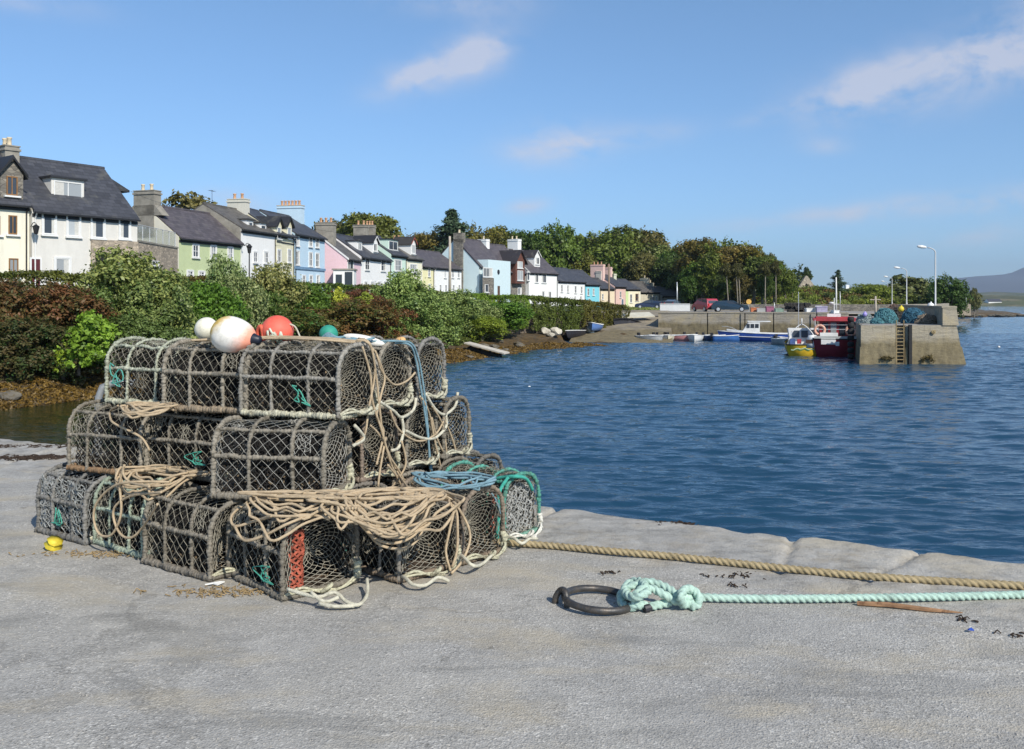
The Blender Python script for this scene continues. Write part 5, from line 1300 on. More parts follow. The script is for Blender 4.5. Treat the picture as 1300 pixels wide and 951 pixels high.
# light blue modern house
LB = wall_mat('light_blue_wall', (.60, .73, .76), amt=.08)
h = House('light_blue_house', 'light blue house with stone chimney gable and round window', 'house', (-5.3, 146), (-1.36, 154), 9, 7.4, 11.9, 1.2, LB, SLATE2)
mb = MB(); mb.frame_box(h.pt(-.32, 2.9, .4), h.u*.35, -h.n*1.7, Vector((0,0,11.4))); mb.frame_box(h.pt(-.32, 2.9, 11.2), h.u*.95, -h.n*1.7, Vector((0,0,1.6))); c = h.part(mb, 'stone_chimney', GSTONE)
mb = MB(); mb.lathe([(.2, 0), (.17, .5), (.2, .55), (.1, .55)], h.pt(.15, 3.75, 12.8), (0,0,1), 8); h.part(mb, 'chimney_pot', POTC, c)
s0 = h.s_of(611.5); mb = MB(); mb.frame_box(h.pt(s0, -1.2, .5), h.u*(h.L-s0+.05), -h.n*2.6, Vector((0,0,h.z_of(329.5, s0, -1.2)-.5))); fb = h.part(mb, 'front_bay', LB)
mb = MB(); sa, sb = h.s_of(612.5, -1.2), h.s_of(626.5, -1.2); mb.frame_box(h.pt(sa, -1.2-.001, .5), h.u*(sb-sa), h.n*.08, Vector((0,0,h.z_of(352.5, sa, -1.2)-.5))); h.part(mb, 'stone_panel', GSTONE, fb)
h.win(619, 340.5, 351.5, 11, d=-1.2, mull=2, trans=0, gl=GLP); h.win(617.5, 361, 371, 4.5, d=-1.3, mull=0, trans=0, surround=False)
sc_ = h.s_of(632.7, -1.2); zc = h.z_of(345.5, sc_, -1.2); mb = MB(); mb.lathe([(.42, 0), (.42, .05), (.33, .05), (.33, .02), (.0, .02)], h.pt(sc_, -1.201, zc), h.n, 18); h.part(mb, 'round_window', GL)
mb = MB(); sa = h.s_of(633, -1.2); mb.frame_box(h.pt(sa-.4, -1.201, .9), h.u*.8, h.n*.05, Vector((0,0,h.z_of(363, sa, -1.2)-.9))); h.part(mb, 'door', plain('brown_door', (.12, .07, .05), .5))
h.barge(SLATE2)
# stone house with timber bay
h = House('stone_house', 'grey stone house with a dark timber two-storey bay and white chimney', 'house', (-1.3, 154.2), (2.5, 160.2), 9, 6.75, 11.5, 1.1, GSTONE, SLATE2)
h.barge(WHITE); h.win(643, 343.5, 355, 3.2, trans=0); h.win(671-.5, 345.5, 356, 2.6, trans=0, mull=0); h.win(659.5, 365.5, 374, 4, trans=0)
h.chimney(.35, 1.0, 1.8, 12.3, WW, 1, POTC)
TIM = plain('timber_brown', (.13, .055, .04), .7, .2, 3.); s0, s1 = h.s_of(654.5, -.9), h.s_of(666, -.9); sm_ = (s0+s1)/2
zt_b, zb_b = h.z_of(331, sm_, -.9), h.z_of(360, sm_, -.9); mb = MB()
mb.prism([h.pt(s0, -.9, zb_b), h.pt(s1, -.9, zb_b), h.pt(s1, -.9, zt_b), h.pt(sm_, -.9, zt_b+1.7), h.pt(s0, -.9, zt_b)], -h.n*3.4); bay = h.part(mb, 'timber_bay', TIM)
mb = MB()
for sg, aa in ((-1, s0), (1, s1)):
    e = h.pt(aa+sg*.5, -1.3, zt_b-.65); r_ = h.pt(sm_, -1.3, zt_b+1.75); mb.prism([e, r_, r_+Vector((0,0,.15)), e+Vector((0,0,.15))], -h.n*5)
h.part(mb, 'bay_roof', SLATE2, bay)
h.win(660, 332, 340.5, 6.5, d=-.905, mull=1, trans=0, surround=False, gl=GLP); h.win(660.3, 343.5, 356, 7, d=-.905, mull=1, trans=0, surround=False, gl=GLP)
# white house with dormer
h = House('white_gabled_house', 'white house with white chimney and one small dormer right of the stone house', 'house', (3.0, 161), (8.5, 169.4), 9, 6.9, 10.9, 1.0, wall_mat('white_wall_e', (.82, .82, .79), amt=.1), SLATE2)
h.barge(WHITE); h.win(681, 348, 358.5, 4, trans=0); h.win(690.4, 348.5, 359, 5.5, trans=0); h.win(689.4, 370, 378, 2.8, trans=0); h.win(697.8, 370.5, 379, 3, trans=0)
h.dormer(682, 327, 335.5, 4.2, WHITE, d=1.0, gh=1.1, ew=.8); h.chimney(2.2, 1.2, 2.2, 12.9, WW, 2, POTC)
# long low white terrace
h = House('long_low_white_house', 'long low white terrace with four small upper windows', 'house', (8.6, 170), (14.55, 180), 8, 5.5, 8.1, .9, wall_mat('white_wall_f', (.82, .82, .80), amt=.1), SLATE)
for px, y in ((713, 361.5), (721, 362), (730.5, 363), (738, 363.5)): h.win(px, y, y+9, 2.2, surround=False)
for px in (710.6, 717.3, 730.2, 737.5): h.win(px, 376, 383, 2.2, surround=False)
h.chimney(.6, .9, 1.3, 9.0, RENDER, 2, POTM)
TQ = wall_mat('turquoise_wall', (.22, .60, .70), amt=.08)
h = House('turquoise_house', 'bright turquoise cottage in the distance with dark slate roof', 'house', (14.6, 180.2), (17.9, 185), 8, 5.1, 7.9, .8, TQ, SLATE)
for px in (746.6, 753.4): h.win(px, 366, 375, 2.3, surround=False)
h.win(748, 379, 385, 2.2, surround=False)
PE = wall_mat('peach_wall', (.78, .66, .48), amt=.1)
h = House('peach_cottage', 'low peach cottage between the turquoise cottage and the pink-gabled house', 'house', (17.95, 185.2), (21.5, 190), 7, 4.3, 6.4, .7, PE, SLATE)
h.win(765, 373, 380, 2, surround=False); h.win(773, 373.5, 380.5, 2, surround=False); h.chimney(h.L-.3, .8, 1.3, 8.0, wall_mat('pale_chimney_b', (.6, .56, .5)), 3, POTM)
PK = wall_mat('salmon_wall', (.74, .52, .46), amt=.15)
h = House('salmon_pink_house', 'salmon pink house with two tall pink chimneys far down the road', 'house', (21.6, 190.2), (24.4, 194.5), 8, 4.8, 7.2, .6, PK, SLATE)
h.win(787.6, 370, 378, 2, surround=False); h.door(790, 380, 2.2, plain('grey_door', (.12, .16, .22), .5))
h.chimney(-.1, .9, 3.0, 9.4, PK, 3, POTM, z0=1.); h.chimney(h.L-.3, .8, 1.5, 9.0, PK, 1, POTM)
LG2 = wall_mat('lime_wall', (.58, .70, .36), amt=.1)
h = House('lime_green_cottage', 'lime green and cream cottage beside the salmon pink house', 'house', (24.45, 194.7), (28.1, 198.3), 8, 4.3, 6.4, .5, LG2, SLATE)
sa = h.s_of(797.5); mb = MB(); mb.frame_box(h.pt(sa, -.001, .2), h.u*(h.L-sa), h.n*.05, Vector((0,0,3.9))); h.part(mb, 'cream_front', wall_mat('cream_wall_g', (.80, .76, .58), amt=.1))
h.win(801, 373.5, 384, 2.6, d=-.05, surround=False); h.win(808.7, 373, 382, 4.2, d=-.05, surround=False, frame=WOODF); h.chimney(.4, .9, 1.6, 7.6, wall_mat('pale_chimney_c', (.6, .62, .48)), 1, POTC)
OLDW = wall_mat('old_cream_wall', (.60, .56, .44), amt=.5)
h = House('grey_gabled_cottage', 'old grey and cream cottage behind the parked navy car', 'house', (28.3, 199.5), (33.2, 204), 8, 3.7, 6.0, .4, OLDW, SLATE3)
h.win(829, 376, 386, 2.2, surround=False); h.win(833.4, 376, 386, 1.8, surround=False); h.chimney(h.L-.3, .9, 2.0, 6.9, OLDW, 1, POTC)
h = House('last_stone_cottage', 'last low grey stone cottage of the row beside the wood', 'house', (34.0, 205), (39.6, 209.5), 8, 2.9, 5.0, .35, wall_mat('grey_old_wall', (.42, .39, .31), amt=.6), SLATE3)
for px in (853, 863.5, 866.8): h.win(px, 383, 390, 1.8, surround=False)
h.chimney(.4, .8, 1.4, 5.9, OLDW, 1, POTC)
# ruined gable house on the rise at the right
GW_ = stone_mat('ruin_stone', (.46, .40, .31), (.28, .25, .20), (.20, .17, .14), 1.6)
root = empty('ruined_house', (70.5, 205, 3.0)); tag(root, 'roofless stone house gable with a small dark opening above the scrub', 'ruin')
hh_ = House.__new__(House); hh_.A = Vector((64.9, 205, 0)); hh_.u = Vector((.985, .17, 0)).normalized(); hh_.n = Vector((hh_.u.y, -hh_.u.x, 0)); hh_.root = root
mb = MB(); W_ = 3.9; mb.prism([hh_.pt(0, 0, 1.5), hh_.pt(W_, 0, 1.5), hh_.pt(W_, 0, 5.1), hh_.pt(W_*.55, 0, 7.4), hh_.pt(W_*.45, 0, 7.5), hh_.pt(0, 0, 4.9)], -hh_.n*.6); hh_.part(mb, 'gable_wall', GW_)
mb = MB(); mb.prism([hh_.pt(W_-.5, .6, 1.5), hh_.pt(W_-.5, 8, 1.5), hh_.pt(W_-.5, 8, 4.6), hh_.pt(W_-.5, 5, 4.3), hh_.pt(W_-.5, .6, 5.1)], hh_.u*.5); hh_.part(mb, 'side_wall', GW_)
mb = MB(); mb.prism([hh_.pt(W_*.40, -.002, 4.6), hh_.pt(W_*.57, -.002, 4.6), hh_.pt(W_*.57, -.002, 5.5), hh_.pt(W_*.485, -.002, 5.75), hh_.pt(W_*.40, -.002, 5.5)], hh_.n*.02); hh_.part(mb, 'window_shade_panel', DARK)  # dark panel on the gable paints the shade inside the window
# far white cottage on the opposite shore and the white house over the scrub
def cottage(px, Y, L, z0, label, wallm, roofm, ez=2.6, rz=4.4, ang=0.1):
    A = Vector(((px-CX)/F*Y, Y, 0)); return House('cottage', label, 'house', (A.x-L/2, A.y), (A.x+L/2*math.cos(ang), A.y+L*math.sin(ang)), 7, z0+ez, z0+rz, z0, wallm, roofm, group='scattered far cottages')
c1 = cottage(1091, 330, 7, 2.2, 'distant dark-roofed house with white chimney behind the scrub', RENDER, SLATE, 2.4, 4.4); c1.chimney(.5, 1.2, 1.6, 7.6, WW, 0)
cottage(1264, 900, 14, -1.4, 'tiny white cottage on the opposite shore at the far right', WW, SLATE, 3.2, 5.6)
cottage(1252, 960, 10, -.5, 'tiny white cottage among trees on the opposite shore', WW, SLATE, 3.0, 5.2)
# ------------------------------------------------------------------ foliage
LEAF = leaf_mat('foliage', (.50, .64, .32), (1.8, 1.95, 1.25), .32, .5, .5)      # times each plant's own colour
FLECK = leaf_mat('flecked_foliage', (.40, .62, .32), (1.95, 1.95, 1.45), .25, .45, 1.1)
FUCH = leaf_mat('fuchsia_foliage', (.06, .10, .024), (.21, .088, .036), .25, .55, .45)
NEEDLE = leaf_mat('needles', (.8, .8, .8), (1.6, 1.6, 1.6), .1, .7, .5)
BARK = plain('bark', (.16, .13, .10), .95, .35, 3., 9, .7, .05); BARKP = plain('pale_bark', (.23, .20, .16), .9, .3, 3., 9, .6, .04)
def lobes_for(rng, w_, h_, dp_, z0, n, k=.42, flat=1.0):
    out = []
    for i in range(n):
        for _ in range(40):
            x_, y_, z_ = rng.uniform(-1, 1), rng.uniform(-1, 1), rng.uniform(-1, 1)
            if x_*x_+y_*y_+z_*z_ < .72: break
        r_ = k*rng.uniform(.65, 1.15)
        out.append((x_*w_/2*(1-r_*.55), y_*dp_/2*(1-r_*.55), z0+h_/2+z_*h_/2*(1-r_*.6), r_*w_/2, r_*dp_/2, r_*h_/2*.9*flat))
    return out
def stems(mb, lobes, rng, r0, h0, zbase=0., n=7, wob=.2):
    rng = random.Random(int(rng.integers(1, 10**8)))
    top = Vector((rng.gauss(0, .1), rng.gauss(0, .1), h0))
    mb.tube(spline([(0, 0, zbase), (rng.gauss(0, wob*.4), rng.gauss(0, wob*.4), h0*.5), top], max(.1, h0/8)), [r0*(1.25-.55*i/9) for i in range(40)][:len(spline([(0, 0, zbase), (0,0, h0*.5), top], max(.1, h0/8)))+3]+[r0*.6]*40, 8)
    for L_ in sorted(lobes, key=lambda q: rng.random())[:n]:
        e = Vector(L_[:3]); mid = top.lerp(e, .5)+Vector((rng.gauss(0, wob), rng.gauss(0, wob), -wob*.5))
        pl = spline([top-Vector((0, 0, h0*.15*rng.random())), mid, e], max(.15, (e-top).length/6)); k = len(pl)
        mb.tube(pl, [r0*.62*(1-.8*i/k) for i in range(k)], 6)
# tree prototypes, made at unit size about 10 m high and reused with their own turn and size
TREES = []
for sd, (w_, h_, z0, n, cnt, k, tr) in enumerate([(10.0, 8.6, 1.6, 32, 13000, .38, .28), (8.6, 9.0, 1.2, 28, 12000, .40, .26), (11.5, 7.8, 2.2, 36, 14000, .34, .30), (7.6, 7.4, 2.8, 22, 8500, .40, .2), (9.5, 6.8, 3.2, 28, 10000, .36, .26)]):
    rng = np.random.default_rng(100+sd); lb = lobes_for(rng, w_, h_, w_*.9, z0, n, k)
    cm = foliage_mesh('crown', lb, cnt, .21, LEAF, 200+sd, .42, .5, .3)
    mb = MB(); stems(mb, lb, rng, tr, z0+1.6, -.6, 9, .35); tm = mb.build('trunk', BARKP if sd in (3, 4) else BARK, mesh_only=True, smooth=True)
    z_ = np.empty(len(cm.vertices)*3, dtype=np.float32); cm.vertices.foreach_get('co', z_)
    TREES.append((cm, tm, float(np.percentile(z_.reshape(-1, 3)[:, 2], 99.3))))
WK = 1.0
def tree(kind, px, Y, ytop, label, col, wscale=1., z0=None, name='broadleaf_tree', group=None, cat='tree', dx=0.):
    cm, tm, H_ = TREES[kind]; X = (px-CX)/F*Y+dx; z0 = hz(X, Y)-.1 if z0 is None else z0
    zt_ = CH+(HY-ytop)/F*Y; s = (zt_-z0)/H_
    r = empty(name, (X, Y, z0), random.uniform(0, 6.28)); r.scale = (s*wscale*WK, s*wscale*WK, s)
    tag(r, label, cat, group)
    c = link('crown', cm, r); c.color = (*[q*random.uniform(.9, 1.1) for q in col], 1); link('trunk', tm, r); return r
def conifer(px, Y, ytop, label, w_=.42, tiers=15, seed=1, col=(.045, .075, .035), z0=None, low=.12):
    X = (px-CX)/F*Y; z0 = hz(X, Y) if z0 is None else z0; H_ = CH+(HY-ytop)/F*Y-z0; rng = np.random.default_rng(seed)
    r = empty('conifer', (X, Y, z0)); tag(r, label, 'conifer')
    mb = MB(); mb.tube([(0,0,-.4), (0,0,H_*.5), (0,0,H_*.97)], [H_*.018, H_*.012, H_*.003], 8); P_, Nn = [], []
    nb = tiers*11
    for t in range(nb):
        f = min(1, (t+rng.random())/nb); zz = H_*(low+(.98-low)*f); rad = H_*w_*.5*((1-f)**.75)*(.75+.35*math.sin(f*23+seed))+H_*.012
        a = rng.uniform(0, 6.28); L_ = rad*rng.uniform(.5, 1.25)
        e = Vector((math.cos(a)*L_, math.sin(a)*L_, zz+L_*(.30*f-.02))); m_ = Vector((math.cos(a)*L_*.5, math.sin(a)*L_*.5, zz-L_*.05))
        mb.tube([(0, 0, zz), m_, e], [.04*H_/10, .025*H_/10, .01*H_/10], 4)
        n_ = int(26+150*L_/H_/w_*2); tt = rng.uniform(.12, 1.0, n_); q = np.outer(tt, np.array(e)); q[:, 2] = zz+(e.z-zz)*tt**1.4-.02*H_*rng.random(n_)
        wd = (L_*.24)*(1.15-tt)[:, None]+.012*H_; q += rng.normal(0, 1, (n_, 3))*wd*np.array([1, 1, .4]); P_.append(q); Nn.append(np.tile([math.cos(a)*.3, math.sin(a)*.3, .8], (n_, 1)))
    P_ = np.vstack(P_); Nn = np.vstack(Nn); V_, F_ = leaf_arrays(P_, Nn, H_*.019, rng, .38, .6)
    c = link('crown', fast_mesh('crown', V_, F_, NEEDLE, rng.random(len(P_))), r); c.color = (*col, 1)
    mb.build('trunk', BARK, r, True); return r
OLIVE = (.115, .125, .035); DKG = (.055, .085, .022); RUST = (.135, .105, .035); MIDG = (.095, .135, .035); PALEG = (.15, .175, .075); BRN = (.12, .085, .04)
# trees over the roofs
tree(3, 243, 120, 249, 'thin-leaved tree showing above the green house roof', (.16, .14, .06), 1.1)
tree(4, 462, 150, 274, 'wind-shaped flat-topped brown-green tree above the white dormer house roofs', (.13, .12, .04), 1.0)
tree(2, 415, 155, 283, 'low brownish tree crown left of the chimneys above the pink house', BRN, .7)
conifer(574, 170, 264, 'tall dark conifer standing above the long white house', .95, 20, 3)
tree(2, 547, 176, 298, 'russet rounded tree left of the tall dark conifer', RUST, .9)
tree(0, 603, 185, 291, 'brown-topped tree right of the tall dark conifer', RUST, .8)
tree(1, 632, 190, 291, 'rusty green tree above the light blue house roof', (.13, .11, .035), .85)
tree(2, 655, 200, 296, 'dark tree crown between the two white chimneys', DKG, .75)
tree(0, 704, 212, 289, 'large rounded green tree alone behind the white terrace', MIDG, .78)
tree(1, 690, 225, 300, 'paler crown tucked behind the large rounded green tree', OLIVE, .8)
WK = 1.3
for px, Y, yt, kd, col, wsc, lab in [
    (742, 235, 303, 2, RUST, .8, 'russet crown at the left end of the long wood'),
    (768, 228, 297, 0, OLIVE, .8, 'olive crown in the wood above the turquoise cottage'),
    (793, 232, 291, 1, (.11, .12, .035), .9, 'highest crown of the wood, above the salmon pink house'),
    (818, 236, 298, 0, BRN, .75, 'dark brown crown right of the highest crown of the wood'),
    (836, 230, 312, 1, PALEG, .8, 'pale green crown above the grey gabled cottage'),
    (815, 218, 322, 3, (.13, .10, .05), .85, 'thin twiggy tree with bare pale branches behind the far cottages'),
    (770, 221, 330, 1, DKG, .9, 'dark low tree behind the peach cottage roof'),
    (848, 214, 330, 0, DKG, .7, 'dark green tree close behind the last cottages'),
    (868, 205, 322, 1, PALEG, .62, 'pale leafy tree right of the last stone cottage'),
    (893, 196, 306, 2, (.13, .11, .035), .78, 'broad domed tree at the top centre of the right-hand wood'),
    (884, 186, 335, 3, MIDG, .9, 'low green tree behind the red car'),
    (905, 182, 322, 1, OLIVE, .7, 'olive tree standing behind the dark blue estate car'),
    (918, 190, 309, 0, (.12, .125, .035), .7, 'rounded tree right of the broad domed tree'),
    (938, 184, 314, 4, (.14, .115, .035), .8, 'brown-green tree with slim pale trunk behind the yellow sign'),
    (955, 180, 318, 3, RUST, 1.0, 'russet-leaved tree with bare stem in the middle of the right-hand wood'),
    (968, 178, 326, 4, (.11, .125, .035), .75, 'green tree with slender trunks near the right end of the wood'),
    (982, 176, 334, 1, MIDG, .7, 'bright green tree near the right end of the wood'),
    (997, 174, 342, 0, OLIVE, .55, 'last small tree at the right edge of the wood')]:
    tree(kd, px, Y, yt, lab, col, wsc)
for px, Y, yt, kd, col, wsc, lab in [
    (735, 214, 320, 1, OLIVE, .8, 'olive tree low at the left end of the wood behind the turquoise cottage'),
    (755, 250, 306, 0, BRN, .8, 'brown tree crown in the back row between the russet and olive crowns'),
    (806, 250, 296, 2, (.12, .11, .035), .8, 'broad back-row crown just right of the highest one'),
    (858, 238, 318, 0, OLIVE, .7, 'olive crown filling the dip in the wood skyline'),
    (872, 225, 314, 2, DKG, .6, 'dark crown left of the broad domed tree'),
    (845, 222, 322, 1, MIDG, .6, 'mid-green crown above the last stone cottage chimney'),
    (926, 205, 316, 2, BRN, .6, 'brown crown behind the rounded tree of the right-hand wood'),
    (948, 200, 315, 0, (.12, .12, .035), .7, 'olive crown in the back row above the amber sign'),
    (975, 196, 324, 2, RUST, .5, 'rusty crown in the back row near the right end'),
    (990, 190, 333, 1, OLIVE, .6, 'olive crown at the back of the right end of the wood'),
    (1006, 186, 350, 1, DKG, .5, 'dark bushy tree closing the wood beside the ruined gable'),
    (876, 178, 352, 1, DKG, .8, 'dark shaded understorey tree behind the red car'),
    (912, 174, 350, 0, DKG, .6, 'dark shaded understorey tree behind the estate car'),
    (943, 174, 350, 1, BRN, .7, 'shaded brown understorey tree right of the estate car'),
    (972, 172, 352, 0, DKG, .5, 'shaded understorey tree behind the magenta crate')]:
    tree(kd, px, Y, yt, lab, col, wsc)
# slim pale trunks along the wood's foot
WK = 1.0
for k, (px, Y) in enumerate([(925, 166), (937, 167), (940, 168.5), (971, 166), (985, 168)]):
    X = (px-CX)/F*Y; z0 = hz(X, Y); mb = MB(); l = random.uniform(-.4, .4)
    mb.tube([(0,0,-.3), (l*.4, 0, 2.2), (l, .1, 5.5), (l*1.4, .2, 8)], [.14, .11, .09, .05], 6); 
    r = empty('woodland_tree', (X, Y, z0)); tag(r, 'slim pale-trunked tree along the shaded foot of the wood', 'tree', 'slim trunks along the foot of the wood'); mb.build('trunk', BARKP, r, True)
    c = link('crown', TREES[3][0], r); c.scale = (.42, .42, .42); c.location = (l*1.2, .2, 4.2); c.color = (.08, .07, .03, 1)
# trees of the scrubby rise to the right
tree(3, 1024, 215, 340, 'dark windswept tree behind the ruined gable', (.05, .065, .03), .6)
conifer(1064, 190, 342, 'small dark conifer alone on the scrubby rise', .95, 12, 5)
tree(0, 1203, 170, 353, 'dense green round tree right of the tall lamp post', (.055, .095, .028), .8)
tree(4, 1192, 176, 357, 'dark green tree left beside the dense round tree', DKG, .6)
tree(3, 1237, 240, 367, 'sparse brownish tree at the end of the tan headland wall', (.14, .12, .07), .7)
tree(1, 1222, 235, 371, 'low olive tree behind the tan headland wall', OLIVE, .8)
# bushes ---------------------------------------------------------------
BUSH = {}
def bush_proto(key, w_, h_, dp_, n, cnt, leaf, seed, k=.45, clump=.16, aspect=.55, shell=.5, mt=None):
    rng = np.random.default_rng(seed); lb = lobes_for(rng, w_, h_, dp_, 0., n, k)
    lb += [(rng.uniform(-.4, .4)*w_, rng.uniform(-.4, .3)*dp_, h_*.14, w_*.16, dp_*.16, h_*.2) for _ in range(4)]
    mb = MB(); stems(mb, lb, rng, .06, h_*.3, -.5, 7, .1)
    fm0 = foliage_mesh('foliage', lb, cnt, leaf, mt or LEAF, seed+7, clump, shell, .45, aspect)
    z_ = np.empty(len(fm0.vertices)*3, dtype=np.float32); fm0.vertices.foreach_get('co', z_); z_ = z_.reshape(-1, 3)
    ext_ = lambda *a: (float(np.percentile(z_[:, 0], 97)-np.percentile(z_[:, 0], 3)), float(np.percentile(z_[:, 2], 99)))
    BUSH[key] = (fm0, mb.build('stems', BARK, mesh_only=True, smooth=True), *ext_(key, seed))
bush_proto('a', 3.4, 3.0, 2.6, 26, 17000, .058, 1, .36, mt=FLECK); bush_proto('b', 3.0, 3.0, 2.4, 14, 12000, .070, 2, .5); bush_proto('c', 3.6, 2.4, 2.6, 24, 16000, .05, 3, .36, .12)
bush_proto('f', 4.2, 3.0, 2.8, 34, 24000, .058, 4, .3, .13, .5, mt=FUCH); bush_proto('e', 2.6, 2.4, 2.2, 16, 6000, .10, 6, .42, .15, .6)
def bush(kind, px, Y, ytop, wpx, label, col, ybot=None, name='shrub', group=None):
    fm_, sm_, w_, h_ = BUSH[kind]; X = (px-CX)/F*Y; z0 = hz(X, Y)-.15 if ybot is None else CH+(HY-ybot)/F*Y
    H_ = CH+(HY-ytop-(8 if kind == 'f' else 4 if kind in 'abc' and px > 210 else 1))/F*Y-z0; s = H_/h_; sw = min(wpx/F*Y/w_, 2.0*s)
    r = empty(name, (X, Y, z0), random.choice((0, 3.14))+random.uniform(-.3, .3)); r.scale = (sw, sw, s); tag(r, label, 'shrub', group)
    c = link('foliage', fm_, r); c.color = (*col, 1); link('stems', sm_, r); return r
FU = (1.0, 1.0, 1.0); FU2 = (.9, 1.1, 1.); YG = (.19, .27, .05); GG = (.10, .17, .035); SIL = (.19, .21, .11); HG = (.085, .115, .028); DG = (.05, .085, .022)
for kd, px, Y, yt, wpx, lab, col, yb in [
    ('f', -20, 41.5, 352, 150, 'dark red fuchsia bush cut off by the left edge', (.8, .9, .9), 470),
    ('f', 40, 41.5, 356, 140, 'reddish brown fuchsia bush on the far left bank', FU, 462),
    ('f', 85, 43, 362, 110, 'dark reddish fuchsia bush left of the big cream-flecked shrub', (.9, 1., 1.), 455),
    ('f', 20, 40.2, 398, 130, 'low dark green shrub beneath the far left fuchsias', (.55, .95, .9), 480),
    ('f', 80, 41, 410, 110, 'low dark shrub behind the bright yellow-green one', (.5, .95, .9), 476),
    ('e', 100, 40.3, 400, 62, 'bright yellow-green leafy shrub low on the bank', YG, 462),
    ('e', 78, 40.0, 432, 26, 'small yellow-green sprig beneath the bright shrub', (.28, .33, .05), 470),
    ('a', 160, 45.5, 322, 112, 'big cream-flecked olive shrub rising in front of the stone terrace block', (.20, .215, .085), 440),
    ('a', 200, 45.0, 352, 90, 'right half of the cream-flecked shrub mass, lower and greyer', (.15, .18, .075), 450),
    ('a', 140, 44.2, 362, 90, 'left skirt of the cream-flecked shrub, darker green', (.11, .15, .055), 455),
    ('c', 175, 43.5, 400, 110, 'grey-green shrub low behind the leftmost top pot', (.10, .13, .055), 462),
    ('b', 258, 49, 357, 84, 'bright green shrub left of the buoys', GG, 450),
    ('b', 232, 47, 385, 66, 'deep green shrub under the cream-flecked shrub on its right', (.08, .13, .03), 455),
    ('a', 286, 53, 326, 52, 'tall silvery green shrub in front of the green house', (.17, .21, .10), 440),
    ('a', 306, 52, 350, 56, 'silver-green shrub right behind the red buoy', SIL, 440),
    ('a', 346, 58, 335, 76, 'olive grey shrub in front of the narrow cream house', (.20, .19, .085), 430),
    ('c', 330, 55, 365, 70, 'dark green shrub beneath the olive grey shrub', (.08, .115, .035), 440),
    ('b', 376, 60, 357, 70, 'fresh green shrub in front of the tall blue house', (.10, .15, .035), 430),
    ('b', 392, 62, 362, 60, 'mid-green rounded shrub under the pink house', (.085, .13, .03), 430),
    ('f', 360, 56, 385, 120, 'brown-green fuchsia behind the red buoy', (.8, 1.5, 1.), 450),
    ('f', 420, 60, 376, 130, 'broad rusty brown fuchsia behind the green buoy', (1.0, 1.15, .9), 450),
    ('f', 462, 63, 372, 100, 'dark red-brown fuchsia left of the pale bush by the water', (1.1, .95, .9), 445),
    ('f', 438, 66, 362, 90, 'dark crimson fuchsia hedge plant under the white dormer house', (.95, .7, .9), 420),
    ('e', 434, 62, 366, 18, 'small yellow shrub among the fuchsias', (.40, .38, .08), 392),
    ('e', 460, 64, 371, 18, 'second small yellow-green tuft among the fuchsias', (.28, .30, .07), 390),
    ('a', 514, 70, 343, 70, 'large fresh green shrub hiding the small cream house front', (.19, .24, .09), 432),
    ('a', 532, 69, 370, 70, 'light green shrub at the foot of the large fresh green one', (.17, .22, .085), 436),
    ('a', 497, 68, 375, 50, 'green shrub just left of the large fresh green one', (.15, .20, .07), 436),
    ('a', 575, 78, 367, 70, 'pale green rounded shrub under the utility pole', (.18, .22, .09), 428),
    ('b', 552, 72, 385, 56, 'mid-green shrub near the water left of the fallen planks', (.14, .18, .06), 432),
    ('a', 605, 82, 378, 50, 'silvery green shrub in front of the light blue house', (.19, .22, .10), 424),
    ('b', 638, 84, 382, 60, 'bright green shrub at the start of the clipped hedge', GG, 420),
    ('b', 612, 79, 398, 50, 'yellow-green low shrub above the fallen planks', (.22, .25, .05), 428),
    ('f', 770, 112, 392, 30, 'yellowing shrub at the far end of the clipped hedge', (2.2, 3.4, 1.), 412),
    ('e', 756, 108, 396, 16, 'small yellow-green shrub near the end of the hedge', (.24, .26, .05), 414)]:
    bush(kd, px, Y, yt, wpx, lab, col, yb)
for kd, px, Y, yt, wpx, lab, col in [
    ('e', 1136, 205, 351.5, 62, 'broad grey-green thicket left of the middle lamp post', (.13, .13, .065)),
    ('c', 1160, 210, 354, 52, 'bushy mixed green thicket behind the middle lamp post', (.12, .13, .075)),
    ('e', 1181, 212, 359, 44, 'greyish thicket between the two nearest lamp posts', (.15, .15, .09)),
    ('b', 1106, 195, 357.5, 62, 'yellow-green bushy thicket behind the turquoise net heap', (.20, .22, .06)),
    ('c', 1087, 200, 363, 44, 'low grey-green thicket on the rise right of the conifer', (.11, .13, .05)),
    ('e', 1046, 192, 368, 62, 'yellow-green gorse clump left of the small conifer', (.20, .21, .06)),
    ('b', 1016, 190, 370, 44, 'bright green clump in front of the ruined gable', (.17, .20, .055)),
    ('f', 1075, 186, 371, 50, 'reddish bramble clump on the rise under the small conifer', (1.4, 1.6, 1.2)),
    ('e', 1112, 176, 373, 70, 'green and gold gorse clump behind the turquoise nets', (.19, .19, .055)),
    ('b', 1090, 170, 377, 50, 'low gold-green clump above the quay back wall', (.20, .20, .05)),
    ('e', 1147, 176, 374, 60, 'olive gorse clump at the foot of the middle lamp post', (.16, .17, .055)),
    ('b', 1180, 172, 376, 40, 'dark green clump left of the nearest lamp post', (.07, .10, .035)),
    ('e', 1040, 172, 379, 70, 'pale grassy clump above the stacked pots', (.20, .19, .08)),
    ('e', 1006, 170, 380, 50, 'low scrub clump at the right end of the wood', (.12, .13, .04))]:
    bush(kd, px, Y, yt, wpx, lab, col, None, 'thicket')
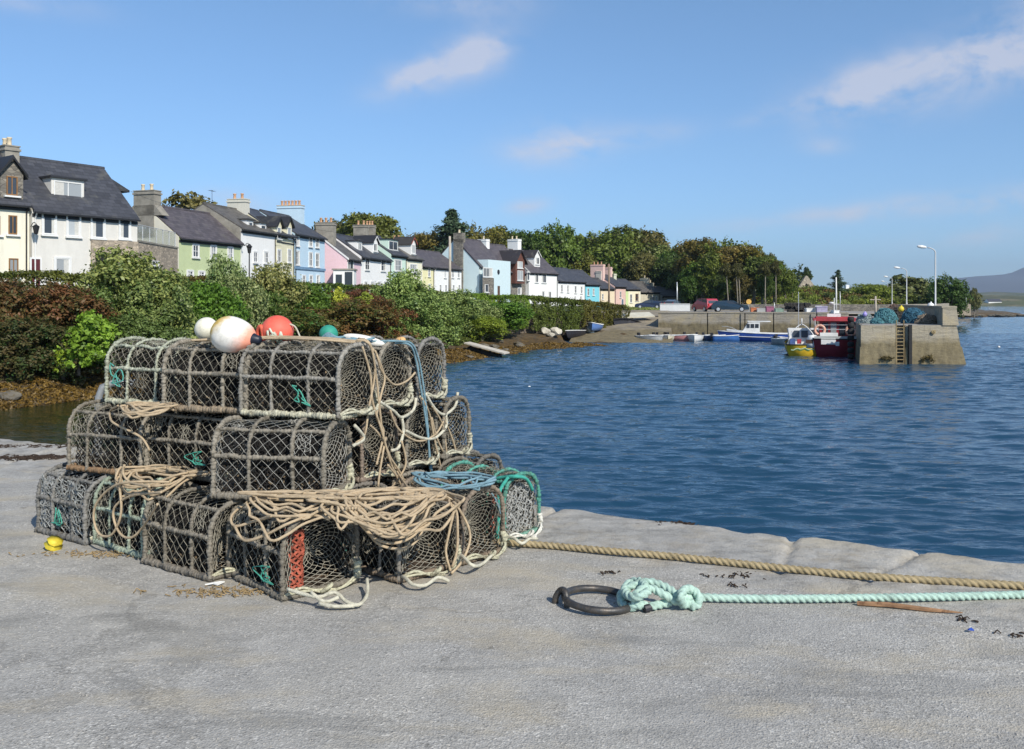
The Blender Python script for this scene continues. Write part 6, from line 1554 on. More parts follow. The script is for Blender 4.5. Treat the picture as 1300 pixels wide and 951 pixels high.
o = link('understorey', foliage_mesh('understorey', [((px-CX)/F*Y, Y, hz((px-CX)/F*Y, Y)+2.0, 3.2, 2.2, 3.6) for px, Y in [(862+9.5*k, 214+5*math.sin(k*2.1)) for k in range(17)]+[(735+11*k, 240+5*math.sin(k*1.7)) for k in range(12)]], 26000, .36, LEAF, 91, .7, .5, .4)); o.color = (.045, .06, .018, 1); tag(o, 'dark undergrowth filling the wood behind the trunks', 'undergrowth', kind='stuff')
# the clipped hedge along the road edge, in runs of its own colours
def hedge(pts_, label, col, h_, wd=1.6, leaf=.07, dens=330, seed=1):
    # pts_: (px, Y, ytop)
    rng = np.random.default_rng(seed); W3 = [P(a_, c_, b_) for a_, b_, c_ in pts_]; PT, NN = [], []
    for p0, p1 in zip(W3[:-1], W3[1:]):
        dv = p1-p0; l = Vector((dv.x, dv.y)).length; u_ = np.array([dv.x, dv.y, dv.z])/l; nn_ = np.array([u_[1], -u_[0], 0]); nn_ /= np.linalg.norm(nn_)
        n_ = int(l*(h_+wd)*dens); t = rng.uniform(0, l, n_); side = rng.random(n_); z0_ = h_*rng.random(n_)
        q = np.array(p0)+np.outer(t, u_); topf = side < wd/(h_+wd)
        w_ = np.where(topf, rng.uniform(-wd/2, wd/2, n_), wd/2*(1+.25*np.sin(t*1.3)+.1*np.sin(t*4.1))+.9*vnoise(t, z0_*1.0, .8, seed)+.5*vnoise(t, z0_, .35, seed+9)); z_ = np.where(topf, 0, -z0_)
        dep = rng.random(n_)**2*.25
        q += np.outer(w_-np.where(topf, 0, dep), nn_); q[:, 2] += z_-np.where(topf, dep, 0)+rng.normal(0, .05, n_)+.09*np.sin(t*1.1)+.05*np.sin(t*3.7+1)
        PT.append(q); NN.append(np.where(topf[:, None], [0, 0, 1.], nn_+np.array([0, 0, .3])))
    PT = np.vstack(PT); NN = np.vstack(NN); V_, F_ = leaf_arrays(PT, NN, leaf, rng, .6, .6)
    base = W3[len(W3)//2]; r = empty('hedge', (base.x, base.y, base.z-h_)); tag(r, label, 'hedge')
    cl = .5+.5*np.sin(PT[:, 0]*1.9+PT[:, 1]*.7)*np.sin(PT[:, 1]*1.3)
    o = link('foliage', fast_mesh('foliage', V_, F_, LEAF, np.clip(.55*rng.random(len(PT))+.45*cl, 0, 1)), r); o.location = -Vector(r.location); o.color = (*col, 1)
    mb = MB()
    for p0, p1 in zip(W3[:-1], W3[1:]):
        k = int((p1-p0).length/1.2)+1
        for q_ in range(k): c = p0.lerp(p1, q_/k)-Vector(r.location); mb.tube([c-Vector((0,0,h_+.6)), c-Vector((0,0,h_*.5)), c-Vector((random.uniform(-.3,.3),0,.3))], [.06, .05, .02], 5)
    for p0, p1 in zip(W3[:-1], W3[1:]):   # woody heart of the hedge
        a = p0-Vector(r.location)-Vector((0,0,h_+.5)); mb.frame_box(a, p1-p0, Vector((.0, wd*.3, 0)), Vector((0,0,h_*.8)))
    mb.build('stems', BARK, r); return r
hedge([(-230, 40, 347), (-90, 42, 347), (20, 44, 347.5)], 'clipped dark green hedge in front of the cream house', (.075, .08, .022), 2.6, seed=2)
hedge([(20, 44, 347), (110, 48, 350), (180, 53, 353)], 'clipped olive hedge below the pale grey house', (.10, .10, .028), 2.6, seed=3)
hedge([(180, 53, 352.5), (240, 59, 352.5), (300, 64, 356)], 'clipped brownish hedge below the green house', (.12, .085, .03), 2.6, dens=300, seed=4)
hedge([(300, 64, 357), (400, 72, 362), (455, 76, 363)], 'clipped green hedge below the tall blue and pink houses', (.08, .11, .028), 2.5, dens=260, leaf=.08, seed=5)
hedge([(455, 76, 363), (530, 82, 370), (590, 87, 374)], 'clipped dark hedge behind the large fresh green shrub', (.08, .075, .025), 2.6, dens=240, leaf=.085, seed=6)
hedge([(590, 86, 374.5), (640, 90, 376), (665, 92, 377)], 'bright green stretch of hedge under the light blue house', (.12, .17, .03), 3.2, 2., .085, 340, 7)
hedge([(664, 92, 377), (700, 96, 379.5), (728, 100, 382)], 'dark green and brown stretch of hedge under the white houses', (.085, .10, .025), 3.4, 2., .09, 340, 8)
hedge([(727, 100, 382), (755, 105, 384.5), (786, 111, 388.5)], 'brown-green end stretch of hedge under the turquoise cottage', (.10, .085, .025), 2.9, 2., .09, 320, 9)
# bank undergrowth
def cover(name, label, pred, n, leaf, col, seed, up=.12, mt=None):
    rng = np.random.default_rng(seed); X, Y = pred(rng, n); Z = height(X, Y)+rng.uniform(0, up, len(X))
    Nn = np.tile([.15, -.35, .8], (len(X), 1)); V_, F_ = leaf_arrays(np.stack([X, Y, Z], 1), Nn, leaf, rng, .4, .6)
    o = link(name, fast_mesh(name, V_, F_, mt or LEAF, rng.random(len(X)))); o.color = (*col, 1); tag(o, label, 'ground cover', kind='stuff'); return o
def band(x0, y0, x1, y1, d0, d1):
    def f(rng, n):
        t = rng.random(n); d = rng.uniform(d0, d1, n); dx, dy = x1-x0, y1-y0; l = math.hypot(dx, dy)
        return x0+dx*t-dy/l*d, y0+dy*t+dx/l*d
    return f
cover('bank_undergrowth', 'dark tangled undergrowth covering the upper bank', lambda r, n: tuple(np.concatenate(q) for q in zip(*[band(*s, 5.5, 11)(r, n//4) for s in ((-35, 26, -19.6, 34.7), (-19.6, 34.7, -14.3, 47), (-14.3, 47, -3.3, 62.7), (-3.3, 62.7, 3.4, 79))])), 90000, .10, (.075, .085, .025), 31, .5)
WEEDL = leaf_mat('rockweed', (.035, .022, .006), (.20, .12, .022), .1, .5, .8)
cover('rockweed', 'orange-brown rockweed draped over the shore rocks', lambda r, n: tuple(np.concatenate(q) for q in zip(*[band(*s, .2, 3.4)(r, n//5) for s in ((-35, 26, -19.6, 34.7), (-19.6, 34.7, -14.3, 47), (-14.3, 47, -3.3, 62.7), (-3.3, 62.7, 3.4, 79), (3.4, 79, 13, 90))])), 50000, .10, (1, 1, 1), 32, .05, WEEDL)
# gorse and scrub of the rise, uncountable
def scrub(rng, n):
    X = rng.uniform(52, 108, n); Y = rng.uniform(150, 215, n); k = (X > (Y-96)*.34+8) & (X < (Y-90)*.86-2) & (vnoise(X, Y, 7., 50) > -.12); return X[k], Y[k]
SC = scrub(np.random.default_rng(1), 900); lbs = [(x_, y_, hz(x_, y_)+.25, r_, r_, r_*.8) for x_, y_, r_ in zip(SC[0], SC[1], np.random.default_rng(2).uniform(.6, 1.7, len(SC[0])))]
for k, (c_, nm) in enumerate((((.19, .21, .055), 'yellow-green gorse scrub covering the rise'), ((.08, .095, .03), 'dark green bramble scrub among the gorse'), ((.15, .085, .045), 'reddish brown bracken patches on the rise'))):
    sub = lbs[k::3] if k else lbs[::3]+lbs[1::6]
    o = link('scrub', foliage_mesh('scrub', sub, 30000 if k == 0 else 16000, .17, LEAF, 60+k, .3, .5, .1)); o.color = (*c_, 1); tag(o, nm, 'scrub', kind='stuff')
def grass(rng, n):
    X = rng.uniform(15, 100, n); Y = rng.uniform(130, 205, n); k = X > (Y-100)*.3; return X[k], Y[k]
cover('rough_grass', 'pale rough grass on the rise behind the harbour', grass, 60000, .22, (.17, .18, .07), 35, .2)
# far shore: low land, hills and the mountain
def strip(name, prof, Y, depth, mt, z0=WZ-.5):
    vs, fs = [], []; n = len(prof)
    for (x_, z_) in prof: vs += [(x_, Y, z0), (x_, Y+depth*.12, z0+(z_-z0)*.62), (x_, Y+depth*.5, z_), (x_*1.0, Y+depth, z0)]
    for i in range(n-1):
        for j in range(3): a = i*4+j; fs.append((a, a+4, a+5, a+1))
    me = bpy.data.meshes.new(name); me.from_pydata(vs, [], fs); me.materials.append(mt); me.polygons.foreach_set('use_smooth', [True]*len(fs)); me.update()
    return struct(link(name, me))
FS = plain('far_field', (.085, .095, .045), .9, .4, .012, col2=(.17, .15, .09), cov=.5); MT = plain('mountain_moor', (.075, .068, .060), .95, .3, .0015)
pr = lambda a, b_: a*F and ((a-CX)/F*b_)
rr = random.Random(5)
strip('far_shore', [(pr(px, 900), WZ+.4+max(0, z_)+rr.uniform(0, 1.2)) for px, z_ in [(1180, 1), (1200, 3), (1225, 4), (1240, 5), (1255, 6), (1270, 7), (1285, 8), (1300, 9), (1330, 10), (1400, 9), (1500, 6), (1700, 2)]], 880, 260, FS)
strip('far_hill', [(pr(px, 2100), z_) for px, z_ in [(1100, 2), (1150, 12), (1200, 20), (1240, 22), (1270, 26), (1300, 22), (1350, 28), (1450, 20), (1700, 8)]], 2050, 700, FS)
YM = 7200; mtp = []
for px, y in [(1000, 381), (1080, 374), (1130, 366), (1170, 360), (1200, 355), (1215, 353.2), (1240, 350.8), (1262, 349.4), (1275, 348.3), (1285, 346), (1293, 342.5), (1300, 339.5), (1315, 333), (1340, 326), (1380, 335), (1450, 350), (1600, 372)]: mtp.append((pr(px, YM+1500), CH+(HY-y)/F*(YM+1500)))
strip('mountain', mtp, YM, 3000, MT)
for k in range(16):
    px = rr.uniform(1238, 1310); bush('a', px, 905+k*4, 378-rr.random()*1.5, rr.uniform(3, 7), ('dark far trees clumped along the opposite shore'), (.035, .05, .025), 382.5, 'far_tree', 'far trees on the opposite shore')
# shore rocks and boulders
for k in range(26):
    s = [(-30, 29.5), (-19.6, 34.7), (-14.3, 47), (-3.3, 62.7), (-.6, 72), (3.4, 79)]; i = rr.randrange(5); t = rr.random(); d_ = rr.uniform(.6, 4.5)
    x0, y0 = s[i]; x1, y1 = s[i+1]; l = math.hypot(x1-x0, y1-y0); X = x0+(x1-x0)*t-(y1-y0)/l*d_; Y = y0+(y1-y0)*t+(x1-x0)/l*d_
    o = link('rock', rks[k % 4]); sc = rr.uniform(.35, 1.0); o.scale = (sc*1.3, sc, sc*.6); o.rotation_euler = (0, 0, rr.uniform(0, 6)); o.location = (X, Y, hz(X, Y)+sc*.1)
    tag(o, 'dark weedy rock along the left shore below the bushes', 'rock', 'dark rocks along the left shore')
for k, (px, py, Y, sc) in enumerate([(706, 421, 99, 1.2), (713, 418, 100, 1.7), (722, 417, 101, 1.9), (729, 414, 103, 1.5), (735, 417, 101.5, 1.6), (741, 415, 102, 1.9), (748, 418, 100.5, 1.2), (700, 424, 97, .8), (752, 422, 99, .8), (693, 420, 97, 1.1)]):
    for Yt in np.arange(84, 118, .5):
        p_ = P(px, py+4, float(Yt))
        if hz(p_.x, p_.y) > p_.z: break
    o = link('pale_rock', rkp[k % 3]); o.scale = (sc*1.2, sc, sc*.8); o.rotation_euler = (0, 0, k*1.3); o.location = (p_.x, p_.y, hz(p_.x, p_.y)+.25*sc)
    tag(o, 'pale boulder in the heap below the hedge near the beached boats', 'rock', 'pale boulders below the hedge')
for k in range(46):
    t = rr.random(); X = 112+38*t+rr.gauss(0, 1.2); Y = 238+22*t+rr.gauss(0, 1.5); sc = rr.uniform(1.2, 2.8)*(1-.3*t)
    o = link('rock', rks[k % 4]); o.scale = (sc*1.4, sc, sc*.45); o.rotation_euler = (0, 0, rr.uniform(0, 6)); o.location = (X, Y, -2.35+.2*sc*(1-t)); tag(o, 'seaweed-brown rock on the low point beyond the pier', 'rock', 'rocks of the low point beyond the pier')
# ------------------------------------------------------------------ boats, cars, harbour things
def paint(name, col, rough=.4, dirt=.15): return plain(name, col, rough, dirt, 1.3, 5, .1, .02)
B_WHITE = paint('boat_white', (.74, .74, .72)); B_BLUE = paint('boat_blue', (.025, .07, .30), .5, .25); B_YEL = paint('boat_yellow', (.70, .46, .03), .5, .25); B_RED = paint('boat_red', (.40, .05, .06), .55, .25); B_BLK = paint('boat_black', (.02, .02, .025)); B_DKR = paint('boat_dark_red', (.26, .025, .035)); B_CREAM = paint('boat_cream', (.62, .58, .45)); B_GREY = paint('boat_grey', (.40, .41, .40)); ORG = paint('orange_plastic', (.52, .17, .07), .7); ALU = plain('aluminium', (.55, .56, .57), .4, .1, 5., metal=.5)
def hull_sections(L, W, Hf, Ha, keel, n=14, tr=.8, flare=.25):
    S_ = []
    for i in range(n+1):
        t = i/n                                  # 0 stern, 1 bow
        w_ = W/2*(tr+(1-tr)*math.sin(min(1, t/.45)*math.pi/2) if t < .45 else (1-((t-.45)/.55)**2.3)); w_ = max(w_, .02)
        sheer = Ha+(Hf-Ha)*max(0, (t-.25)/.75)**1.8; x_ = -L/2+L*t; rake = (L*.10)*max(0, (t-.7)/.3)
        kz = keel*(1-max(0, (t-.75)/.25)**2*.8)
        S_.append([(x_+rake, -w_, sheer), (x_+rake*.8, -w_*(1-flare*.3), sheer*.5), (x_+rake*.4, -w_*(.82-flare*.5*t), 0.), (x_, -w_*.45*(1-t*.5), kz*.7), (x_, 0, kz), (x_, w_*.45*(1-t*.5), kz*.7), (x_+rake*.4, w_*(.82-flare*.5*t), 0.), (x_+rake*.8, w_*(1-flare*.3), sheer*.5), (x_+rake, w_, sheer)])
    return S_
def boat(loc, ang, L, W, Hf, Ha, mt, label, name='boat', cat='boat', keel=-.35, gun=None, deck=None, band=None, open_=True, tr=.8, scale=1., roll=0., boot=None, group=None, bh=(2, 3, 4, 5)):
    r = empty(name, loc, math.radians(ang)); r.rotation_euler = (math.radians(roll), 0, math.radians(ang)); tag(r, label, cat, group)
    S_ = hull_sections(L, W, Hf, Ha, keel, tr=tr); mb = MB(); n = len(S_)
    vs = [p_ for s_ in S_ for p_ in s_]; fs = []
    for i in range(n-1):
        for j in range(8): fs.append((i*9+j, i*9+j+1, (i+1)*9+j+1, (i+1)*9+j))
    fs.append(tuple(range(9))[::-1]); mb.add(vs, fs); mb.m = [0]*len(fs)
    mats = [mt]
    if boot:
        mats.append(boot)
        for i, f in enumerate(mb.f):
            if i < len(fs)-1 and (i % 8) in bh: mb.m[i] = 1
    mb.build('hull', mats, r, True)
    gun = gun or B_WHITE; mb = MB()
    for j in (0, 8): mb.tube([Vector(s_[j])+Vector((0, 0, .02)) for s_ in S_], .045, 6)
    mb.tube([Vector(S_[0][0]), Vector(S_[0][8])], .045, 6); mb.build('gunwale', gun, r, True)
    # inside or deck
    mb = MB(); zi = -.12 if not open_ else -.32
    for i in range(n-1):
        a, b_ = S_[i], S_[i+1]; k = .93
        mb.add([(a[0][0], a[0][1]*k, a[0][2]+zi*(.5 if i > n*.6 else 1)), (a[8][0], a[8][1]*k, a[8][2]+zi*(.5 if i > n*.6 else 1)), (b_[8][0], b_[8][1]*k, b_[8][2]+zi*(.5 if i+1 > n*.6 else 1)), (b_[0][0], b_[0][1]*k, b_[0][2]+zi*(.5 if i+1 > n*.6 else 1))], [(0,3,2,1)])
    mb.build('deck', deck or B_GREY, r)
    if band:
        mb = MB()
        for j, sg in ((1, -1), (7, 1)):
            mb.tube([Vector(s_[j])*1.0+Vector((0, sg*.02, .04)) for s_ in S_], .035, 5)
        mb.build('rubbing_strake', band, r, True)
    return r, S_
def bpart(mb, r, name, mt, smooth=False, parent=None): return mb.build(name, mt, parent or r, smooth)
# blue and white half-decked boat
p_ = G(966, 433, WZ); r, S_ = boat((p_.x, p_.y-.2, WZ), 180-12, 7.6, 2.5, 1.05, .80, B_BLUE, 'long blue boat with small white wheelhouse moored by the harbour wall', open_=True, band=B_WHITE, boot=plain('antifoul_pink', (.50, .26, .24), .7))
mb = MB(); mb.prism([(.2, -.75, .8), (2.2, -.75, .85), (1.8, -.75, 1.3), (1.35, -.7, 2.0), (.2, -.7, 2.05)], (0, 1.45, 0)); wh = bpart(mb, r, 'wheelhouse', B_WHITE)
mb = MB(); mb.frame_box((-.9, -.82, 2.06), (2.35, 0, 0), (0, 1.6, 0), (0, 0, .08)); bpart(mb, r, 'wheelhouse_roof', B_WHITE, parent=wh)
for x0, w_ in ((.32, .38), (.78, .38), (1.24, .32)):
    for yy in (-.77, .70):
        mb = MB(); mb.frame_box((x0, yy, 1.42), (w_, 0, 0), (0, .05, 0), (0, 0, .42)); bpart(mb, r, 'window', GL, parent=wh)
mb = MB(); mb.prism([(2.0, -.9, .95), (3.6, -.35, 1.12), (3.6, .35, 1.12), (2.0, .9, .95)], (0, 0, .16)); bpart(mb, r, 'foredeck', B_WHITE)
mb = MB(); mb.tube(spline([(2.4, -.7, 1.1), (3.2, -.45, 1.45), (4.1, 0, 1.55), (3.2, .45, 1.45), (2.4, .7, 1.1)], .1), .02, 5); bpart(mb, r, 'bow_rail', ALU)
# yellow boat, seen from astern
dirp = math.degrees(math.atan2(26.2, 8.9))
p_ = G(1018, 452.5, WZ); r, S_ = boat((p_.x+.9, p_.y+3.2, WZ), dirp+4, 6.6, 2.55, 1.25, .88, B_YEL, 'yellow-sterned fishing boat with white wheelhouse and mast, tied left of the red boat', tr=.92, gun=B_BLK, deck=B_WHITE, keel=-.4)
mb = MB(); mb.prism([(-.4, -.9, .8), (1.8, -.85, 1.0), (1.5, -.75, 2.0), (-.3, -.75, 2.1)], (0, 1.7, 0)); wh = bpart(mb, r, 'wheelhouse', B_WHITE)
mb = MB(); mb.frame_box((-.43, -.55, 1.35), (.03, 0, 0), (0, .5, 0), (0, 0, .55)); bpart(mb, r, 'window', GL, parent=wh); mb = MB(); mb.frame_box((-.43, .1, 1.35), (.03, 0, 0), (0, .5, 0), (0, 0, .55)); bpart(mb, r, 'window', GL, parent=wh)
mb = MB(); mb.tube(spline([(-2.4, -1.05, .9), (-2.3, -.8, 1.7), (-2.2, -.2, 2.35), (-2.2, .2, 2.35), (-2.3, .8, 1.7), (-2.4, 1.05, .9)], .1), .04, 6); mb.tube([(-2.25, 0, 2.35), (-2.2, 0, 2.9)], .04, 6); bpart(mb, r, 'stern_arch', B_WHITE, True)
mb = MB(); mb.tube([(.8, .1, 2.0), (.8, .1, 5.0)], .03, 6); bpart(mb, r, 'mast', ALU)
mb = MB(); mb.box((-2.9, -.75, .95), (.9, .9, .55)); mb.lathe([(.38, 0), (.42, .3), (.3, .5), (.0, .55)], (-2.9, -.75, 1.1), (0,0,1), 12); bpart(mb, r, 'stern_locker', B_WHITE, True)
mb = MB(); mb.frame_box((-3.37, -.75, 1.0), (.03, 0, 0), (0, .5, 0), (0, 0, .28)); bpart(mb, r, 'hatch', plain('dark_brown', (.06, .03, .02), .7))
mb = MB()
pl_ = [(-3.315, -.85+.17*k, .50+.05*math.sin(k*1.9)+.10*math.sin(k*.33)) for k in range(11)]
mb.tube(spline(pl_, .05), .035, 5); bpart(mb, r, 'painted_scroll', plain('scroll_green', (.45, .62, .45), .5)); mb = MB(); mb.tube(spline([(a_, b_, c_-.10) for a_, b_, c_ in pl_[2:9]], .05), .022, 5); bpart(mb, r, 'painted_scroll', plain('scroll_green_dark', (.10, .28, .10), .5))
mb = MB(); mb.box((-2.3, .7, 1.1), (.5, .4, .4)); bpart(mb, r, 'fish_box', plain('box_blue', (.06, .11, .28), .7)); mb = MB(); mb.box((-2.2, .2, 1.1), (.5, .3, .35)); bpart(mb, r, 'fish_box', B_RED)
# small white cabin boat between
p_ = G(1034, 447, WZ); r, S_ = boat((p_.x+.6, p_.y+2.6, WZ), dirp, 5.0, 1.9, 1.1, .8, B_WHITE, 'small white cabin boat squeezed between the yellow and red boats', tr=.9)
mb = MB(); mb.prism([(-.6, -.75, .8), (1.2, -.7, .9), (.9, -.62, 1.9), (-.5, -.66, 1.95)], (0, 1.4, 0)); wh = bpart(mb, r, 'wheelhouse', B_WHITE)
mb = MB(); mb.frame_box((-.63, -.55, 1.3), (.03, 0, 0), (0, 1.15, 0), (0, 0, .5)); bpart(mb, r, 'window', GL, parent=wh)
mb = MB(); mb.box((-2.55, 0, .75), (.4, .35, .7)); mb.box((-2.6, 0, .2), (.2, .15, .8)); bpart(mb, r, 'outboard', B_BLK)
mb = MB(); mb.box((-1.7, 0, .95), (.6, .5, .3)); bpart(mb, r, 'fish_box', B_RED)
# red wheelhouse trawler, broad stern
p_ = G(1063, 453.5, WZ); r, S_ = boat((p_.x+1.15, p_.y+4.0, WZ), dirp+2, 8.0, 3.55, 1.9, 1.35, B_DKR, 'red-roofed fishing boat with two life rings, dark red stern, moored against the pier', tr=.95, gun=B_BLK, deck=B_GREY, keel=-.5, band=B_DKR, boot=B_DKR, bh=(1, 2, 3, 4, 5, 6))
mb = MB(); mb.frame_box((-3.97, -1.6, 1.35), (.05, 0, 0), (0, 3.2, 0), (0, 0, .22)); bpart(mb, r, 'stern_bulwark', B_GREY)
mb = MB(); mb.box((-.6, .0, 1.95), (2.6, 2.3, 1.5)); wh = bpart(mb, r, 'wheelhouse', B_DKR)
mb = MB(); mb.box((-.7, 0, 2.80), (3.4, 3.2, .22)); mb.box((-.7, 0, 2.96), (3.0, 2.8, .10)); bpart(mb, r, 'wheelhouse_roof', B_RED, parent=wh)
mb = MB(); mb.box((-1.2, .05, 3.13), (.5, 1.0, .24)); bpart(mb, r, 'life_raft', B_WHITE)
for y0 in (-.75, -.1, .5):
    mb = MB(); mb.frame_box((-1.94, y0, 1.55), (.03, 0, 0), (0, .42, 0), (0, 0, 1.0)); bpart(mb, r, 'window', GLP if y0 == -.1 else GL, parent=wh)
for yy in (1.15, -1.15):
    mb = MB(); ring = [(-2.6, yy+.36*math.cos(a), 2.0+.36*math.sin(a)) for a in np.linspace(0, 2*math.pi, 25)]; mb.tube(ring, .10, 8, caps=False); bpart(mb, r, 'life_ring', plain('life_ring_orange', (.62, .30, .20), .7, .35, 6., col2=(.66, .60, .52)), True)
mb = MB()
for yy in (-1.5, 1.5): mb.tube([(-2.6, yy, 1.4), (-2.6, yy, 2.8)], .035, 6)
mb.tube([(-2.62, -1.5, 2.05), (-2.62, 1.5, 2.05)], .03, 6); mb.tube([(-2.62, -1.5, 2.4), (-2.62, 1.5, 2.4)], .02, 6); bpart(mb, r, 'stern_rail', ALU)
mb = MB(); mb.tube([(-.6, 0, 2.9), (-.6, 0, 4.5)], .035, 6); mb.tube([(-.6, -.4, 4.0), (-.6, .4, 4.0)], .025, 5); mb.lathe([(.0, 0), (.16, .03), (.18, .09), (.13, .15), (.0, .16)], (-.6, .2, 4.02), (0,0,1), 10); bpart(mb, r, 'mast', B_WHITE)
mb = MB(); mb.frame_box((-4.035, .05, .95), (.03, 0, 0), (0, 1.05, 0), (0, 0, .48)); mb.frame_box((-4.036, -.2, .85), (.03, 0, 0), (0, .26, 0), (0, 0, .3)); bpart(mb, r, 'stern_board', B_WHITE)
mb = MB(); mb.box((-2.9, .5, 1.65), (.6, 1.3, .3)); bpart(mb, r, 'deck_box', B_WHITE)
mb = MB(); mb.lathe([(.0, 0), (.3, .05), (.42, .4), (.3, .75), (.0, .8)], (-2.9, -1.95, 2.0), (0,0,1), 12); mb.lathe([(.0, 0), (.3, .05), (.4, .4), (.3, .7), (.0, .75)], (-1.0, -1.95, 1.5), (0,0,1), 12); bpart(mb, r, 'fender', B_BLK, True)
# dark fenders added for the shade of the pier's left side
# inflatables and dinghies below the wall
G2 = 'small dinghies afloat below the harbour wall'
def dinghy(px, py, ang, L, W, mt, label, cover=None, extra=None, h=.55):
    p_ = G(px, py, WZ); r, S_ = boat((p_.x, p_.y, WZ), ang, L, W, h+.15, h, mt, label, 'dinghy', 'dinghy', keel=-.15, tr=.75, group=None)
    mb = MB()
    for x0 in (-L*.22, L*.12): mb.box((x0, 0, h-.16), (.25, W*.8, .05))
    bpart(mb, r, 'thwart', B_GREY)
    mb = MB(); mb.box((-L/2-.1, 0, h+.12), (.28, .24, .42)); mb.box((-L/2-.1, 0, h-.35), (.14, .1, .7)); bpart(mb, r, 'outboard', B_BLK); return r
dinghy(825, 433.5, -60, 3.6, 1.6, B_WHITE, 'white dinghy leftmost below the harbour wall'); dinghy(830, 433, -110, 3.4, 1.6, B_WHITE, 'second white dinghy from the left, bow to the camera'); dinghy(838, 433, -75, 3.2, 1.5, B_GREY, 'grey dinghy between the white ones and the pink one')
dinghy(848, 433, -100, 3.2, 1.4, B_CREAM, 'cream dinghy left of the pink dinghy'); dinghy(862, 432.5, -40, 3.2, 1.5, paint('pink_boat', (.55, .25, .24)), 'faded pink dinghy in the middle of the dinghies'); dinghy(883, 433, -105, 3.6, 1.7, B_WHITE, 'white dinghy with bow forward, right of the pink dinghy')
dinghy(876, 432.5, -80, 3.2, 1.5, B_GREY, 'grey-white dinghy beside the right-hand white dinghy')
dinghy(912, 432.5, -15, 3.0, 1.4, paint('navy_boat', (.03, .06, .14)), 'navy inflatable dinghy just left of the blue boat'); dinghy(924, 433, -5, 3.2, 1.3, paint('mid_blue_boat', (.05, .15, .4)), 'small blue dinghy under the bow of the blue boat')
dinghy(988, 436, -100, 3.0, 1.4, B_WHITE, 'white dinghy just left of the yellow boat'); dinghy(996, 438, -70, 2.8, 1.4, B_GREY, 'pale grey dinghy almost touching the yellow boat')
for px, py, lab in ((916, 430.5, 'orange float left of the blue boat'), (920, 430.5, 'second orange float beside the navy inflatable')):
    p_ = G(px, py, WZ); mb = MB(); mb.lathe([(0, 0), (.2, .08), (.26, .25), (.2, .42), (.05, .5), (.05, .6)], (0,0,0), (0,0,1), 10); o = mb.build('float', ORG, None, True); o.location = (p_.x, p_.y-.8, WZ-.1); tag(o, lab, 'float')
# beached boats
def beached(px, py, Y, ang, L, W, mt, label, roll=8, **k):
    z = None
    for Yt in np.arange(82, 124, .5):
        q_ = P(px, py, float(Yt))
        if hz(q_.x, q_.y) > q_.z: break
    p_ = q_; z = hz(p_.x, p_.y); r, S_ = boat((p_.x, p_.y, z+.32), ang, L, W, .75, .55, mt, label, 'rowing_boat', 'boat', roll=roll, keel=-.25, **k)
    mb = MB()
    for x0 in (-L*.2, L*.12): mb.box((x0, 0, .42), (.28, W*.85, .05))
    bpart(mb, r, 'thwart', B_GREY); return r
beached(730, 432, 88, 245, 4.0, 1.6, B_BLK, 'black rowing boat with white rim pulled up on the shingle', 10)
beached(755, 424, 97, 255, 3.6, 1.6, paint('light_blue_boat', (.12, .24, .55)), 'light blue rowing boat among the pale boulders', -8)
beached(766, 418, 101, 235, 3.8, 1.6, paint('dark_navy_boat', (.02, .03, .06)), 'dark navy boat on the slope behind the light blue boat', 6)
beached(779, 411, 105, 190, 3.2, 1.4, paint('turquoise_boat', (.05, .30, .48)), 'small turquoise boat near the top of the slipway', 4)
beached(771, 411.5, 106, 185, 2.6, 1.3, B_WHITE, 'small white boat left of the turquoise boat', 4); beached(786, 410, 106, 170, 2.6, 1.3, B_CREAM, 'cream boat right of the turquoise boat', 4)
p_ = P(793, 404, 108); r, S_ = boat((p_.x, p_.y, hz(p_.x, p_.y)+.75), 30, 3.6, 1.3, .5, .45, paint('slate_boat', (.05, .055, .07)), 'dark boat lying on its side above the slipway', 'rowing_boat', roll=62, gun=B_BLK, deck=B_BLK)
# upturned white tender on trestle on the slip
p_ = P(806, 405, 111); root = empty('boat_trailer', (p_.x, p_.y, -.75)); root.rotation_euler = (.24, 0, .1); tag(root, 'flat pale trailer bed standing on the slipway', 'trailer'); mb = MB(); mb.box((0, 0, .72), (4.4, 2.0, .14), .12); mb.build('bed', B_CREAM, root)
mb = MB(); mb.box((0, 0, .55), (4.0, .12, .1), .12); mb.tube([(1.9, .1, .55), (3.2, .3, .45)], .05, 6); mb.build('chassis', BLACKP, root)
for xx, yy in ((-.6, -1.0), (-.6, 1.0)):
    mb = MB(); mb.lathe([(.0, 0), (.15, .0), (.32, .02), (.32, .16), (.15, .18), (.0, .18)], (xx, yy, .30), (0, 1, 0), 14); mb.build('wheel', BLACKP, root)
# timber staging collapsed on the left shore
pl_a = P(596, 437, 70); mb = MB()
root = empty('plank_ramp', (pl_a.x, pl_a.y, hz(pl_a.x, pl_a.y))); tag(root, 'sunlit timber ramp tipped over dark piles on the near shore', 'ramp')
a0 = P(589, 436.5, 70)-Vector(root.location); a1 = P(640, 450, 68)-Vector(root.location)
mb.frame_box(a0, a1-a0, Vector((.4, 1.5, .0)), Vector((0, 0, .10))); mb.build('deck', plain('bleached_wood', (.55, .50, .42), .9, .2, 2.), root)
mb = MB(); 
for t in (.1, .35, .6, .85):
    c = a0.lerp(a1, t)+Vector((.2, .6, 0)); mb.tube([c, c-Vector((.1, 0, 1.4))], .09, 6)
mb.frame_box(a0.lerp(a1, .05)+Vector((.1, .3, -.5)), (a1-a0)*.8, Vector((.2, .8, 0)), Vector((0, 0, .3))); mb.build('piles', plain('tarred_wood', (.03, .025, .02), .9), root)

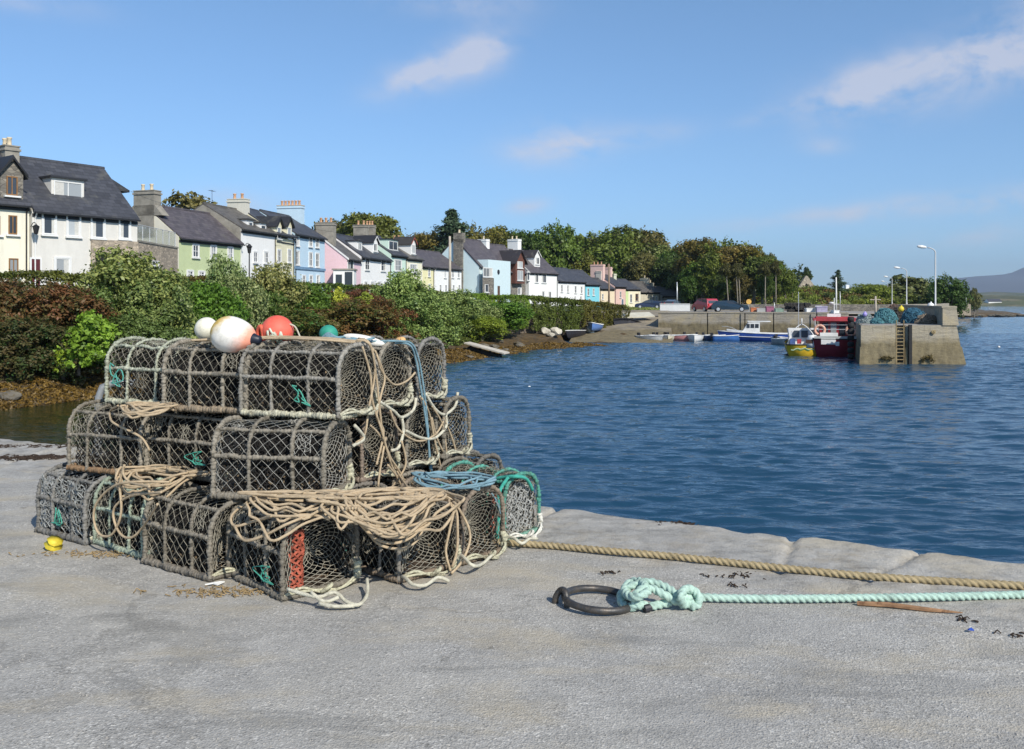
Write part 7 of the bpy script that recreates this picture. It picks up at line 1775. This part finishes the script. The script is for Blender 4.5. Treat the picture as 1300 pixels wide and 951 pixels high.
# ------------------------------------------------------------------ cars
def car(loc, ang, mt, label, kind='hatch', L=4.2, H=1.45):
    r = empty('parked_car', loc, math.radians(ang)); tag(r, label, 'car', 'cars parked along the harbour wall'); W = 1.72
    if kind == 'mpv': prof = [(-.50, .35), (-.50, .75), (-.48, 1.0), (-.44, 1.42), (-.38, 1.62), (.10, 1.64), (.26, 1.35), (.36, 1.0), (.46, .85), (.50, .65), (.50, .35)]; lo = 1.0
    elif kind == 'estate': prof = [(-.50, .35), (-.50, .85), (-.46, 1.0), (-.36, 1.38), (-.05, 1.45), (.10, 1.42), (.24, 1.0), (.45, .86), (.50, .65), (.50, .35)]; lo = .98
    else: prof = [(-.50, .35), (-.50, .80), (-.47, .98), (-.33, 1.32), (-.10, 1.43), (.08, 1.40), (.24, .99), (.44, .85), (.50, .65), (.50, .35)]; lo = .96
    k = H/1.45 if kind != 'mpv' else H/1.64; mb = MB(); n = len(prof); cols = []
    for side, f in ((-1, 1), (-.9, 0), (.9, 0), (1, 1)):
        cols.append([(x_*L*(1 if f else 1.0), side*W/2*(1 if z_ < lo+.03 else .84), (.28 if z_ < .4 else z_*k)) for x_, z_ in prof])
    vs = [p_ for c in cols for p_ in c]; fs = []
    for i in range(3):
        for j in range(n): fs.append((i*n+j, i*n+(j+1) % n, (i+1)*n+(j+1) % n, (i+1)*n+j))
    fs.append(tuple(range(n))); fs.append(tuple(3*n+j for j in range(n))[::-1]); mb.add(vs, fs)
    mb.build('body', mt, r, False)
    gs = [(x_*L*.93+.02, z_*k) for x_, z_ in prof if z_ >= lo]; xa = min(q[0] for q in gs)+.1; xb = max(q[0] for q in gs)-.1; zt_ = max(q[1] for q in gs)-.08; zl = lo*k+.03
    x0t = [q for q in gs if q[1] > zt_-.1]; xt0 = min(q[0] for q in x0t)+.08; xt1 = max(q[0] for q in x0t)-.02
    for sg in (-1, 1):
        for f0, f1 in ((0, .46), (.52, 1)):
            mb = MB(); q = lambda f, top: (xt0+(xt1-xt0)*f, zt_) if top else (xa+(xb-xa)*f, zl)
            P4 = [q(f0, 0), q(f1, 0), q(f1, 1), q(f0, 1)]; yy = [W/2*.905, W/2*.905, W/2*.852, W/2*.852]
            mb.prism([(a_, sg*y_, z_) for (a_, z_), y_ in zip(P4, yy)], (0, sg*.02, 0)); mb.build('window', GL, r)
    i0 = [i for i, q in enumerate(prof) if q[1] >= lo]
    def screen(pa, pb, sgn, nm):
        (x0, z0), (x1, z1) = pa, pb; mb = MB(); o = sgn*.02
        mb.prism([(x0*L+o, -W*.38, z0*k+.05), (x0*L+o, W*.38, z0*k+.05), (x1*L+o, W*.36, z1*k-.04), (x1*L+o, -W*.36, z1*k-.04)], (sgn*.015, 0, .01)); mb.build(nm, GL, r)
    screen(prof[2], prof[3], -1, 'rear_window'); scr = [q for q in prof if q[0] > .05 and q[1] >= lo-.02]; screen(scr[-1] if kind != 'mpv' else (.36, 1.0), scr[-2] if kind != 'mpv' else (.26, 1.35), 1, 'windscreen')
    for xx in (-L*.32, L*.31):
        for sg in (-1, 1):
            mb = MB(); mb.lathe([(.0, 0), (.32, .0), (.33, .04), (.33, .16), (.30, .2), (.0, .2)], (xx, sg*(W/2-.17), .32), (0, sg, 0), 18); w_ = mb.build('wheel', BLACKP, r, False)
            mb = MB(); mb.lathe([(.0, 0), (.19, .0), (.21, .02), (.0, .03)], (xx, sg*(W/2+.035), .32), (0, sg, 0), 12); mb.build('rim', ALU, w_)
    for sg in (-1, 1):
        mb = MB(); mb.box((L*.485, sg*W*.36, .68*k), (.12, .34, .16)); mb.build('headlight', ALU, r); mb = MB(); mb.box((-L*.494, sg*W*.40, .85*k), (.06, .2, .28)); mb.build('tail_light', plain('tail_red', (.4, .02, .02), .3), r)
    mb = MB(); mb.box((L*.49, 0, .42*k), (.14, W*.94, .2)); mb.box((-L*.49, 0, .42*k), (.14, W*.94, .2)); mb.build('bumper', BLACKP, r)
    mb = MB(); mb.box((-L*.505, 0, .62*k), (.02, .52, .11)); mb.build('number_plate', B_WHITE, r)
    return r
def carpaint(n, c):
    m, nt, b = _mat(n); b.inputs['Base Color'].default_value = c4(c); setin(b, Roughness=.25); b.inputs['Coat Weight'].default_value = .6; b.inputs['Coat Roughness'].default_value = .06; return m
ZQ = .34
def at(px, Y, z=None): X = (px-CX)/F*Y; return (X, Y, z if z is not None else ZQ)
car(at(823, 150, .43), 172, carpaint('car_navy', (.015, .025, .06)), 'navy saloon car in front of the far cottages', 'hatch', 4.4, 1.45)
car(at(854, 146, .42), 60, carpaint('car_grey', (.08, .09, .11)), 'small grey car facing away beside the white wall', 'hatch', 3.8, 1.5)
car(at(895.5, 116), 106, carpaint('car_red', (.42, .05, .075)), 'red people carrier seen from behind on the harbour wall', 'mpv', 4.3, 1.65)
car(at(927, 113), -14, carpaint('car_dark_blue', (.012, .03, .05)), 'dark blue estate car parked side-on right of the red car', 'estate', 4.5, 1.42)
car(at(838, 158, .45), 165, carpaint('car_black', (.012, .012, .015)), 'dark car mostly hidden behind the navy saloon', 'hatch', 4.0, 1.4)
mb = MB(); a = Vector(at(838, 124.5, .1)); b_ = Vector(at(876, 123, .1)); mb.frame_box(a, b_-a, Vector((0, .3, 0)), Vector((0, 0, 1.15))); mb.frame_box(a+Vector((-.03, -.05, 1.15)), (b_-a)*1.005, Vector((0, .4, 0)), Vector((0, 0, .08))); tag(mb.build('garden_wall', WHITE), 'low white boundary wall between the grey and red cars', 'wall')
# round yellow road sign, orange crates, kerbside clutter
root = empty('road_sign', at(950.5, 112)); tag(root, 'round amber sign on a short post right of the dark blue estate car', 'sign'); mb = MB(); mb.tube([(0,0,0), (0,0,1.5)], .04, 6); mb.build('post', ALU, root); mb = MB(); mb.lathe([(0, 0), (.32, 0), (.32, .04), (0, .04)], (0, -.03, 1.25), (0, -1, 0), 20); mb.build('disc', plain('amber', (.62, .36, .08), .5), root)
def crate(px, Y, w_, h_, mt, label, dz=0.):
    r = empty('fish_crate', at(px, Y, ZQ+dz), random.uniform(-.3, .3)); tag(r, label, 'crate'); mb = MB(); d_ = w_*.7; t = .05
    mb.box((0, 0, t/2), (w_, d_, t)); mb.box((0, -d_/2, h_/2), (w_, t, h_)); mb.box((0, d_/2, h_/2), (w_, t, h_)); mb.box((-w_/2, 0, h_/2), (t, d_-t-.01, h_-.01)); mb.box((w_/2, 0, h_/2), (t, d_-t-.01, h_-.01)); mb.build('box', mt, r)
    mb = MB(); mb.box((0, -d_/2-.03, h_*.92), (w_+.1, .06, h_*.13)); mb.box((0, d_/2+.03, h_*.92), (w_+.1, .06, h_*.13)); mb.build('rim', mt, r); return r
crate(958, 108, .9, .55, ORG, 'orange crate nearest the amber sign'); crate(966, 107, .9, .5, B_GREY, 'grey crate right of the orange one')
crate(977, 105, .8, .7, plain('magenta_plastic', (.30, .11, .18), .8), 'magenta crate near the dark wall slot'); crate(989, 104, .9, .5, plain('sea_green_plastic', (.22, .32, .26), .8), 'sea green crate left of the stacked pots on the quay'); crate(1028, 101, .9, .55, B_WHITE, 'white crate on the quay behind the yellow boat'); crate(1043, 100, 1.1, .75, plain('lilac_plastic', (.36, .33, .46), .8), 'lilac crate on the quay left of the mast'); crate(1039, 100.5, .6, .8, B_WHITE, 'tall white crate beside the lilac crate'); crate(1060, 98, .7, .35, B_WHITE, 'flat white box on the quay near the mast')
for px, Y, lab in ((978, 115, 'pale green boat cover on the grass bank'),):
    pass
# low stone wall behind the quay
mb = MB(); pw_ = [(22.5, 128.5), (34, 126), (44, 122), (52, 119.5), (55.5, 121)]
for (x0, y0), (x1, y1) in zip(pw_[:-1], pw_[1:]): d_ = Vector((x1-x0, y1-y0, 0)); n_ = Vector((-d_.y, d_.x, 0)).normalized(); mb.frame_box(Vector((x0, y0, 0)), d_*1.002, n_*.5, Vector((0, 0, 1.25)))
tag(mb.build('boundary_wall', GSTONE), 'low dark stone wall along the back of the harbour quay', 'wall')
# stacked pots far behind on the quay: small creels
cm = MB()
for k in range(3): cm.tube([(-.3+.3*k, -.22, 0), (-.3+.3*k, -.22, .2), (-.3+.3*k, -.1, .36), (-.3+.3*k, .1, .36), (-.3+.3*k, .22, .2), (-.3+.3*k, .22, 0)], .03, 5)
for yy, zz in ((-.22, .02), (.22, .02), (-.22, .2), (.22, .2), (0, .37)): cm.tube([(-.3, yy, zz), (.3, yy, zz)], .025, 5)
FARP = plain('far_pot', (.06, .055, .05), .95, .4, 9.); fp = cm.build('lobster_pot', FARP, mesh_only=True)
nm_ = MB(); nm_.prism([(-.29, -.2, .03), (-.29, -.2, .2), (-.29, -.09, .34), (-.29, .09, .34), (-.29, .2, .2), (-.29, .2, .03)], (.58, 0, 0)); fpn = nm_.build('netting', BLACKNET, mesh_only=True)
rr = random.Random(8)
for k in range(22):
    px = 998+rr.uniform(0, 27); Y = 103+rr.uniform(-.8, 1.2); row = k % 3; r = empty('lobster_pot', at(px, Y, ZQ+.38*row), rr.uniform(-.4, .4)); tag(r, 'dark lobster pot in the distant stack behind the harbour wall', 'lobster pot', 'pots in the distant stack behind the harbour wall'); link('frame', fp, r); link('netting', fpn, r)
for k in range(9):
    px = 1146+rr.uniform(-8, 4); Y = 70+rr.uniform(-1, 2); row = k % 3; r = empty('lobster_pot', at(px, Y, .02+.38*row), rr.uniform(-.6, .6)); tag(r, 'dark pot in the small heap between the two blue net piles', 'lobster pot', 'pots heaped between the net piles'); link('frame', fp, r); link('netting', fpn, r)
# net heaps on the pier
def heap(px, Y, w_, d_, h_, col1, label, seed, n=240, r_=.022, mtn=None):
    rg = random.Random(seed); mb = MB(); c = Vector(at(px, Y, .02)); 
    bmh = MB(); ring = []
    for q in range(8):
        for s_ in range(14):
            a = 6.283*s_/14; rad = math.cos(q/7*math.pi/2)**.7; bmh.v.append((math.cos(a)*w_/2*rad*.9*(1+.12*math.sin(a*3+seed)), math.sin(a)*d_/2*rad*.9, h_*(.80+.12*math.sin(a*2.3+seed))*math.sin(q/7*math.pi/2)))
    for q in range(7):
        for s_ in range(14): bmh.f.append((q*14+s_, q*14+(s_+1) % 14, (q+1)*14+(s_+1) % 14, (q+1)*14+s_)); bmh.m.append(0)
    root = empty('net_heap', c); tag(root, label, 'fishing nets'); bmh.build('net_core', mtn, root, True)
    for k in range(n):
        a = rg.uniform(0, 6.28); q = rg.uniform(0, 1); pts_ = []
        for j in range(6):
            q2 = min(1, max(0.02, q+rg.uniform(-.18, .18))); a2 = a+j*.16*rg.choice((-1, 1)); rad = math.cos(q2*math.pi/2)**.7
            pts_.append((math.cos(a2)*w_/2*rad*rg.uniform(.85, 1.18), math.sin(a2)*d_/2*rad*rg.uniform(.85, 1.15), h_*math.sin(q2*math.pi/2)*rg.uniform(.85, 1.12)+rg.uniform(-.04, .08)))
        mb.tube(spline(pts_, .12), r_, 4)
    mb.build('net_strands', col1, root); return root
NB = plain('blue_net', (.05, .15, .22), .85, .45, 5., 20, .7, .03); NB2 = plain('turquoise_net', (.09, .24, .27), .85, .35, 5., 20, .7, .03)
heap(1124, 65.5, 1.55, 1.5, .98, NB2, 'turquoise net heap on the left half of the pier', 3, mtn=NB); heap(1113, 64.5, .9, 1.0, .35, NB2, 'flat spread of turquoise net at the pier edge', 5, 60, mtn=NB)
heap(1160, 65.5, 1.6, 1.6, .98, NB, 'blue net heap on the right half of the pier', 4, mtn=plain('deep_blue_net', (.03, .10, .17), .9, .4, 5.)); heap(1177, 64.5, 1.6, 1.2, .6, plain('tan_net', (.30, .24, .18), .9, .3, 5.), 'tan net heap at the foot of the nearest lamp post', 6, 80, mtn=plain('tan_net_core', (.20, .16, .12), .9))
heap(1134, 72, 1.4, 1.2, 1.25, plain('brown_net', (.20, .14, .11), .9, .3, 5.), 'brown net heap between the blue ones, further back', 7, 80, mtn=plain('brown_net_core', (.12, .08, .07), .9))
heap(1098, 66, 1.2, 1.1, .65, plain('grey_net', (.30, .36, .36), .9, .3, 5.), 'grey-green heap of floats and net at the pier left corner', 8, 90, mtn=plain('grey_net_core', (.20, .26, .26), .9))
for px, Y, z, R_, mt_, lab in ((1144, 67, 1.05, .22, YP, 'yellow float on top of the dark pot heap'), (1181.5, 70, 1.25, .28, B_WHITE, 'white float beside the nearest lamp post'), (1098, 65.5, .68, .17, plain('violet_float', (.35, .30, .65), .5), 'violet float on the grey-green heap')):
    mb = MB(); mb.lathe([(0, -R_), (R_*.7, -R_*.7), (R_, 0), (R_*.7, R_*.7), (.05, R_), (.05, R_*1.25)], (0,0,0), (.1, 0, 1), 14); o = mb.build('float', mt_, None, True); o.location = at(px, Y, z); tag(o, lab, 'float')
mb = MB(); 
mb.tube([(0,0,0), (0,0,1.05)], .05, 6); o = mb.build('post', ALU); o.location = at(1181.5, 70.05, 0.02); tag(o, 'short post carrying the white float on the pier', 'post')
# lamps
def lamp(px, Y, ytop, z0, label, arm=-1, armL=.85):
    top = CH+(HY-ytop)/F*Y; r = empty('street_lamp', at(px, Y, z0)); tag(r, label, 'street lamp', 'street lamps along the pier road'); H_ = top-z0
    mb = MB(); mb.tube([(0,0,0), (0,0,1.1), (0,0,1.15), (0,0,H_-.5)]+[(arm*armL*(1-math.cos(t))*.9, 0, H_-.5+.42*math.sin(t)) for t in (.35, .7, 1.05, 1.4)], [.11, .11, .07, .055, .05, .045, .04, .04], 8); mb.build('pole', plain('lamp_grey', (.52, .53, .53), .5, .1), r, True)
    mb = MB(); e = Vector((arm*armL*.85, 0, H_-.07)); mb.lathe([(.03, 0), (.10, .08), (.14, .4), (.10, .72), (.02, .78)], e, (arm, 0, .12), 10); mb.build('lamp_head', plain('lamp_head_white', (.70, .70, .68), .4, .05), r, True); return r
lamp(1187.5, 74, 313, 0.02, 'nearest and tallest street lamp, standing on the pier'); lamp(1151, 112, 339.5, ZQ, 'second street lamp, half as tall, behind the blue net heap', -1, .95); lamp(1132.5, 160, 351, .35, 'third street lamp, further off, left of the second'); lamp(1127, 205, 357, .8, 'farthest thin street lamp just left of the third')
lamp(1226.5, 196, 366, .8, 'white lamp post behind the tan headland wall', -1, .3)
def pole(px, Y, y0, z0, r_, mt, label, cross=0): 
    r = empty('pole', at(px, Y, z0)); tag(r, label, 'pole'); H_ = CH+(HY-y0)/F*Y-z0; mb = MB(); mb.tube([(0,0,0), (.02,0,H_*.5), (0,0,H_)], [r_*1.2, r_, r_*.85], 8); mb.build('shaft', mt, r, True)
    if cross: mb = MB(); mb.tube([(-cross, 0, H_-.3), (cross, 0, H_-.3)], .04, 5); mb.build('crossarm', mt, r)
    return r
PB_ = plain('pole_wood', (.42, .37, .30), .9, .15, 2.); PD = plain('pole_wood_dark', (.24, .17, .12), .9, .15, 2.)
pole(571, 112, 300, 1.6, .16, PB_, 'bare pale utility pole in front of the long white house'); pole(773, 150, 335, .7, .15, PD, 'brown utility pole in front of the peach cottage'); pole(859.5, 170, 358, .3, .12, ALU, 'thin grey pole before the last cottages')
pole(1111.5, 76, 376, .02, .09, PB_, 'wooden post with crossarm standing on the pier', .45); pole(1061.5, 118, 352, ZQ, .10, plain('white_pole', (.66, .66, .62), .6, .05), 'tall white flagpole behind the red-roofed boat')
pole(1066.5, 120, 370, ZQ, .05, ALU, 'short thin pole with lamp right of the white flagpole'); pole(983, 114, 384, ZQ, .05, ALU, 'thin signpost leaning behind the magenta crate')
# village street lamp before the tall white house
p_ = P(316.5, 345, 80); r = empty('village_lamp', (p_.x, p_.y, 2.1)); tag(r, 'black lantern lamp post in front of the tall white house', 'street lamp'); H_ = CH+(HY-309)/F*80-2.1
mb = MB(); mb.tube([(0,0,0), (0,0,H_*.3), (0,0,H_-.6)], [.12, .07, .05], 8); mb.tube(spline([(0,0,H_-.6), (-.3, 0, H_-.1), (-.1, 0, H_), (.0, 0, H_-.25)], .06), .03, 5); mb.build('pole', BLACKP, r, True)
mb = MB(); mb.lathe([(.06, .35), (.28, .1), (.20, .0), (.13, -.45), (.03, -.5)], (0, 0, H_-.4), (0,0,1), 8); mb.build('lantern', BLACKP, r)
# overhead wires
def wire(p0, p1, sagz, label):
    p0, p1 = Vector(p0), Vector(p1); pts_ = [p0.lerp(p1, t/20)-Vector((0,0,sagz*4*(t/20)*(1-t/20))) for t in range(21)]; mb = MB(); mb.tube([q-p0 for q in pts_], .012, 4); o = mb.build('overhead_wire', BLACKP); o.location = p0; tag(o, label, 'wire')
wire(P(166, 243, 66), P(255, 262, 100), .5, 'overhead wire between the grey house roof and the green house'); wire(P(250, 262, 100), P(571, 302, 112), 1.0, 'long overhead wire running to the bare pale utility pole')
# tiny gull / float on the water
p_ = G(672, 492, WZ); mb = MB(); mb.lathe([(0, -.06), (.07, -.02), (.09, .03), (.05, .07), (0, .08)], (0,0,0), (0,0,1), 10); o = mb.build('float', B_WHITE, None, True); o.location = p_; tag(o, 'tiny white float alone on the water right of the top pots', 'float')
p_ = G(1268, 441, WZ); mb = MB(); mb.lathe([(0, -.1), (.10, -.02), (.13, .05), (.07, .12), (0, .14)], (0,0,0), (0,0,1), 10); o = mb.build('float', B_WHITE, None, True); o.location = p_; tag(o, 'tiny white float on the water right of the pier', 'float')
# ------------------------------------------------------------------ the air
mb = MB(); mb.box((1500, 5200, 230), (13000, 12000, 480)); hz_o = mb.build('haze', None)
m = bpy.data.materials.new('haze'); m.use_nodes = True; nt = m.node_tree; nt.nodes.clear()
out = nt.nodes.new('ShaderNodeOutputMaterial'); pv = nt.nodes.new('ShaderNodeVolumePrincipled'); pv.inputs['Density'].default_value = 9e-5; pv.inputs['Color'].default_value = (.62, .78, 1., 1); pv.inputs['Anisotropy'].default_value = .2
nt.links.new(pv.outputs[0], out.inputs['Volume']); hz_o.data.materials.clear(); hz_o.data.materials.append(m); tag(hz_o, 'thin blue haze filling the air towards the far mountain', 'haze', kind='stuff')
hz_o.data.materials[0] = m
